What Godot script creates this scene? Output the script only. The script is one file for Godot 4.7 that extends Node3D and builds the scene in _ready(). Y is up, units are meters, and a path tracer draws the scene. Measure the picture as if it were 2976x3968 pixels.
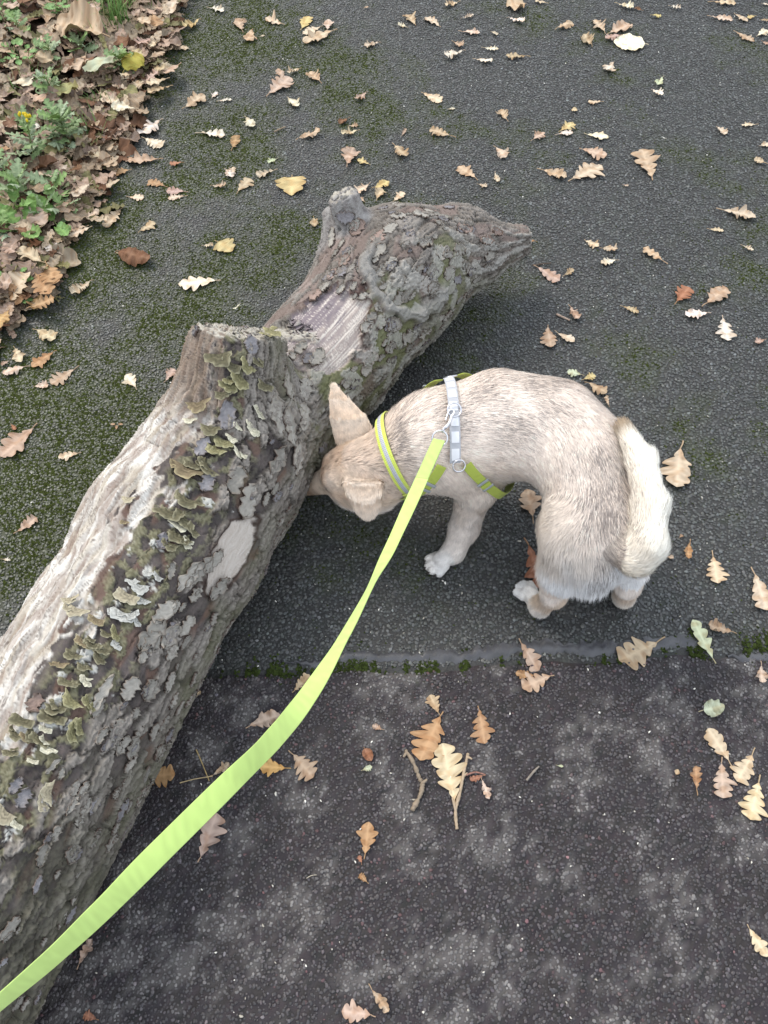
extends Node3D
# A young tan dog on a lime lead sniffs under a fallen log that lies across a mossy road and a footpath, among oak leaves.

var fine := FastNoiseLite.new()      # value-like noise, about one cycle per unit
var wide := FastNoiseLite.new()
var ridge := FastNoiseLite.new()
var cells := FastNoiseLite.new()     # distance to the second nearest cell minus the nearest: cracks
var cell_tone := FastNoiseLite.new()
var used := {}


func _ready():
	# camera
	var cam := Camera3D.new()
	cam.name = "camera"
	cam.fov = 65.0
	cam.near = 0.02
	cam.far = 400.0
	cam.position = Vector3(0, 1.4, 0)
	cam.rotation_degrees = Vector3(-60, 0, 0)
	add_child(cam)
	# overcast sky
	var env := Environment.new()
	var sky := Sky.new()
	var sm := ProceduralSkyMaterial.new()
	sm.sky_top_color = Color(0.86, 0.89, 0.93)
	sm.sky_horizon_color = Color(0.80, 0.82, 0.84)
	sm.sky_curve = 0.2
	sm.ground_bottom_color = Color(0.16, 0.17, 0.14)
	sm.ground_horizon_color = Color(0.40, 0.42, 0.40)
	sm.sun_angle_max = 1.0
	sky.sky_material = sm
	env.background_mode = Environment.BG_SKY
	env.sky = sky
	env.tonemap_mode = Environment.TONE_MAPPER_LINEAR
	env.tonemap_exposure = 1.95
	env.sdfgi_enabled = true
	env.ssao_enabled = true
	env.ssil_enabled = true
	var we := WorldEnvironment.new()
	we.name = "world_environment"
	we.environment = env
	add_child(we)
	# the bright part of the cloud cover, up and over the far verge
	var sun := DirectionalLight3D.new()
	sun.name = "sun"
	sun.light_energy = 0.5
	sun.light_color = Color(1.0, 0.97, 0.93)
	sun.light_angular_distance = 24.0
	sun.shadow_enabled = true
	sun.look_at_from_position(Vector3(-1.6, 2.4, -1.6), Vector3.ZERO)
	add_child(sun)

	noises()
	build_ground()
	build_log()
	build_dog()
	build_gear()
	build_verge()
	build_leaves()
	build_bits()


func noises():
	fine.seed = 3
	fine.noise_type = FastNoiseLite.TYPE_SIMPLEX
	fine.frequency = 1.0
	fine.fractal_octaves = 3
	wide.seed = 11
	wide.noise_type = FastNoiseLite.TYPE_SIMPLEX
	wide.frequency = 1.0
	wide.fractal_type = FastNoiseLite.FRACTAL_NONE
	ridge.seed = 5
	ridge.noise_type = FastNoiseLite.TYPE_SIMPLEX
	ridge.frequency = 1.0
	ridge.fractal_type = FastNoiseLite.FRACTAL_RIDGED
	ridge.fractal_octaves = 3
	cells.seed = 8
	cells.noise_type = FastNoiseLite.TYPE_CELLULAR
	cells.frequency = 1.0
	cells.fractal_type = FastNoiseLite.FRACTAL_NONE
	cells.cellular_return_type = FastNoiseLite.RETURN_DISTANCE2_SUB
	cells.domain_warp_enabled = true
	cells.domain_warp_amplitude = 0.8
	cells.domain_warp_frequency = 0.9
	cells.domain_warp_fractal_octaves = 3
	cell_tone = cells.duplicate()
	cell_tone.cellular_return_type = FastNoiseLite.RETURN_CELL_VALUE


# ---------------------------------------------------------------- naming

func numbered(called: String) -> String:
	var n: int = used.get(called, 0)
	used[called] = n + 1
	return called if n == 0 else "%s_%03d" % [called, n]


func tag(o: Node, label: String, category: String, group := "", kind := ""):
	if label != "":
		o.set_meta("label", label)
	if category != "":
		o.set_meta("category", category)
	if group != "":
		o.set_meta("group", group)
	if kind != "":
		o.set_meta("kind", kind)


func thing(called: String, label: String, category: String, at := Vector3.ZERO, group := "") -> Node3D:
	var o := Node3D.new()
	o.name = numbered(called)
	o.position = at
	add_child(o, true)
	tag(o, label, category, group)
	return o


func part(called: String, m: Mesh, mat: Material, parent: Node) -> MeshInstance3D:
	var o := MeshInstance3D.new()
	var n := 0
	while parent.has_node(NodePath(called if n == 0 else "%s_%03d" % [called, n])):
		n += 1
	o.name = called if n == 0 else "%s_%03d" % [called, n]
	o.mesh = m
	o.material_override = mat
	parent.add_child(o, true)
	return o


func struct(called: String, m: Mesh, mat: Material) -> MeshInstance3D:
	var o := MeshInstance3D.new()
	o.name = numbered(called)
	o.mesh = m
	o.material_override = mat
	add_child(o, true)
	o.set_meta("kind", "structure")
	return o


func scatter(called: String, m: Mesh, mat: Material, where: Array, tints: PackedColorArray, parent: Node) -> MultiMeshInstance3D:
	var mm := MultiMesh.new()
	mm.transform_format = MultiMesh.TRANSFORM_3D
	mm.use_colors = true
	mm.mesh = m
	mm.instance_count = where.size()
	for i in where.size():
		mm.set_instance_transform(i, where[i])
		mm.set_instance_color(i, tints[i])
	var o := MultiMeshInstance3D.new()
	o.multimesh = mm
	o.material_override = mat
	o.name = called
	parent.add_child(o, true)
	o.set_meta("kind", "stuff")
	return o


# ---------------------------------------------------------------- materials and meshes

func paint(rough := 0.8, spec := 0.4) -> StandardMaterial3D:
	var m := StandardMaterial3D.new()
	m.vertex_color_use_as_albedo = true
	m.roughness = rough
	m.metallic_specular = spec
	m.cull_mode = BaseMaterial3D.CULL_DISABLED
	return m


func bump(m: StandardMaterial3D, metres: float, strength: float, sd := 1, oct := 4, cell := false):
	var n := FastNoiseLite.new()
	n.seed = sd
	n.noise_type = FastNoiseLite.TYPE_CELLULAR if cell else FastNoiseLite.TYPE_SIMPLEX
	n.frequency = 0.02
	n.fractal_octaves = oct
	var t := NoiseTexture2D.new()
	t.width = 512
	t.height = 512
	t.seamless = true
	t.as_normal_map = true
	t.bump_strength = 8.0
	t.noise = n
	m.normal_enabled = true
	m.normal_texture = t
	m.normal_scale = strength
	m.uv1_triplanar = true
	m.uv1_world_triplanar = true
	m.uv1_scale = Vector3.ONE / metres


func mesh_of(v: PackedVector3Array, idx: PackedInt32Array, col: PackedColorArray, nrm := PackedVector3Array()) -> ArrayMesh:
	var a := []
	a.resize(Mesh.ARRAY_MAX)
	a[Mesh.ARRAY_VERTEX] = v
	a[Mesh.ARRAY_NORMAL] = nrm if nrm.size() == v.size() else smooth(v, idx)
	if col.size() == v.size():
		a[Mesh.ARRAY_COLOR] = col
	a[Mesh.ARRAY_INDEX] = idx
	var m := ArrayMesh.new()
	m.add_surface_from_arrays(Mesh.PRIMITIVE_TRIANGLES, a)
	return m


func smooth(v: PackedVector3Array, idx: PackedInt32Array) -> PackedVector3Array:
	var n := PackedVector3Array()
	n.resize(v.size())
	for i in range(0, idx.size(), 3):
		var a := idx[i]
		var b := idx[i + 1]
		var c := idx[i + 2]
		var f := (v[c] - v[a]).cross(v[b] - v[a])
		n[a] += f
		n[b] += f
		n[c] += f
	for i in n.size():
		n[i] = n[i].normalized() if n[i].length_squared() > 1e-20 else Vector3.UP
	return n


func mix3(a: Vector3, b: Vector3, t: float) -> Vector3:
	return a.lerp(b, clampf(t, 0.0, 1.0))


func col3(v: Vector3) -> Color:
	return Color(v.x, v.y, v.z)


func sm(a: float, b: float, x: float) -> float:
	return smoothstep(a, b, x)


func tube(pts: PackedVector3Array, radii: PackedFloat32Array, sides := 6) -> Array:
	# a round tube with closed ends: [vertices, indices]
	var v := PackedVector3Array()
	var f := PackedInt32Array()
	var up := Vector3.UP
	var n := pts.size()
	for i in n:
		var d := (pts[mini(i + 1, n - 1)] - pts[maxi(i - 1, 0)]).normalized()
		if absf(d.dot(up)) > 0.95:
			up = Vector3.RIGHT
		var s := d.cross(up).normalized()
		up = s.cross(d).normalized()
		for k in sides:
			var a := TAU * k / sides
			v.append(pts[i] + (s * cos(a) + up * sin(a)) * radii[i])
	for i in n - 1:
		for k in sides:
			var a := i * sides + k
			var b := i * sides + (k + 1) % sides
			f.append_array([a, b, a + sides, b, b + sides, a + sides])
	for e in 2:
		var c := v.size()
		v.append(pts[0] if e == 0 else pts[n - 1])
		var o := 0 if e == 0 else (n - 1) * sides
		for k in sides:
			if e == 0:
				f.append_array([c, o + (k + 1) % sides, o + k])
			else:
				f.append_array([c, o + k, o + (k + 1) % sides])
	return [v, f]


func filled(n: int, c: Color) -> PackedColorArray:
	var a := PackedColorArray()
	a.resize(n)
	a.fill(c)
	return a


# ---------------------------------------------------------------- smooth bodies: tapered bones joined by a smooth minimum, meshed as surface nets

class Body:
	var a: Array[Vector3] = []
	var d: Array[Vector3] = []
	var il := PackedFloat32Array()
	var ra := PackedFloat32Array()
	var dr := PackedFloat32Array()
	var k := PackedFloat32Array()
	var cut_at: Array[Vector3] = []
	var cut_n: Array[Vector3] = []
	var cut_r := PackedFloat32Array()
	var all := PackedInt32Array()
	var rag: FastNoiseLite
	var v := PackedVector3Array()
	var f := PackedInt32Array()

	func bone(p: Vector3, q: Vector3, r0: float, r1: float, blend := 0.03) -> int:
		a.append(p)
		d.append(q - p)
		il.append(1.0 / maxf((q - p).length_squared(), 1e-9))
		ra.append(r0)
		dr.append(r1 - r0)
		k.append(blend)
		all.append(a.size() - 1)
		return a.size() - 1

	func cut(at: Vector3, n: Vector3, r: float):
		cut_at.append(at)
		cut_n.append(n.normalized())
		cut_r.append(r)

	func one(i: int, p: Vector3) -> float:
		var q := p - a[i]
		var t := clampf(q.dot(d[i]) * il[i], 0.0, 1.0)
		return (q - d[i] * t).length() - ra[i] - dr[i] * t

	func field(p: Vector3, ids: PackedInt32Array) -> float:
		var best := 1e3
		for i in ids:
			var q := p - a[i]
			var t := clampf(q.dot(d[i]) * il[i], 0.0, 1.0)
			var e := (q - d[i] * t).length() - ra[i] - dr[i] * t
			var kk := k[i]
			if e > best + kk:
				continue
			if e < best - kk:
				best = e
				continue
			var h := 0.5 + 0.5 * (best - e) / kk
			best = best + (e - best) * h - kk * h * (1.0 - h)
		for i in cut_at.size():
			var q := p - cut_at[i]
			if q.length_squared() < cut_r[i] * cut_r[i]:
				var e := q.dot(cut_n[i]) + (0.006 * rag.get_noise_3dv(q * 30.0) + 0.004 * rag.get_noise_3dv(q * 90.0) if rag else 0.0)
				var h := clampf(0.5 + 0.5 * (e - best) / 0.014, 0.0, 1.0)
				best = lerpf(best, e, h) + 0.014 * h * (1.0 - h)
		return best

	func near(p: Vector3, r: float) -> PackedInt32Array:
		var out := PackedInt32Array()
		for i in a.size():
			if one(i, p) < r + k[i]:
				out.append(i)
		return out

	func grad(p: Vector3, ids: PackedInt32Array) -> Vector3:
		var e := 0.0015
		var g := Vector3(field(p + Vector3(e, 0, 0), ids) - field(p - Vector3(e, 0, 0), ids), field(p + Vector3(0, e, 0), ids) - field(p - Vector3(0, e, 0), ids), field(p + Vector3(0, 0, e), ids) - field(p - Vector3(0, 0, e), ids))
		return g.normalized() if g.length_squared() > 1e-16 else Vector3.UP

	func mesh(cell: float, only := PackedInt32Array()):
		v = PackedVector3Array()
		f = PackedInt32Array()
		var lo := Vector3.INF
		var hi := -Vector3.INF
		var use := only if only.size() else all
		for i in use:
			for e in [a[i], a[i] + d[i]]:
				var r := maxf(ra[i], ra[i] + dr[i]) + 0.02
				lo = lo.min(e - Vector3.ONE * r)
				hi = hi.max(e + Vector3.ONE * r)
		var B := 6
		var bs := cell * B
		lo = (lo / bs).floor() * bs
		var nb := ((hi - lo) / bs).ceil()
		var W := (int(nb.x) + 1) * B + 2
		var H := (int(nb.y) + 1) * B + 2
		var at := {}
		var quads := PackedInt64Array()
		var val := PackedFloat32Array()
		var S := B + 1
		val.resize(S * S * S)
		var half := bs * 0.87
		for bx in int(nb.x):
			for by in int(nb.y):
				for bz in int(nb.z):
					var o := lo + Vector3(bx, by, bz) * bs
					var mid := o + Vector3.ONE * bs * 0.5
					var ids := near(mid, half + 0.01)
					if ids.is_empty():
						continue
					if absf(field(mid, ids)) > half + 0.03:
						continue
					var w := 0
					for i in S:
						for j in S:
							for l in S:
								val[w] = field(o + Vector3(i, j, l) * cell, ids)
								w += 1
					for i in B:
						for j in B:
							for l in B:
								var c0 := (i * S + j) * S + l
								var g := [val[c0], val[c0 + S * S], val[c0 + S], val[c0 + S * S + S], val[c0 + 1], val[c0 + S * S + 1], val[c0 + S + 1], val[c0 + S * S + S + 1]]
								var m := 0
								for n in 8:
									if g[n] < 0.0:
										m |= 1 << n
								if m == 0 or m == 255:
									continue
								var X := bx * B + i + 1
								var Y := by * B + j + 1
								var Z := bz * B + l + 1
								var key := (Z * H + Y) * W + X
								var sum := Vector3.ZERO
								var cnt := 0
								for n in 8:
									for b in 3:
										var n2 := n | (1 << b)
										if n2 == n or (g[n] < 0.0) == (g[n2] < 0.0):
											continue
										var t: float = g[n] / (g[n] - g[n2])
										var p0 := Vector3(n & 1, (n >> 1) & 1, (n >> 2) & 1)
										var p1 := Vector3(n2 & 1, (n2 >> 1) & 1, (n2 >> 2) & 1)
										sum += p0.lerp(p1, t)
										cnt += 1
								at[key] = v.size()
								v.append(o + (Vector3(i, j, l) + sum / cnt) * cell)
								# quads round the three edges that leave this cell's low corner
								var s0: bool = g[0] < 0.0
								if s0 != (g[1] < 0.0):
									quads.append_array([key, key - W, key - W - H * W, key - H * W, 1 if s0 else 0])
								if s0 != (g[2] < 0.0):
									quads.append_array([key, key - H * W, key - H * W - 1, key - 1, 1 if s0 else 0])
								if s0 != (g[4] < 0.0):
									quads.append_array([key, key - 1, key - 1 - W, key - W, 1 if s0 else 0])
		for n in range(0, quads.size(), 5):
			var q := [at.get(quads[n], -1), at.get(quads[n + 1], -1), at.get(quads[n + 2], -1), at.get(quads[n + 3], -1)]
			if q.min() < 0:
				continue
			if quads[n + 4] == 0:
				f.append_array([q[0], q[1], q[2], q[0], q[2], q[3]])
			else:
				f.append_array([q[0], q[2], q[1], q[0], q[3], q[2]])

	func split():
		# every triangle into four
		var mid := {}
		var out := PackedInt32Array()
		out.resize(f.size() * 4)
		var w := 0
		for i in range(0, f.size(), 3):
			var m := [0, 0, 0]
			for e in 3:
				var p := f[i + e]
				var q := f[i + (e + 1) % 3]
				var key := (mini(p, q) << 32) | maxi(p, q)
				var got: int = mid.get(key, -1)
				if got < 0:
					got = v.size()
					v.append((v[p] + v[q]) * 0.5)
					mid[key] = got
				m[e] = got
			for x in [f[i], m[0], m[2], m[0], f[i + 1], m[1], m[2], m[1], f[i + 2], m[0], m[1], m[2]]:
				out[w] = x
				w += 1
		f = out

	func settle(ids_r := 0.03):
		# pull every vertex onto the surface; returns the normals
		var n := PackedVector3Array()
		n.resize(v.size())
		for i in v.size():
			var ids := near(v[i], ids_r)
			var g := grad(v[i], ids)
			v[i] -= g * clampf(field(v[i], ids), -0.004, 0.004)
			n[i] = g
		return n


# ---------------------------------------------------------------- the ground

func seam_z(x: float) -> float:
	return -0.4816 - 0.042 * x + 0.006 * wide.get_noise_2d(x * 5.0, 3.0) + 0.003 * wide.get_noise_2d(x * 21.0, 9.0)


func verge_x(z: float) -> float:
	# where the leaf-strewn verge meets the road
	return -0.70 + (z + 2.4) * -0.155 + 0.05 * wide.get_noise_2d(z * 2.3, 40.0) + 0.02 * wide.get_noise_2d(z * 9.0, 41.0)


func road_y(x: float, z: float) -> float:
	return 0.0015 * wide.get_noise_2d(x * 3.0, z * 3.0)


func path_y(x: float, z: float) -> float:
	return 0.004 + 0.001 * wide.get_noise_2d(x * 4.0, z * 4.0)


func moss_at(x: float, z: float) -> float:
	var n := 0.6 * wide.get_noise_2d(x * 2.1, z * 2.1) + 0.35 * wide.get_noise_2d(x * 6.0 + 9.0, z * 6.0) + 0.25 * wide.get_noise_2d(x * 19.0, z * 19.0)
	var side := 0.72 - 0.74 * sm(-0.75, 0.35, x + 0.08 * z + 0.1) - 0.35 * sm(-1.0, -0.75, z) * sm(-0.75, -0.55, x)
	return clampf(side + 0.75 * n, 0.0, 1.0)


func pale_at(x: float, z: float) -> float:
	# grey lichen bloom on the footpath
	var n := 0.8 * wide.get_noise_2d(x * 5.5 + 20.0, z * 5.5) + 0.65 * wide.get_noise_2d(x * 16.0, z * 16.0 + 7.0) + 0.6 * wide.get_noise_2d(x * 45.0, z * 45.0)
	return sm(0.1, 1.25, n)


func axis_steps(lo: float, a: float, b: float, hi: float, step: float) -> PackedFloat32Array:
	# coarse, then fine between a and b, then coarse again
	var out := PackedFloat32Array()
	var x := a
	var s := step
	while x > lo:
		s *= 1.7
		x -= s
		out.insert(0, maxf(x, lo))
	x = a
	while x < b:
		out.append(x)
		x += step
	out.append(b)
	x = b
	s = step
	while x < hi:
		s *= 1.7
		x += s
		out.append(minf(x, hi))
	return out


func sheet(xs: PackedFloat32Array, zs: PackedFloat32Array, shape: Callable) -> ArrayMesh:
	# shape(x, z) gives [position, colour]
	var v := PackedVector3Array()
	var c := PackedColorArray()
	var f := PackedInt32Array()
	for z in zs:
		for x in xs:
			var g: Array = shape.call(x, z)
			v.append(g[0])
			c.append(g[1])
	var w := xs.size()
	for j in zs.size() - 1:
		for i in w - 1:
			var a := j * w + i
			f.append_array([a, a + 1, a + w, a + 1, a + w + 1, a + w])
	return mesh_of(v, f, c)


func chip_mesh(sd: int) -> ArrayMesh:
	# one stone of the aggregate, 1 across: a flat-topped, bevelled irregular polygon
	var r := RandomNumberGenerator.new()
	r.seed = sd
	var n := 6 + sd % 2
	var v := PackedVector3Array()
	var f := PackedInt32Array()
	for ring in 3:
		r.seed = sd
		for i in n:
			var a := TAU * (i + r.randf_range(-0.3, 0.3)) / n
			var q: float = r.randf_range(0.38, 0.56) * [1.0, 0.94, 0.62][ring]
			v.append(Vector3(cos(a) * q, [-0.3, 0.1, 0.22][ring] + 0.05 * sin(a + sd), sin(a) * q * 0.85))
	v.append(Vector3(0, 0.24, 0))
	for ring in 2:
		for i in n:
			var a := ring * n + i
			var b := ring * n + (i + 1) % n
			f.append_array([a, b, a + n, b, b + n, a + n])
	for i in n:
		f.append_array([3 * n, 2 * n + i, 2 * n + (i + 1) % n])
	var flat := PackedVector3Array()
	var fi := PackedInt32Array()
	for i in f.size():
		flat.append(v[f[i]])
		fi.append(i)
	return mesh_of(flat, fi, PackedColorArray())


func tuft_mesh(sd: int) -> ArrayMesh:
	# a cushion of moss, 1 across
	var r := RandomNumberGenerator.new()
	r.seed = sd
	var v := PackedVector3Array()
	var f := PackedInt32Array()
	for i in 7:
		var a := r.randf() * TAU
		var q := r.randf() * 0.38
		var at := Vector3(cos(a) * q, 0.0, sin(a) * q)
		var o := v.size()
		for k in 4:
			var b := TAU * k / 4 + a
			v.append(at + Vector3(cos(b) * 0.2, -0.1, sin(b) * 0.2))
		v.append(at + Vector3(r.randf_range(-0.1, 0.1), r.randf_range(0.25, 0.55), r.randf_range(-0.1, 0.1)))
		for k in 4:
			f.append_array([o + k, o + (k + 1) % 4, o + 4])
	return mesh_of(v, f, PackedColorArray())


func build_ground():
	var rng := RandomNumberGenerator.new()
	rng.seed = 41
	var far := struct("ground", sheet(PackedFloat32Array([-180.0, -20.0, 20.0, 180.0]), PackedFloat32Array([-180.0, -20.0, 20.0, 180.0]), func(x, z): return [Vector3(x, -0.03, z), Color(0.05, 0.065, 0.03)]), paint(0.95, 0.2))
	tag(far, "grassy ground all round the road", "")
	# the road
	var road_mat := paint(0.62, 0.5)
	bump(road_mat, 0.11, 0.7, 2, 4)
	var road := struct("road", sheet(axis_steps(-6.0, -1.45, 1.45, 9.0, 0.014), axis_steps(-14.0, -3.0, -0.42, -0.42, 0.014), func(x, z):
		var m := moss_at(x, z)
		var g := 0.024 + 0.009 * wide.get_noise_2d(x * 60.0, z * 60.0)
		var y := road_y(x, z) + 0.0005 * wide.get_noise_2d(x * 70.0, z * 70.0)
		return [Vector3(x, y, z), col3(mix3(Vector3(g, g * 1.02, g * 1.0), Vector3(0.032, 0.040, 0.013), m * 0.95))]), road_mat)
	tag(road, "old grey-green asphalt road of coarse stone, mossy towards the verge", "")
	# the footpath in front of it, a step darker and finer
	var path_mat := paint(0.7, 0.45)
	bump(path_mat, 0.07, 0.8, 4, 4)
	var path := struct("path", sheet(axis_steps(-6.0, -0.85, 0.95, 9.0, 0.01), axis_steps(0.0, 0.0, 0.75, 4.0, 0.01), func(x, w):
		var z: float = seam_z(x) + w
		var p := pale_at(x, z)
		var g := 0.020 + 0.009 * wide.get_noise_2d(x * 80.0, z * 80.0)
		var y := path_y(x, z) + 0.0004 * wide.get_noise_2d(x * 90.0, z * 90.0) - (0.006 if w <= 0.0 else 0.0)
		return [Vector3(x, y, z), col3(mix3(Vector3(g * 1.16, g * 0.95, g * 1.06), Vector3(0.115, 0.106, 0.103), p * 0.7))]), path_mat)
	tag(path, "dark purplish tarmac footpath with pale lichen blooms", "")
	# stones of the road and of the path
	var stone := paint(0.5, 0.55)
	var shapes := [chip_mesh(3), chip_mesh(8), chip_mesh(14)]
	var where := [[], [], []]
	var tint := [PackedColorArray(), PackedColorArray(), PackedColorArray()]
	var step := 0.0059
	var z := -3.0
	while z < -0.45:
		var half := 0.5 + -z * 0.36
		var x := -half - 0.2
		while x < half + 0.35:
			var px := x + rng.randf_range(-0.5, 0.5) * step
			var pz := z + rng.randf_range(-0.5, 0.5) * step
			x += step
			if pz > seam_z(px) - 0.004 or px < verge_x(pz) - 0.05 or rng.randf() < 0.1:
				continue
			var s := rng.randf_range(0.0036, 0.0088)
			var b := Basis(Vector3.UP, rng.randf() * TAU) * Basis(Vector3.RIGHT, rng.randf_range(-0.08, 0.08)) * Basis(Vector3.BACK, rng.randf_range(-0.08, 0.08))
			var k := rng.randi() % 3
			where[k].append(Transform3D(b.scaled(Vector3(s, s * 0.38, s)), Vector3(px, road_y(px, pz) + 0.0003 + rng.randf() * 0.0010, pz)))
			var g := 0.029 + 0.072 * rng.randf() * rng.randf() + 0.010 * rng.randf()
			if rng.randf() < 0.05:
				g *= 2.0
			var c := Vector3(g * rng.randf_range(0.92, 1.04), g * 1.03, g * rng.randf_range(0.94, 1.08))
			var m := moss_at(px, pz)
			c = mix3(c, Vector3(0.043, 0.056, 0.021), (0.3 + 0.65 * rng.randf()) * m)
			tint[k].append(col3(c))
		z += step
	for k in 3:
		scatter("road_stone" if k == 0 else "road_stone_%03d" % k, shapes[k], stone, where[k], tint[k], road)
	where = [[], [], []]
	tint = [PackedColorArray(), PackedColorArray(), PackedColorArray()]
	step = 0.0052
	z = -0.53
	while z < 0.2:
		var x := -0.8
		while x < 1.15:
			var px := x + rng.randf_range(-0.5, 0.5) * step
			var pz := z + rng.randf_range(-0.5, 0.5) * step
			x += step
			if pz < seam_z(px) + 0.006 or rng.randf() < 0.22:
				continue
			var s := rng.randf_range(0.0025, 0.0075)
			var b := Basis(Vector3.UP, rng.randf() * TAU) * Basis(Vector3.RIGHT, rng.randf_range(-0.15, 0.15)) * Basis(Vector3.BACK, rng.randf_range(-0.15, 0.15))
			var k := rng.randi() % 3
			where[k].append(Transform3D(b.scaled(Vector3(s, s * 0.55, s)), Vector3(px, path_y(px, pz) + 0.0001 + rng.randf() * 0.0010, pz)))
			var g := 0.022 + 0.05 * rng.randf() * rng.randf()
			if rng.randf() < 0.04:
				g *= 2.4
			var c := Vector3(g * rng.randf_range(1.02, 1.2), g * 0.95, g * rng.randf_range(0.98, 1.1))
			if rng.randf() < 0.05 and wide.get_noise_2d(px * 4.0, pz * 4.0 + 60.0) > 0.0:
				c *= Vector3(1.6, 0.9, 0.9)
			var p := pale_at(px, pz)
			c = mix3(c, Vector3(0.185, 0.175, 0.17) * rng.randf_range(0.6, 1.2), p * (0.4 + 0.65 * rng.randf()))
			tint[k].append(col3(c))
		z += step
	for k in 3:
		scatter("path_stone" if k == 0 else "path_stone_%03d" % k, shapes[k], stone, where[k], tint[k], path)
	# moss between the stones, thickest along the verge and along the seam
	var spots := []
	var tints := PackedColorArray()
	for i in 170000:
		var pz := rng.randf_range(-3.0, -0.5)
		var half := 0.5 + -pz * 0.36
		var px := rng.randf_range(-half, half)
		var m := moss_at(px, pz)
		if rng.randf() > m * m * 1.5 + 0.015 or px < verge_x(pz) - 0.06:
			continue
		var s := rng.randf_range(0.003, 0.008) * (0.7 + 0.5 * m)
		spots.append(Transform3D(Basis(Vector3.UP, rng.randf() * TAU).scaled(Vector3(s, s * 0.5, s)), Vector3(px, road_y(px, pz) + 0.0011, pz)))
		var g := rng.randf_range(0.6, 1.3)
		tints.append(col3(Vector3(0.046, 0.058, 0.016) * g))
	for i in 9000:
		var px := rng.randf_range(-0.5, 0.85)
		var lump := 0.7 * wide.get_noise_2d(px * 9.0, 77.0) + 0.7 * wide.get_noise_2d(px * 31.0, 78.0) + 0.5 * wide.get_noise_2d(px * 90.0, 79.0) + (0.25 if px > 0.50 else 0.1 if px < 0.15 else -0.25)
		if lump < rng.randf() * 1.1:
			continue
		var off := rng.randfn(0.0, 1.0) * (0.006 + 0.006 * lump) + (-0.035 * rng.randf() if px > 0.50 else 0.003)
		var s := rng.randf_range(0.004, 0.009)
		spots.append(Transform3D(Basis(Vector3.UP, rng.randf() * TAU).scaled(Vector3(s, s * 0.55, s)), Vector3(px, 0.001 + 0.002 * rng.randf(), seam_z(px) + off)))
		tints.append(col3(Vector3(0.040, 0.055, 0.016) * rng.randf_range(0.5, 1.35)))
	var moss := scatter("moss", tuft_mesh(5), paint(0.95, 0.15), spots, tints, self)
	tag(moss, "green moss growing between the stones of the road and along the seam", "moss")
	build_seam()


func build_seam():
	# the poured bitumen that seals the joint: two ragged-edged runs
	var mat := paint(0.34, 0.5)
	bump(mat, 0.05, 0.25, 6, 3)
	for run in [[-0.19, 0.60], [0.625, 1.3]]:
		var v := PackedVector3Array()
		var c := PackedColorArray()
		var f := PackedInt32Array()
		var n := int((run[1] - run[0]) / 0.005)
		for i in n + 1:
			var x: float = run[0] + (run[1] - run[0]) * i / n
			var e := minf(sm(0.0, 0.12 if run[0] < 0.0 else 0.03, x - run[0]), sm(0.0, 0.02, run[1] - x))
			var mid := seam_z(x) - (0.024 if run[0] < 0.5 else -0.004) + 0.004 * wide.get_noise_2d(x * 6.0, 90.0)
			var h := (0.0135 + 0.004 * wide.get_noise_2d(x * 9.0, 91.0)) * (0.15 + 0.85 * e)
			var near_edge := h + 0.0035 * wide.get_noise_2d(x * 40.0, 92.0) + 0.003 * wide.get_noise_2d(x * 130.0, 95.0)
			var far_edge := h + 0.0045 * wide.get_noise_2d(x * 45.0, 93.0) + 0.003 * wide.get_noise_2d(x * 120.0, 96.0)
			for k in 5:
				var t := k / 4.0
				var zz := mid - far_edge + (far_edge + near_edge) * t
				var y: float = [-0.001, 0.0036, 0.0042, 0.0038, -0.001][k] + 0.0004 * wide.get_noise_2d(x * 50.0, zz * 50.0)
				v.append(Vector3(x, y, zz))
				var g := 0.06 + 0.018 * wide.get_noise_2d(x * 20.0, zz * 60.0)
				c.append(Color(g * 0.98, g * 0.98, g * 1.08))
			if i:
				var a := (i - 1) * 5
				for k in 4:
					f.append_array([a + k, a + 5 + k, a + k + 1, a + k + 1, a + 5 + k, a + 6 + k])
		var o := struct("bitumen_seam", mesh_of(v, f, c), mat)
		tag(o, "long grey bitumen strip sealing the joint between road and path" if run[0] < 0.0 else "short grey bitumen strip at the open-road end of the joint", "")


# ---------------------------------------------------------------- the fallen log

var log_body := Body.new()
var log_path: Array[Vector3] = []


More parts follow.
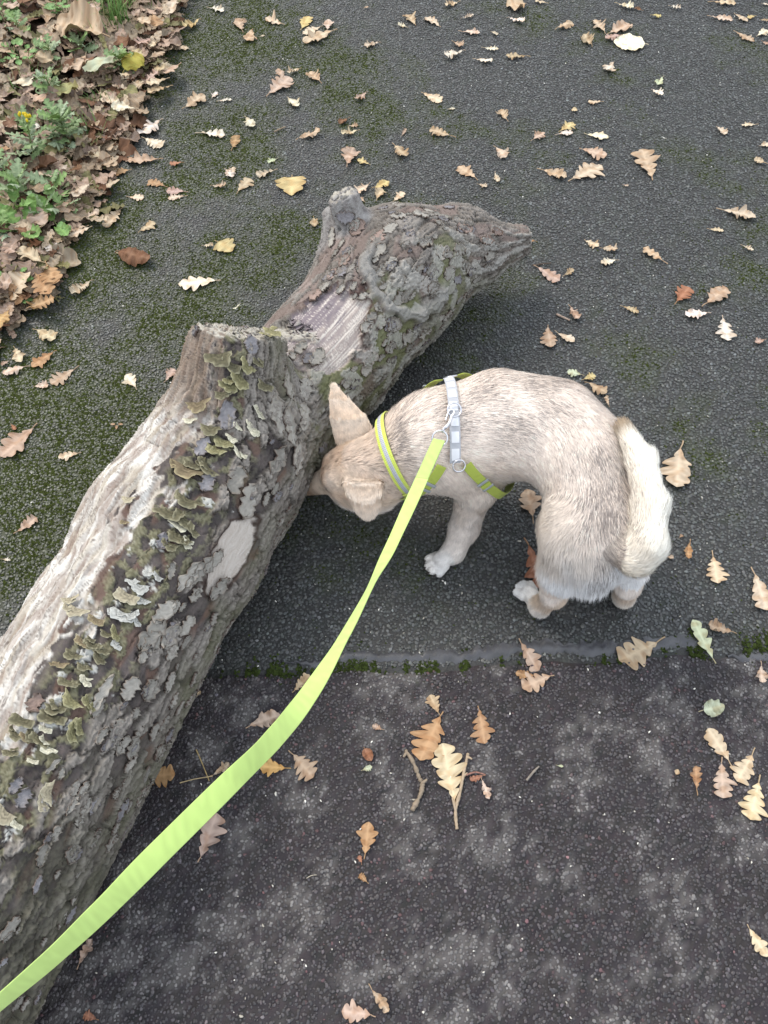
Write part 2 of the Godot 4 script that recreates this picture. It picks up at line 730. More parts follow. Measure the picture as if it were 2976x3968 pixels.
func log_bones():
	var b := log_body
	b.bone(Vector3(-0.72, 0.155, 0.27), Vector3(-0.364, 0.155, -0.673), 0.157, 0.152, 0.05)
	b.bone(Vector3(-0.364, 0.155, -0.673), Vector3(-0.305, 0.16, -0.80), 0.152, 0.142, 0.05)
	b.bone(Vector3(-0.30, 0.165, -0.80), Vector3(-0.243, 0.385, -0.985), 0.126, 0.073, 0.06)
	b.bone(Vector3(-0.305, 0.155, -0.80), Vector3(-0.117, 0.132, -1.094), 0.138, 0.122, 0.05)
	b.bone(Vector3(-0.117, 0.132, -1.094), Vector3(0.01, 0.148, -1.292), 0.122, 0.146, 0.05)
	b.bone(Vector3(0.01, 0.148, -1.292), Vector3(0.188, 0.135, -1.402), 0.140, 0.074, 0.05)
	b.bone(Vector3(0.165, 0.132, -1.392), Vector3(0.35, 0.117, -1.470), 0.068, 0.024, 0.05)
	b.bone(Vector3(-0.045, 0.215, -1.315), Vector3(-0.092, 0.365, -1.352), 0.040, 0.0285, 0.022)
	b.bone(Vector3(-0.070, 0.150, -1.230), Vector3(-0.108, 0.265, -1.362), 0.055, 0.018, 0.025)
	b.bone(Vector3(0.06, 0.160, -1.355), Vector3(0.15, 0.160, -1.425), 0.105, 0.060, 0.05)
	b.cut(Vector3(-0.247, 0.357, -0.962), Vector3(0.12, 0.72, -0.69), 0.17)
	b.cut(Vector3(0.330, 0.118, -1.463), Vector3(0.95, 0.06, -0.25), 0.07)
	b.cut(Vector3(-0.083, 0.335, -1.345), Vector3(-0.42, 0.80, -0.42), 0.08)
	b.cut(Vector3(-0.76, 0.155, 0.24), Vector3(-0.36, 0.0, 0.93), 0.3)


func log_where(p: Vector3) -> Array:
	# [bone, metres along the trunk, angle round it (0 up, + to the side the dog is on), radius]
	var b := log_body
	var best := -1
	var e := 1e9
	var es := [0.0, 0.0, 0.0, 0.0, 0.0, 0.0, 0.0]
	for i in 7:
		var x := b.one(i, p)
		es[i] = x
		if x < e:
			e = x
			best = i
	var s := 0.0
	var th := Vector2.ZERO
	var far := 0.0
	var sum := 0.0
	var starts := [0.0, 1.008, 1.15, 1.15, 1.50, 1.735, 1.93]
	for i in 7:
		var w := exp(-(es[i] - e) / 0.014)
		if w < 0.02:
			continue
		var q := p - b.a[i]
		var t := clampf(q.dot(b.d[i]) * b.il[i], -0.2, 1.2)
		var dir := b.d[i].normalized()
		var out := q - b.d[i] * t
		var side := dir.cross(Vector3.UP).normalized()
		s += w * (starts[i] + t * b.d[i].length())
		th += w * Vector2(out.dot(side), out.dot(side.cross(dir)))
		far += w * (1.0 if i >= 3 else 0.0)
		sum += w
	s /= sum
	return [best, s, atan2(th.x, th.y), far / sum]


func jag_at(s: float, th: float) -> float:
	return 0.05 * wide.get_noise_2d(s * 14.0 + 50.0, th * 4.0) + 0.03 * wide.get_noise_2d(s * 40.0, th * 14.0)


# what the surface is at a place: [height in metres, colour]
func log_skin(p: Vector3, n: Vector3) -> Array:
	var w := log_where(p)
	var bone: int = w[0]
	var s: float = w[1]
	var th: float = w[2]
	var v := th * 0.145
	var far: float = sm(1.28, 1.40, s + jag_at(s, w[2])) * sm(0.2, 0.8, w[3])
	var jag := 0.16 * wide.get_noise_2d(s * 9.0, v * 16.0) + 0.10 * wide.get_noise_2d(s * 31.0, v * 70.0)
	var grain := fine.get_noise_3d(s * 7.0, v * 110.0, 0.0)
	var grain2 := fine.get_noise_3d(s * 16.0, v * 320.0, 5.0)
	var crumb := fine.get_noise_3d(p.x * 140.0, p.y * 140.0, p.z * 140.0)
	var blot := wide.get_noise_3d(p.x * 11.0, p.y * 11.0, p.z * 11.0)
	# --- weathered bare wood on the sky side
	var bent := v + 0.007 * wide.get_noise_2d(s * 5.0, v * 6.0 + 20.0) + 0.003 * wide.get_noise_2d(s * 22.0, v * 40.0)
	grain = fine.get_noise_3d(s * 7.0, bent * 130.0, 0.0)
	grain2 = fine.get_noise_3d(s * 18.0, bent * 360.0, 5.0)
	var wood_h := 0.0034 * grain + 0.0018 * grain2 + 0.0012 * crumb + 0.004 * wide.get_noise_2d(s * 9.0, bent * 30.0) - 0.003
	var pale := clampf(0.64 + 0.45 * wide.get_noise_2d(s * 5.0, bent * 30.0) + 0.5 * grain + 0.3 * crumb, 0.0, 1.0)
	var wood := mix3(Vector3(0.20, 0.165, 0.142), Vector3(0.66, 0.64, 0.60), pale)
	wood = mix3(wood, Vector3(0.33, 0.275, 0.20), sm(0.1, 0.7, wide.get_noise_2d(s * 6.0 + 30.0, bent * 34.0)) * 0.5)
	wood = mix3(wood, Vector3(0.10, 0.08, 0.072), sm(0.22, 0.55, grain2 + 0.4 * grain) * 0.7)
	wood = mix3(wood, Vector3(0.23, 0.165, 0.135), sm(0.3, 0.6, wide.get_noise_2d(s * 11.0 + 5.0, bent * 46.0)) * 0.5)
	# --- bark
	var crack := cells.get_noise_2d(s * 17.0, v * 46.0) + 1.0
	var crack2 := cells.get_noise_2d(s * 52.0 + 40.0, v * 120.0) + 1.0
	var tone := cell_tone.get_noise_2d(s * 17.0, v * 46.0)
	var tone2 := cell_tone.get_noise_2d(s * 52.0 + 40.0, v * 120.0)
	var edge := sm(0.02, 0.16, crack)
	var edge2 := sm(0.02, 0.20, crack2)
	var scaly := clampf(0.5 + 0.9 * wide.get_noise_2d(s * 3.0 + 70.0, v * 7.0), 0.0, 1.0)
	var flecks := sm(-0.05, 0.12, fine.get_noise_2d(s * 60.0 + 8.0, v * 130.0))
	var bark_h := 0.0016 * flecks + 0.0050 * edge * (0.75 + 0.3 * tone) + 0.0034 * scaly * edge2 * (0.7 + 0.4 * tone2) + 0.0012 * crumb + 0.0016 * grain - 0.003
	var bark := mix3(Vector3(0.150, 0.130, 0.113), Vector3(0.30, 0.275, 0.25), 0.5 + 0.30 * tone + 0.22 * tone2 * scaly + 0.25 * crumb)
	bark = mix3(bark * 0.74, bark, flecks)
	bark = mix3(Vector3(0.045, 0.038, 0.033), bark, clampf(edge * 0.75 + edge2 * 0.25 * scaly + 0.25 * (1.0 - scaly), 0.0, 1.0))
	# --- old dark inner bark where the outer bark has come off
	var dark_h := -0.0055 + 0.0014 * crumb + 0.003 * sm(0.0, 0.1, crack) + 0.001 * grain
	var dark := mix3(Vector3(0.052, 0.046, 0.044), Vector3(0.115, 0.098, 0.092), 0.5 + 0.6 * wide.get_noise_2d(s * 14.0, v * 30.0) + 0.3 * crumb)
	dark = mix3(dark, Vector3(0.15, 0.095, 0.075), sm(0.25, 0.7, wide.get_noise_2d(s * 8.0 + 11.0, v * 22.0)) * 0.7)
	var scum := sm(-0.05, 0.25, wide.get_noise_2d(s * 26.0, v * 34.0) + 0.7 * crumb) * sm(-0.05, 0.12, th) * sm(0.85, 0.6, th)
	dark = mix3(dark, mix3(Vector3(0.105, 0.10, 0.058), Vector3(0.23, 0.22, 0.145), 0.5 + 0.9 * fine.get_noise_2d(s * 120.0, v * 150.0)), scum * 0.85)
	dark_h += 0.003 * scum
	var h: float
	var c: Vector3
	if far < 1.0:
		# near trunk and stump: bare wood, then inner bark with fungi, then bark
		var lift := 0.16 * sm(0.9, 1.3, s)
		var near_end := sm(0.62, 0.2, s) * 0.9
		var a := th + jag * 1.3
		var is_wood := 1.0 - sm(-0.03, 0.05, a - 0.02 - lift + near_end * 1.1 + 0.12 * wide.get_noise_1d(s * 7.0))
		var flakes := sm(0.05, 0.2, tone + 0.45 * wide.get_noise_2d(s * 5.0, v * 9.0) + 1.6 * (th - 1.0 + 0.25 * wide.get_noise_1d(s * 4.0 + 8.0)) + 0.9 * sm(1.0, 1.2, s))
		h = lerpf(dark_h, bark_h, flakes)
		c = mix3(dark, bark, flakes)
		h = lerpf(h, wood_h, is_wood)
		c = mix3(c, wood, is_wood)
		# stump: brown streaky wood on its verge side
		if bone == 2:
			c = mix3(c, Vector3(0.16, 0.115, 0.085) * (1.0 + 0.7 * grain), is_wood * 0.75 * sm(1.16, 1.3, s))
		# white crusts
		var crust := sm(0.42, 0.62, wide.get_noise_3d(p.x * 24.0 + 5.0, p.y * 24.0, p.z * 24.0) + 0.5 * crumb - 4.0 * absf(th - 0.35 - 0.25 * wide.get_noise_1d(s * 3.0)) * 0.35) * sm(0.35, 0.5, s) * sm(1.16, 1.0, s)
		c = mix3(c, Vector3(0.56, 0.56, 0.53), crust * 0.8)
		h += 0.0022 * crust
		# the oval patch of bare wood
		var ov := Vector2((s - 0.985) / 0.078, (th - 1.04) / 0.215).rotated(0.12).length() + 0.10 * wide.get_noise_2d(s * 30.0, v * 40.0)
		var hole := 1.0 - sm(0.9, 1.0, ov)
		h = lerpf(h, -0.007 + 0.0008 * grain2 + 0.004 * ov * ov, hole)
		c = mix3(c, mix3(Vector3(0.40, 0.345, 0.30), Vector3(0.56, 0.52, 0.48), 0.5 + 0.6 * grain2), hole)
		c = mix3(c, Vector3(0.05, 0.035, 0.03), sm(0.88, 1.0, ov) * (1.0 - sm(1.0, 1.22, ov)))
	if far > 0.0:
		var a := th + jag
		# red-brown inner bark above, grey plates, green flank
		var red := mix3(Vector3(0.165, 0.13, 0.115), Vector3(0.265, 0.215, 0.195), 0.5 + 0.5 * tone + 0.4 * crumb)
		var red_h := -0.003 + 0.0014 * crumb + 0.0045 * sm(0.0, 0.09, crack) + 0.002 * grain
		var c_far := mix3(red, bark * 0.95, sm(-0.05, 0.15, tone * 0.55 + 0.7 * wide.get_noise_2d(s * 6.0, v * 9.0 + 50.0) + 0.35 + 0.25 * sin(th * 1.3)))
		var h_far := lerpf(red_h, bark_h, sm(-0.05, 0.15, tone * 0.55 + 0.7 * wide.get_noise_2d(s * 6.0, v * 9.0 + 50.0) + 0.35 + 0.25 * sin(th * 1.3)))
		var green := sm(0.35, 0.75, a) * sm(1.9, 1.4, th) * sm(-0.5, 0.0, wide.get_noise_2d(s * 6.0 + 3.0, v * 9.0)) * sm(1.92, 1.75, s)
		c_far = mix3(c_far, mix3(Vector3(0.105, 0.115, 0.052), Vector3(0.165, 0.17, 0.085), 0.5 + 0.8 * crumb), green * 0.85)
		h_far = lerpf(h_far, -0.002 + 0.0012 * crumb + 0.003 * sm(0.0, 0.07, crack), green)
		var lichen := sm(0.18, 0.32, wide.get_noise_2d(s * 15.0 + 13.0, v * 17.0 + 4.0) + 0.35 * crumb + 0.2 * wide.get_noise_2d(s * 50.0, v * 60.0)) * sm(0.1, 0.5, th)
		c_far = mix3(c_far, mix3(Vector3(0.255, 0.245, 0.225), Vector3(0.39, 0.38, 0.355), 0.5 + 0.7 * crumb), lichen * 0.7)
		h_far += 0.0026 * lichen
		# silvery bare patch beside the stump
		var bare := Vector2((s - 1.465) / 0.130, (th - 0.20) / 0.56).length() + 0.14 * wide.get_noise_2d(s * 20.0, v * 30.0) + 0.05 * wide.get_noise_2d(s * 70.0, v * 90.0)
		var bm := 1.0 - sm(0.92, 0.99, bare)
		c_far = mix3(c_far, mix3(mix3(Vector3(0.20, 0.17, 0.185), Vector3(0.34, 0.29, 0.27), sm(-0.1, 0.3, th - 0.1 + jag)), Vector3(0.58, 0.53, 0.48), sm(0.0, 0.5, fine.get_noise_2d(s * 5.0, v * 170.0) + 0.5 * (th - 0.25))), bm)
		h_far = lerpf(h_far, -0.007 + 0.0016 * grain, bm)
		c_far = mix3(c_far, Vector3(0.07, 0.045, 0.04), sm(0.93, 1.0, bare) * (1.0 - sm(1.0, 1.12, bare)) * sm(1.46, 1.52, s))
		# a swollen collar of bark where a limb once closed over
		var ring := Vector2((s - 1.70) / 0.10, (th - 0.62) / 0.62).rotated(0.35)
		var rr := ring.length() + 0.06 * wide.get_noise_2d(s * 18.0, v * 20.0)
		var coll := sm(0.72, 0.86, rr) * (1.0 - sm(0.98, 1.10, rr)) * sm(-0.2, 0.4, -ring.x + 0.3)
		h_far += 0.013 * coll
		c_far = mix3(c_far, mix3(Vector3(0.20, 0.195, 0.185), Vector3(0.29, 0.28, 0.265), 0.5 + 0.5 * grain2), coll * 0.9)
		h = lerpf(h, h_far, far)
		c = mix3(c, c_far, far)
	var stub := minf(log_body.one(7, p), log_body.one(8, p))
	if stub < 0.02:
		c = mix3(c, mix3(Vector3(0.17, 0.155, 0.15), Vector3(0.30, 0.29, 0.28), 0.5 + 0.5 * crumb + 0.5 * wide.get_noise_3d(p.x * 60.0, p.y * 25.0, p.z * 60.0)), sm(0.02, 0.004, stub))
	# algae low on the flanks and under the log
	var algae := sm(0.9, 1.5, absf(th)) * clampf(0.35 + 0.7 * blot + 0.3 * crumb, 0.0, 1.0) * sm(-0.2, 0.2, th)
	c = mix3(c, Vector3(0.10, 0.105, 0.055), algae * 0.6)
	if s < 0.75 and far < 1.0:
		# the nearest length has lost its scales: dark, finely checked, with a green cast
		var m := sm(0.72, 0.35, s + 0.25 * jag) * sm(0.55, 0.9, th + 0.3 * blot + sm(0.5, 0.2, s) * 0.8)
		c = mix3(c, mix3(Vector3(0.045, 0.042, 0.034), Vector3(0.115, 0.108, 0.080), 0.5 + 0.6 * tone2 + 0.6 * crumb), m * 0.85)
	# sawn faces
	for i in log_body.cut_at.size():
		var q := p - log_body.cut_at[i]
		var up := n.dot(log_body.cut_n[i])
		if q.length() < log_body.cut_r[i] and absf(q.dot(log_body.cut_n[i])) < 0.012 and up > 0.6:
			var k := sm(0.6, 0.85, up)
			var rings := sin(q.length() * 900.0 + 3.0 * blot)
			c = mix3(c, mix3(Vector3(0.30, 0.27, 0.225), Vector3(0.47, 0.45, 0.40), 0.5 + 0.25 * rings + 0.5 * crumb), k)
			h = lerpf(h, 0.004 * crumb, k)
	# checks across the grain
	var check := sm(0.80 - 0.08 * far, 0.93 - 0.04 * far, ridge.get_noise_3d(s * 13.0, v * 4.0, 2.0)) * sm(-0.1, 0.4, blot)
	h -= 0.0035 * check
	c = mix3(c, c * 0.35, check * 0.8)
	return [h, c]


func build_log():
	log_bones()
	var b := log_body
	b.rag = wide
	b.mesh(0.0105)
	b.split()
	b.settle(0.06)
	b.split()
	var n: PackedVector3Array = b.settle(0.06)
	var nv := b.v.size()
	var col := PackedColorArray()
	col.resize(nv)
	var of := PackedByteArray()
	of.resize(nv)
	for i in nv:
		var p := b.v[i]
		var g := log_skin(p, n[i])
		b.v[i] = p + n[i] * float(g[0])
		if b.v[i].y < -0.003:
			b.v[i].y = -0.003
		col[i] = col3(g[1])
		var at := 0
		if b.one(7, p) < 0.012 and p.y > 0.275:
			at = 2
		elif b.one(8, p) < 0.012 and p.y > 0.20 and p.x < -0.085:
			at = 3
		elif b.one(2, p) < 0.02 and p.y > 0.28 and p.z > -1.1:
			at = 1
		of[i] = at
	var nrm := smooth(b.v, b.f)
	if nrm[0].dot(n[0]) + nrm[nv / 2].dot(n[nv / 2]) + nrm[nv - 1].dot(n[nv - 1]) < 0.0:
		push_warning("log inside out")
	var log := thing("fallen_log", "thick fallen log with peeling bark and bracket fungi lying across road and path", "log")
	var mat := paint(0.88, 0.3)
	bump(mat, 0.035, 1.1, 9, 5)
	var lists := [PackedInt32Array(), PackedInt32Array(), PackedInt32Array(), PackedInt32Array()]
	for i in range(0, b.f.size(), 3):
		lists[of[b.f[i]]].append_array([b.f[i], b.f[i + 1], b.f[i + 2]])
	for k in 4:
		var names := ["trunk", "sawn_stump", "branch_stub", "branch_stub"]
		part(names[k], trimmed(b.v, lists[k], col, nrm), mat, log)
	dress_log(log)


func trimmed(v: PackedVector3Array, f: PackedInt32Array, c: PackedColorArray, n: PackedVector3Array) -> ArrayMesh:
	# only the vertices that these triangles use
	var to := PackedInt32Array()
	to.resize(v.size())
	to.fill(-1)
	var v2 := PackedVector3Array()
	var n2 := PackedVector3Array()
	var c2 := PackedColorArray()
	var f2 := PackedInt32Array()
	f2.resize(f.size())
	for i in f.size():
		var k := f[i]
		if to[k] < 0:
			to[k] = v2.size()
			v2.append(v[k])
			n2.append(n[k])
			c2.append(c[k])
		f2[i] = to[k]
	return mesh_of(v2, f2, c2, n2)


func log_growths() -> Array:
	# bracket fungi: where, width, kind, turn
	return [
		["o", Vector3(-0.268, 0.387, -0.874), 0.046, 0],
		["o", Vector3(-0.250, 0.379, -0.865), 0.034, 20],
		["y", Vector3(-0.226, 0.374, -0.869), 0.032, 40],
		["y", Vector3(-0.241, 0.363, -0.851), 0.043, 35],
		["y", Vector3(-0.255, 0.357, -0.839), 0.034, 20],
		["o", Vector3(-0.266, 0.350, -0.829), 0.027, 0],
		["o", Vector3(-0.211, 0.371, -0.879), 0.022, 40],
		["b", Vector3(-0.305, 0.337, -0.815), 0.041, -10],
		["p", Vector3(-0.319, 0.326, -0.792), 0.025, -20],
		["o", Vector3(-0.203, 0.339, -0.856), 0.033, 40],
		["p", Vector3(-0.213, 0.317, -0.819), 0.024, 60],
		["p", Vector3(-0.221, 0.306, -0.790), 0.031, 50],
		["p", Vector3(-0.244, 0.318, -0.788), 0.018, 60],
		["o", Vector3(-0.285, 0.323, -0.776), 0.036, -10],
		["y", Vector3(-0.265, 0.312, -0.758), 0.030, 30],
		["y", Vector3(-0.278, 0.311, -0.743), 0.032, 0],
		["p", Vector3(-0.252, 0.311, -0.767), 0.022, 30],
		["p", Vector3(-0.243, 0.299, -0.747), 0.023, 30],
		["b", Vector3(-0.319, 0.313, -0.700), 0.052, -15],
		["o", Vector3(-0.288, 0.306, -0.709), 0.039, 20],
		["o", Vector3(-0.310, 0.312, -0.713), 0.026, -10],
		["m", Vector3(-0.181, 0.384, -0.934), 0.031, 30],
		["m", Vector3(-0.189, 0.396, -0.930), 0.024, 0],
		["m", Vector3(-0.174, 0.376, -0.951), 0.022, 50],
		["p", Vector3(-0.258, 0.432, -0.931), 0.019, 0],
		["o", Vector3(-0.312, 0.309, -0.645), 0.047, 10],
		["o", Vector3(-0.334, 0.311, -0.621), 0.047, -10],
		["o", Vector3(-0.315, 0.304, -0.616), 0.039, 10],
		["p", Vector3(-0.322, 0.304, -0.607), 0.031, 10],
		["o", Vector3(-0.301, 0.294, -0.604), 0.027, 30],
		["o", Vector3(-0.321, 0.298, -0.588), 0.033, 0],
		["o", Vector3(-0.331, 0.298, -0.575), 0.027, 0],
		["p", Vector3(-0.308, 0.291, -0.583), 0.023, 20],
		["c", Vector3(-0.401, 0.316, -0.647), 0.023, -20],
		["b", Vector3(-0.402, 0.312, -0.608), 0.015, 0],
		["w", Vector3(-0.359, 0.297, -0.528), 0.018, 0],
		["w", Vector3(-0.345, 0.291, -0.525), 0.017, 20],
		["w", Vector3(-0.368, 0.298, -0.504), 0.031, -10],
		["c", Vector3(-0.384, 0.301, -0.488), 0.035, -10],
		["w", Vector3(-0.363, 0.293, -0.486), 0.022, 10],
		["w", Vector3(-0.387, 0.299, -0.459), 0.034, 0],
		["w", Vector3(-0.367, 0.289, -0.454), 0.019, 20],
		["w", Vector3(-0.397, 0.302, -0.460), 0.020, -10],
		["w", Vector3(-0.379, 0.302, -0.512), 0.018, -10],
		["c", Vector3(-0.463, 0.306, -0.480), 0.024, -20],
		["c", Vector3(-0.450, 0.308, -0.461), 0.033, -10],
		["b", Vector3(-0.419, 0.306, -0.447), 0.025, 0],
		["o", Vector3(-0.403, 0.300, -0.428), 0.023, 0],
		["b", Vector3(-0.433, 0.306, -0.414), 0.023, 0],
		["o", Vector3(-0.421, 0.303, -0.411), 0.027, 10],
		["o", Vector3(-0.407, 0.299, -0.405), 0.021, 10],
		["y", Vector3(-0.393, 0.297, -0.431), 0.024, 30],
		["w", Vector3(-0.389, 0.293, -0.415), 0.017, 10],
		["c", Vector3(-0.436, 0.307, -0.417), 0.019, 0],
		["o", Vector3(-0.419, 0.303, -0.410), 0.023, 10],
		["o", Vector3(-0.444, 0.307, -0.394), 0.026, 0],
		["b", Vector3(-0.456, 0.308, -0.379), 0.023, -10],
		["o", Vector3(-0.410, 0.298, -0.393), 0.027, 30],
		["o", Vector3(-0.427, 0.302, -0.378), 0.022, 10],
		["y", Vector3(-0.437, 0.300, -0.330), 0.033, 10],
		["y", Vector3(-0.417, 0.292, -0.331), 0.023, 30],
		["o", Vector3(-0.457, 0.303, -0.305), 0.037, 0],
		["o", Vector3(-0.454, 0.303, -0.317), 0.030, 0],
		["o", Vector3(-0.493, 0.309, -0.299), 0.033, -10],
		["o", Vector3(-0.444, 0.304, -0.355), 0.026, 0],
		["p", Vector3(-0.422, 0.298, -0.360), 0.020, 20],
		["y", Vector3(-0.431, 0.291, -0.289), 0.030, 45],
		["y", Vector3(-0.423, 0.288, -0.298), 0.023, 60],
		["p", Vector3(-0.461, 0.303, -0.290), 0.018, 0],
		["o", Vector3(-0.496, 0.309, -0.280), 0.025, 0],
		["b", Vector3(-0.482, 0.307, -0.277), 0.022, 10],
		["p", Vector3(-0.456, 0.298, -0.265), 0.025, 0],
		["o", Vector3(-0.468, 0.303, -0.275), 0.029, 0],
		["o", Vector3(-0.499, 0.308, -0.257), 0.020, 0],
		["c", Vector3(-0.449, 0.285, -0.212), 0.030, 55],
		["c", Vector3(-0.453, 0.284, -0.197), 0.023, 40],
		["c", Vector3(-0.493, 0.300, -0.181), 0.031, 20],
		["p", Vector3(-0.478, 0.292, -0.170), 0.016, 20],
		["p", Vector3(-0.470, 0.301, -0.248), 0.015, 0],
	]


func log_plates() -> Array:
	# loose plates of bark: tone, where, length, width, turn
	return [
		["g", Vector3(-0.399, 0.285, -0.347), 0.058, 0.015, 12],
		["g", Vector3(-0.402, 0.282, -0.326), 0.028, 0.012, 10],
		["g", Vector3(-0.367, 0.265, -0.361), 0.037, 0.023, 14],
		["g", Vector3(-0.346, 0.244, -0.366), 0.033, 0.022, 14],
		["g", Vector3(-0.345, 0.268, -0.430), 0.035, 0.029, 12],
		["g", Vector3(-0.353, 0.269, -0.411), 0.029, 0.016, 10],
		["g", Vector3(-0.322, 0.241, -0.425), 0.027, 0.018, 12],
		["g", Vector3(-0.379, 0.255, -0.303), 0.033, 0.024, 15],
		["g", Vector3(-0.378, 0.245, -0.281), 0.015, 0.014, 0],
		["g", Vector3(-0.396, 0.268, -0.292), 0.025, 0.012, 15],
		["g", Vector3(-0.413, 0.259, -0.220), 0.027, 0.011, 15],
		["g", Vector3(-0.409, 0.247, -0.201), 0.024, 0.011, 15],
		["g", Vector3(-0.422, 0.261, -0.201), 0.028, 0.009, 20],
		["v", Vector3(-0.474, 0.296, -0.203), 0.026, 0.018, 10],
		["v", Vector3(-0.485, 0.302, -0.217), 0.022, 0.016, 10],
		["g", Vector3(-0.446, 0.290, -0.246), 0.026, 0.008, 30],
		["g", Vector3(-0.436, 0.283, -0.237), 0.016, 0.009, 0],
		["g", Vector3(-0.359, 0.229, -0.302), 0.031, 0.011, 20],
		["g", Vector3(-0.367, 0.216, -0.265), 0.027, 0.013, 25],
		["g", Vector3(-0.381, 0.214, -0.224), 0.015, 0.011, 20],
		["g", Vector3(-0.361, 0.246, -0.330), 0.017, 0.013, 10],
		["r", Vector3(-0.480, 0.308, -0.325), 0.026, 0.023, 5],
		["v", Vector3(-0.342, 0.304, -0.581), 0.026, 0.019, 5],
		["g", Vector3(-0.327, 0.285, -0.539), 0.028, 0.012, -10],
		["g", Vector3(-0.304, 0.269, -0.538), 0.057, 0.021, 20],
		["g", Vector3(-0.287, 0.261, -0.551), 0.053, 0.021, 20],
		["g", Vector3(-0.271, 0.256, -0.570), 0.046, 0.020, 20],
		["g", Vector3(-0.333, 0.272, -0.476), 0.044, 0.024, 25],
		["g", Vector3(-0.347, 0.272, -0.439), 0.055, 0.028, 20],
		["g", Vector3(-0.324, 0.253, -0.446), 0.042, 0.025, 20],
		["g", Vector3(-0.305, 0.240, -0.467), 0.038, 0.019, 20],
		["g", Vector3(-0.267, 0.225, -0.537), 0.045, 0.020, 20],
		["g", Vector3(-0.225, 0.257, -0.681), 0.061, 0.033, 0],
		["g", Vector3(-0.243, 0.283, -0.705), 0.048, 0.029, 5],
		["v", Vector3(-0.285, 0.302, -0.688), 0.036, 0.022, 5],
		["v", Vector3(-0.217, 0.395, -0.898), 0.032, 0.023, 5],
		["v", Vector3(-0.260, 0.330, -0.802), 0.049, 0.029, 5],
		["g", Vector3(-0.185, 0.292, -0.833), 0.070, 0.029, 5],
		["g", Vector3(-0.170, 0.293, -0.898), 0.057, 0.026, 5],
		["g", Vector3(-0.166, 0.262, -0.827), 0.068, 0.027, 8],
		["g", Vector3(-0.145, 0.241, -0.866), 0.053, 0.026, 5],
		["g", Vector3(-0.154, 0.222, -0.790), 0.057, 0.026, 12],
		["g", Vector3(-0.183, 0.256, -0.763), 0.055, 0.025, 8],
		["g", Vector3(-0.142, 0.252, -0.919), 0.046, 0.027, -5],
		["g", Vector3(-0.125, 0.256, -0.990), 0.043, 0.024, -20],
		["g", Vector3(-0.155, 0.265, -1.003), 0.033, 0.020, -30],
		["v", Vector3(-0.296, 0.316, -0.749), 0.035, 0.021, 5],
		["r", Vector3(-0.053, 0.294, -1.292), 0.037, 0.028, -30],
		["r", Vector3(-0.012, 0.298, -1.258), 0.043, 0.024, -30],
		["g", Vector3(0.011, 0.304, -1.281), 0.036, 0.024, -40],
		["g", Vector3(0.028, 0.299, -1.320), 0.037, 0.020, -60],
		["g", Vector3(0.073, 0.286, -1.340), 0.038, 0.018, -75],
		["g", Vector3(0.120, 0.257, -1.371), 0.043, 0.020, -80],
		["r", Vector3(0.167, 0.232, -1.364), 0.041, 0.021, -80],
		["g", Vector3(-0.012, 0.292, -1.229), 0.040, 0.023, -40],
		["g", Vector3(-0.038, 0.281, -1.201), 0.040, 0.023, -30],
		["g", Vector3(0.010, 0.282, -1.204), 0.036, 0.021, -40],
		["g", Vector3(0.080, 0.282, -1.265), 0.037, 0.024, -50],
		["g", Vector3(0.116, 0.257, -1.264), 0.042, 0.026, -50],
		["g", Vector3(0.155, 0.229, -1.303), 0.043, 0.027, -55],
		["g", Vector3(0.132, 0.226, -1.239), 0.038, 0.027, -45],
		["g", Vector3(0.183, 0.186, -1.299), 0.044, 0.023, -40],
		["g", Vector3(0.095, 0.231, -1.193), 0.033, 0.022, -40],
		["g", Vector3(0.027, 0.263, -1.176), 0.034, 0.023, -40],
		["g", Vector3(0.027, 0.243, -1.150), 0.034, 0.021, -20],
		["g", Vector3(-0.034, 0.244, -1.078), 0.035, 0.023, -30],
		["g", Vector3(0.016, 0.217, -1.106), 0.036, 0.026, -30],
		["g", Vector3(0.046, 0.178, -1.112), 0.035, 0.026, -35],
		["g", Vector3(0.082, 0.156, -1.143), 0.033, 0.020, -35],
		["g", Vector3(0.113, 0.158, -1.177), 0.034, 0.020, -35],
		["g", Vector3(0.010, 0.194, -1.070), 0.032, 0.021, -30],
		["g", Vector3(-0.029, 0.208, -1.025), 0.040, 0.023, -30],
		["g", Vector3(-0.034, 0.202, -1.009), 0.031, 0.021, -25],
		["r", Vector3(-0.132, 0.264, -1.137), 0.031, 0.019, -40],
		["r", Vector3(-0.078, 0.275, -1.219), 0.032, 0.021, -35],
		["r", Vector3(-0.100, 0.265, -1.194), 0.032, 0.019, -35],
		["r", Vector3(0.216, 0.200, -1.362), 0.035, 0.021, -70],
		["r", Vector3(0.244, 0.194, -1.395), 0.031, 0.019, -70],
		["g", Vector3(0.227, 0.176, -1.344), 0.033, 0.019, -45],
		["v", Vector3(-0.078, 0.312, -1.305), 0.037, 0.026, -50],
		["g", Vector3(-0.104, 0.262, -1.299), 0.044, 0.018, -10],
	]


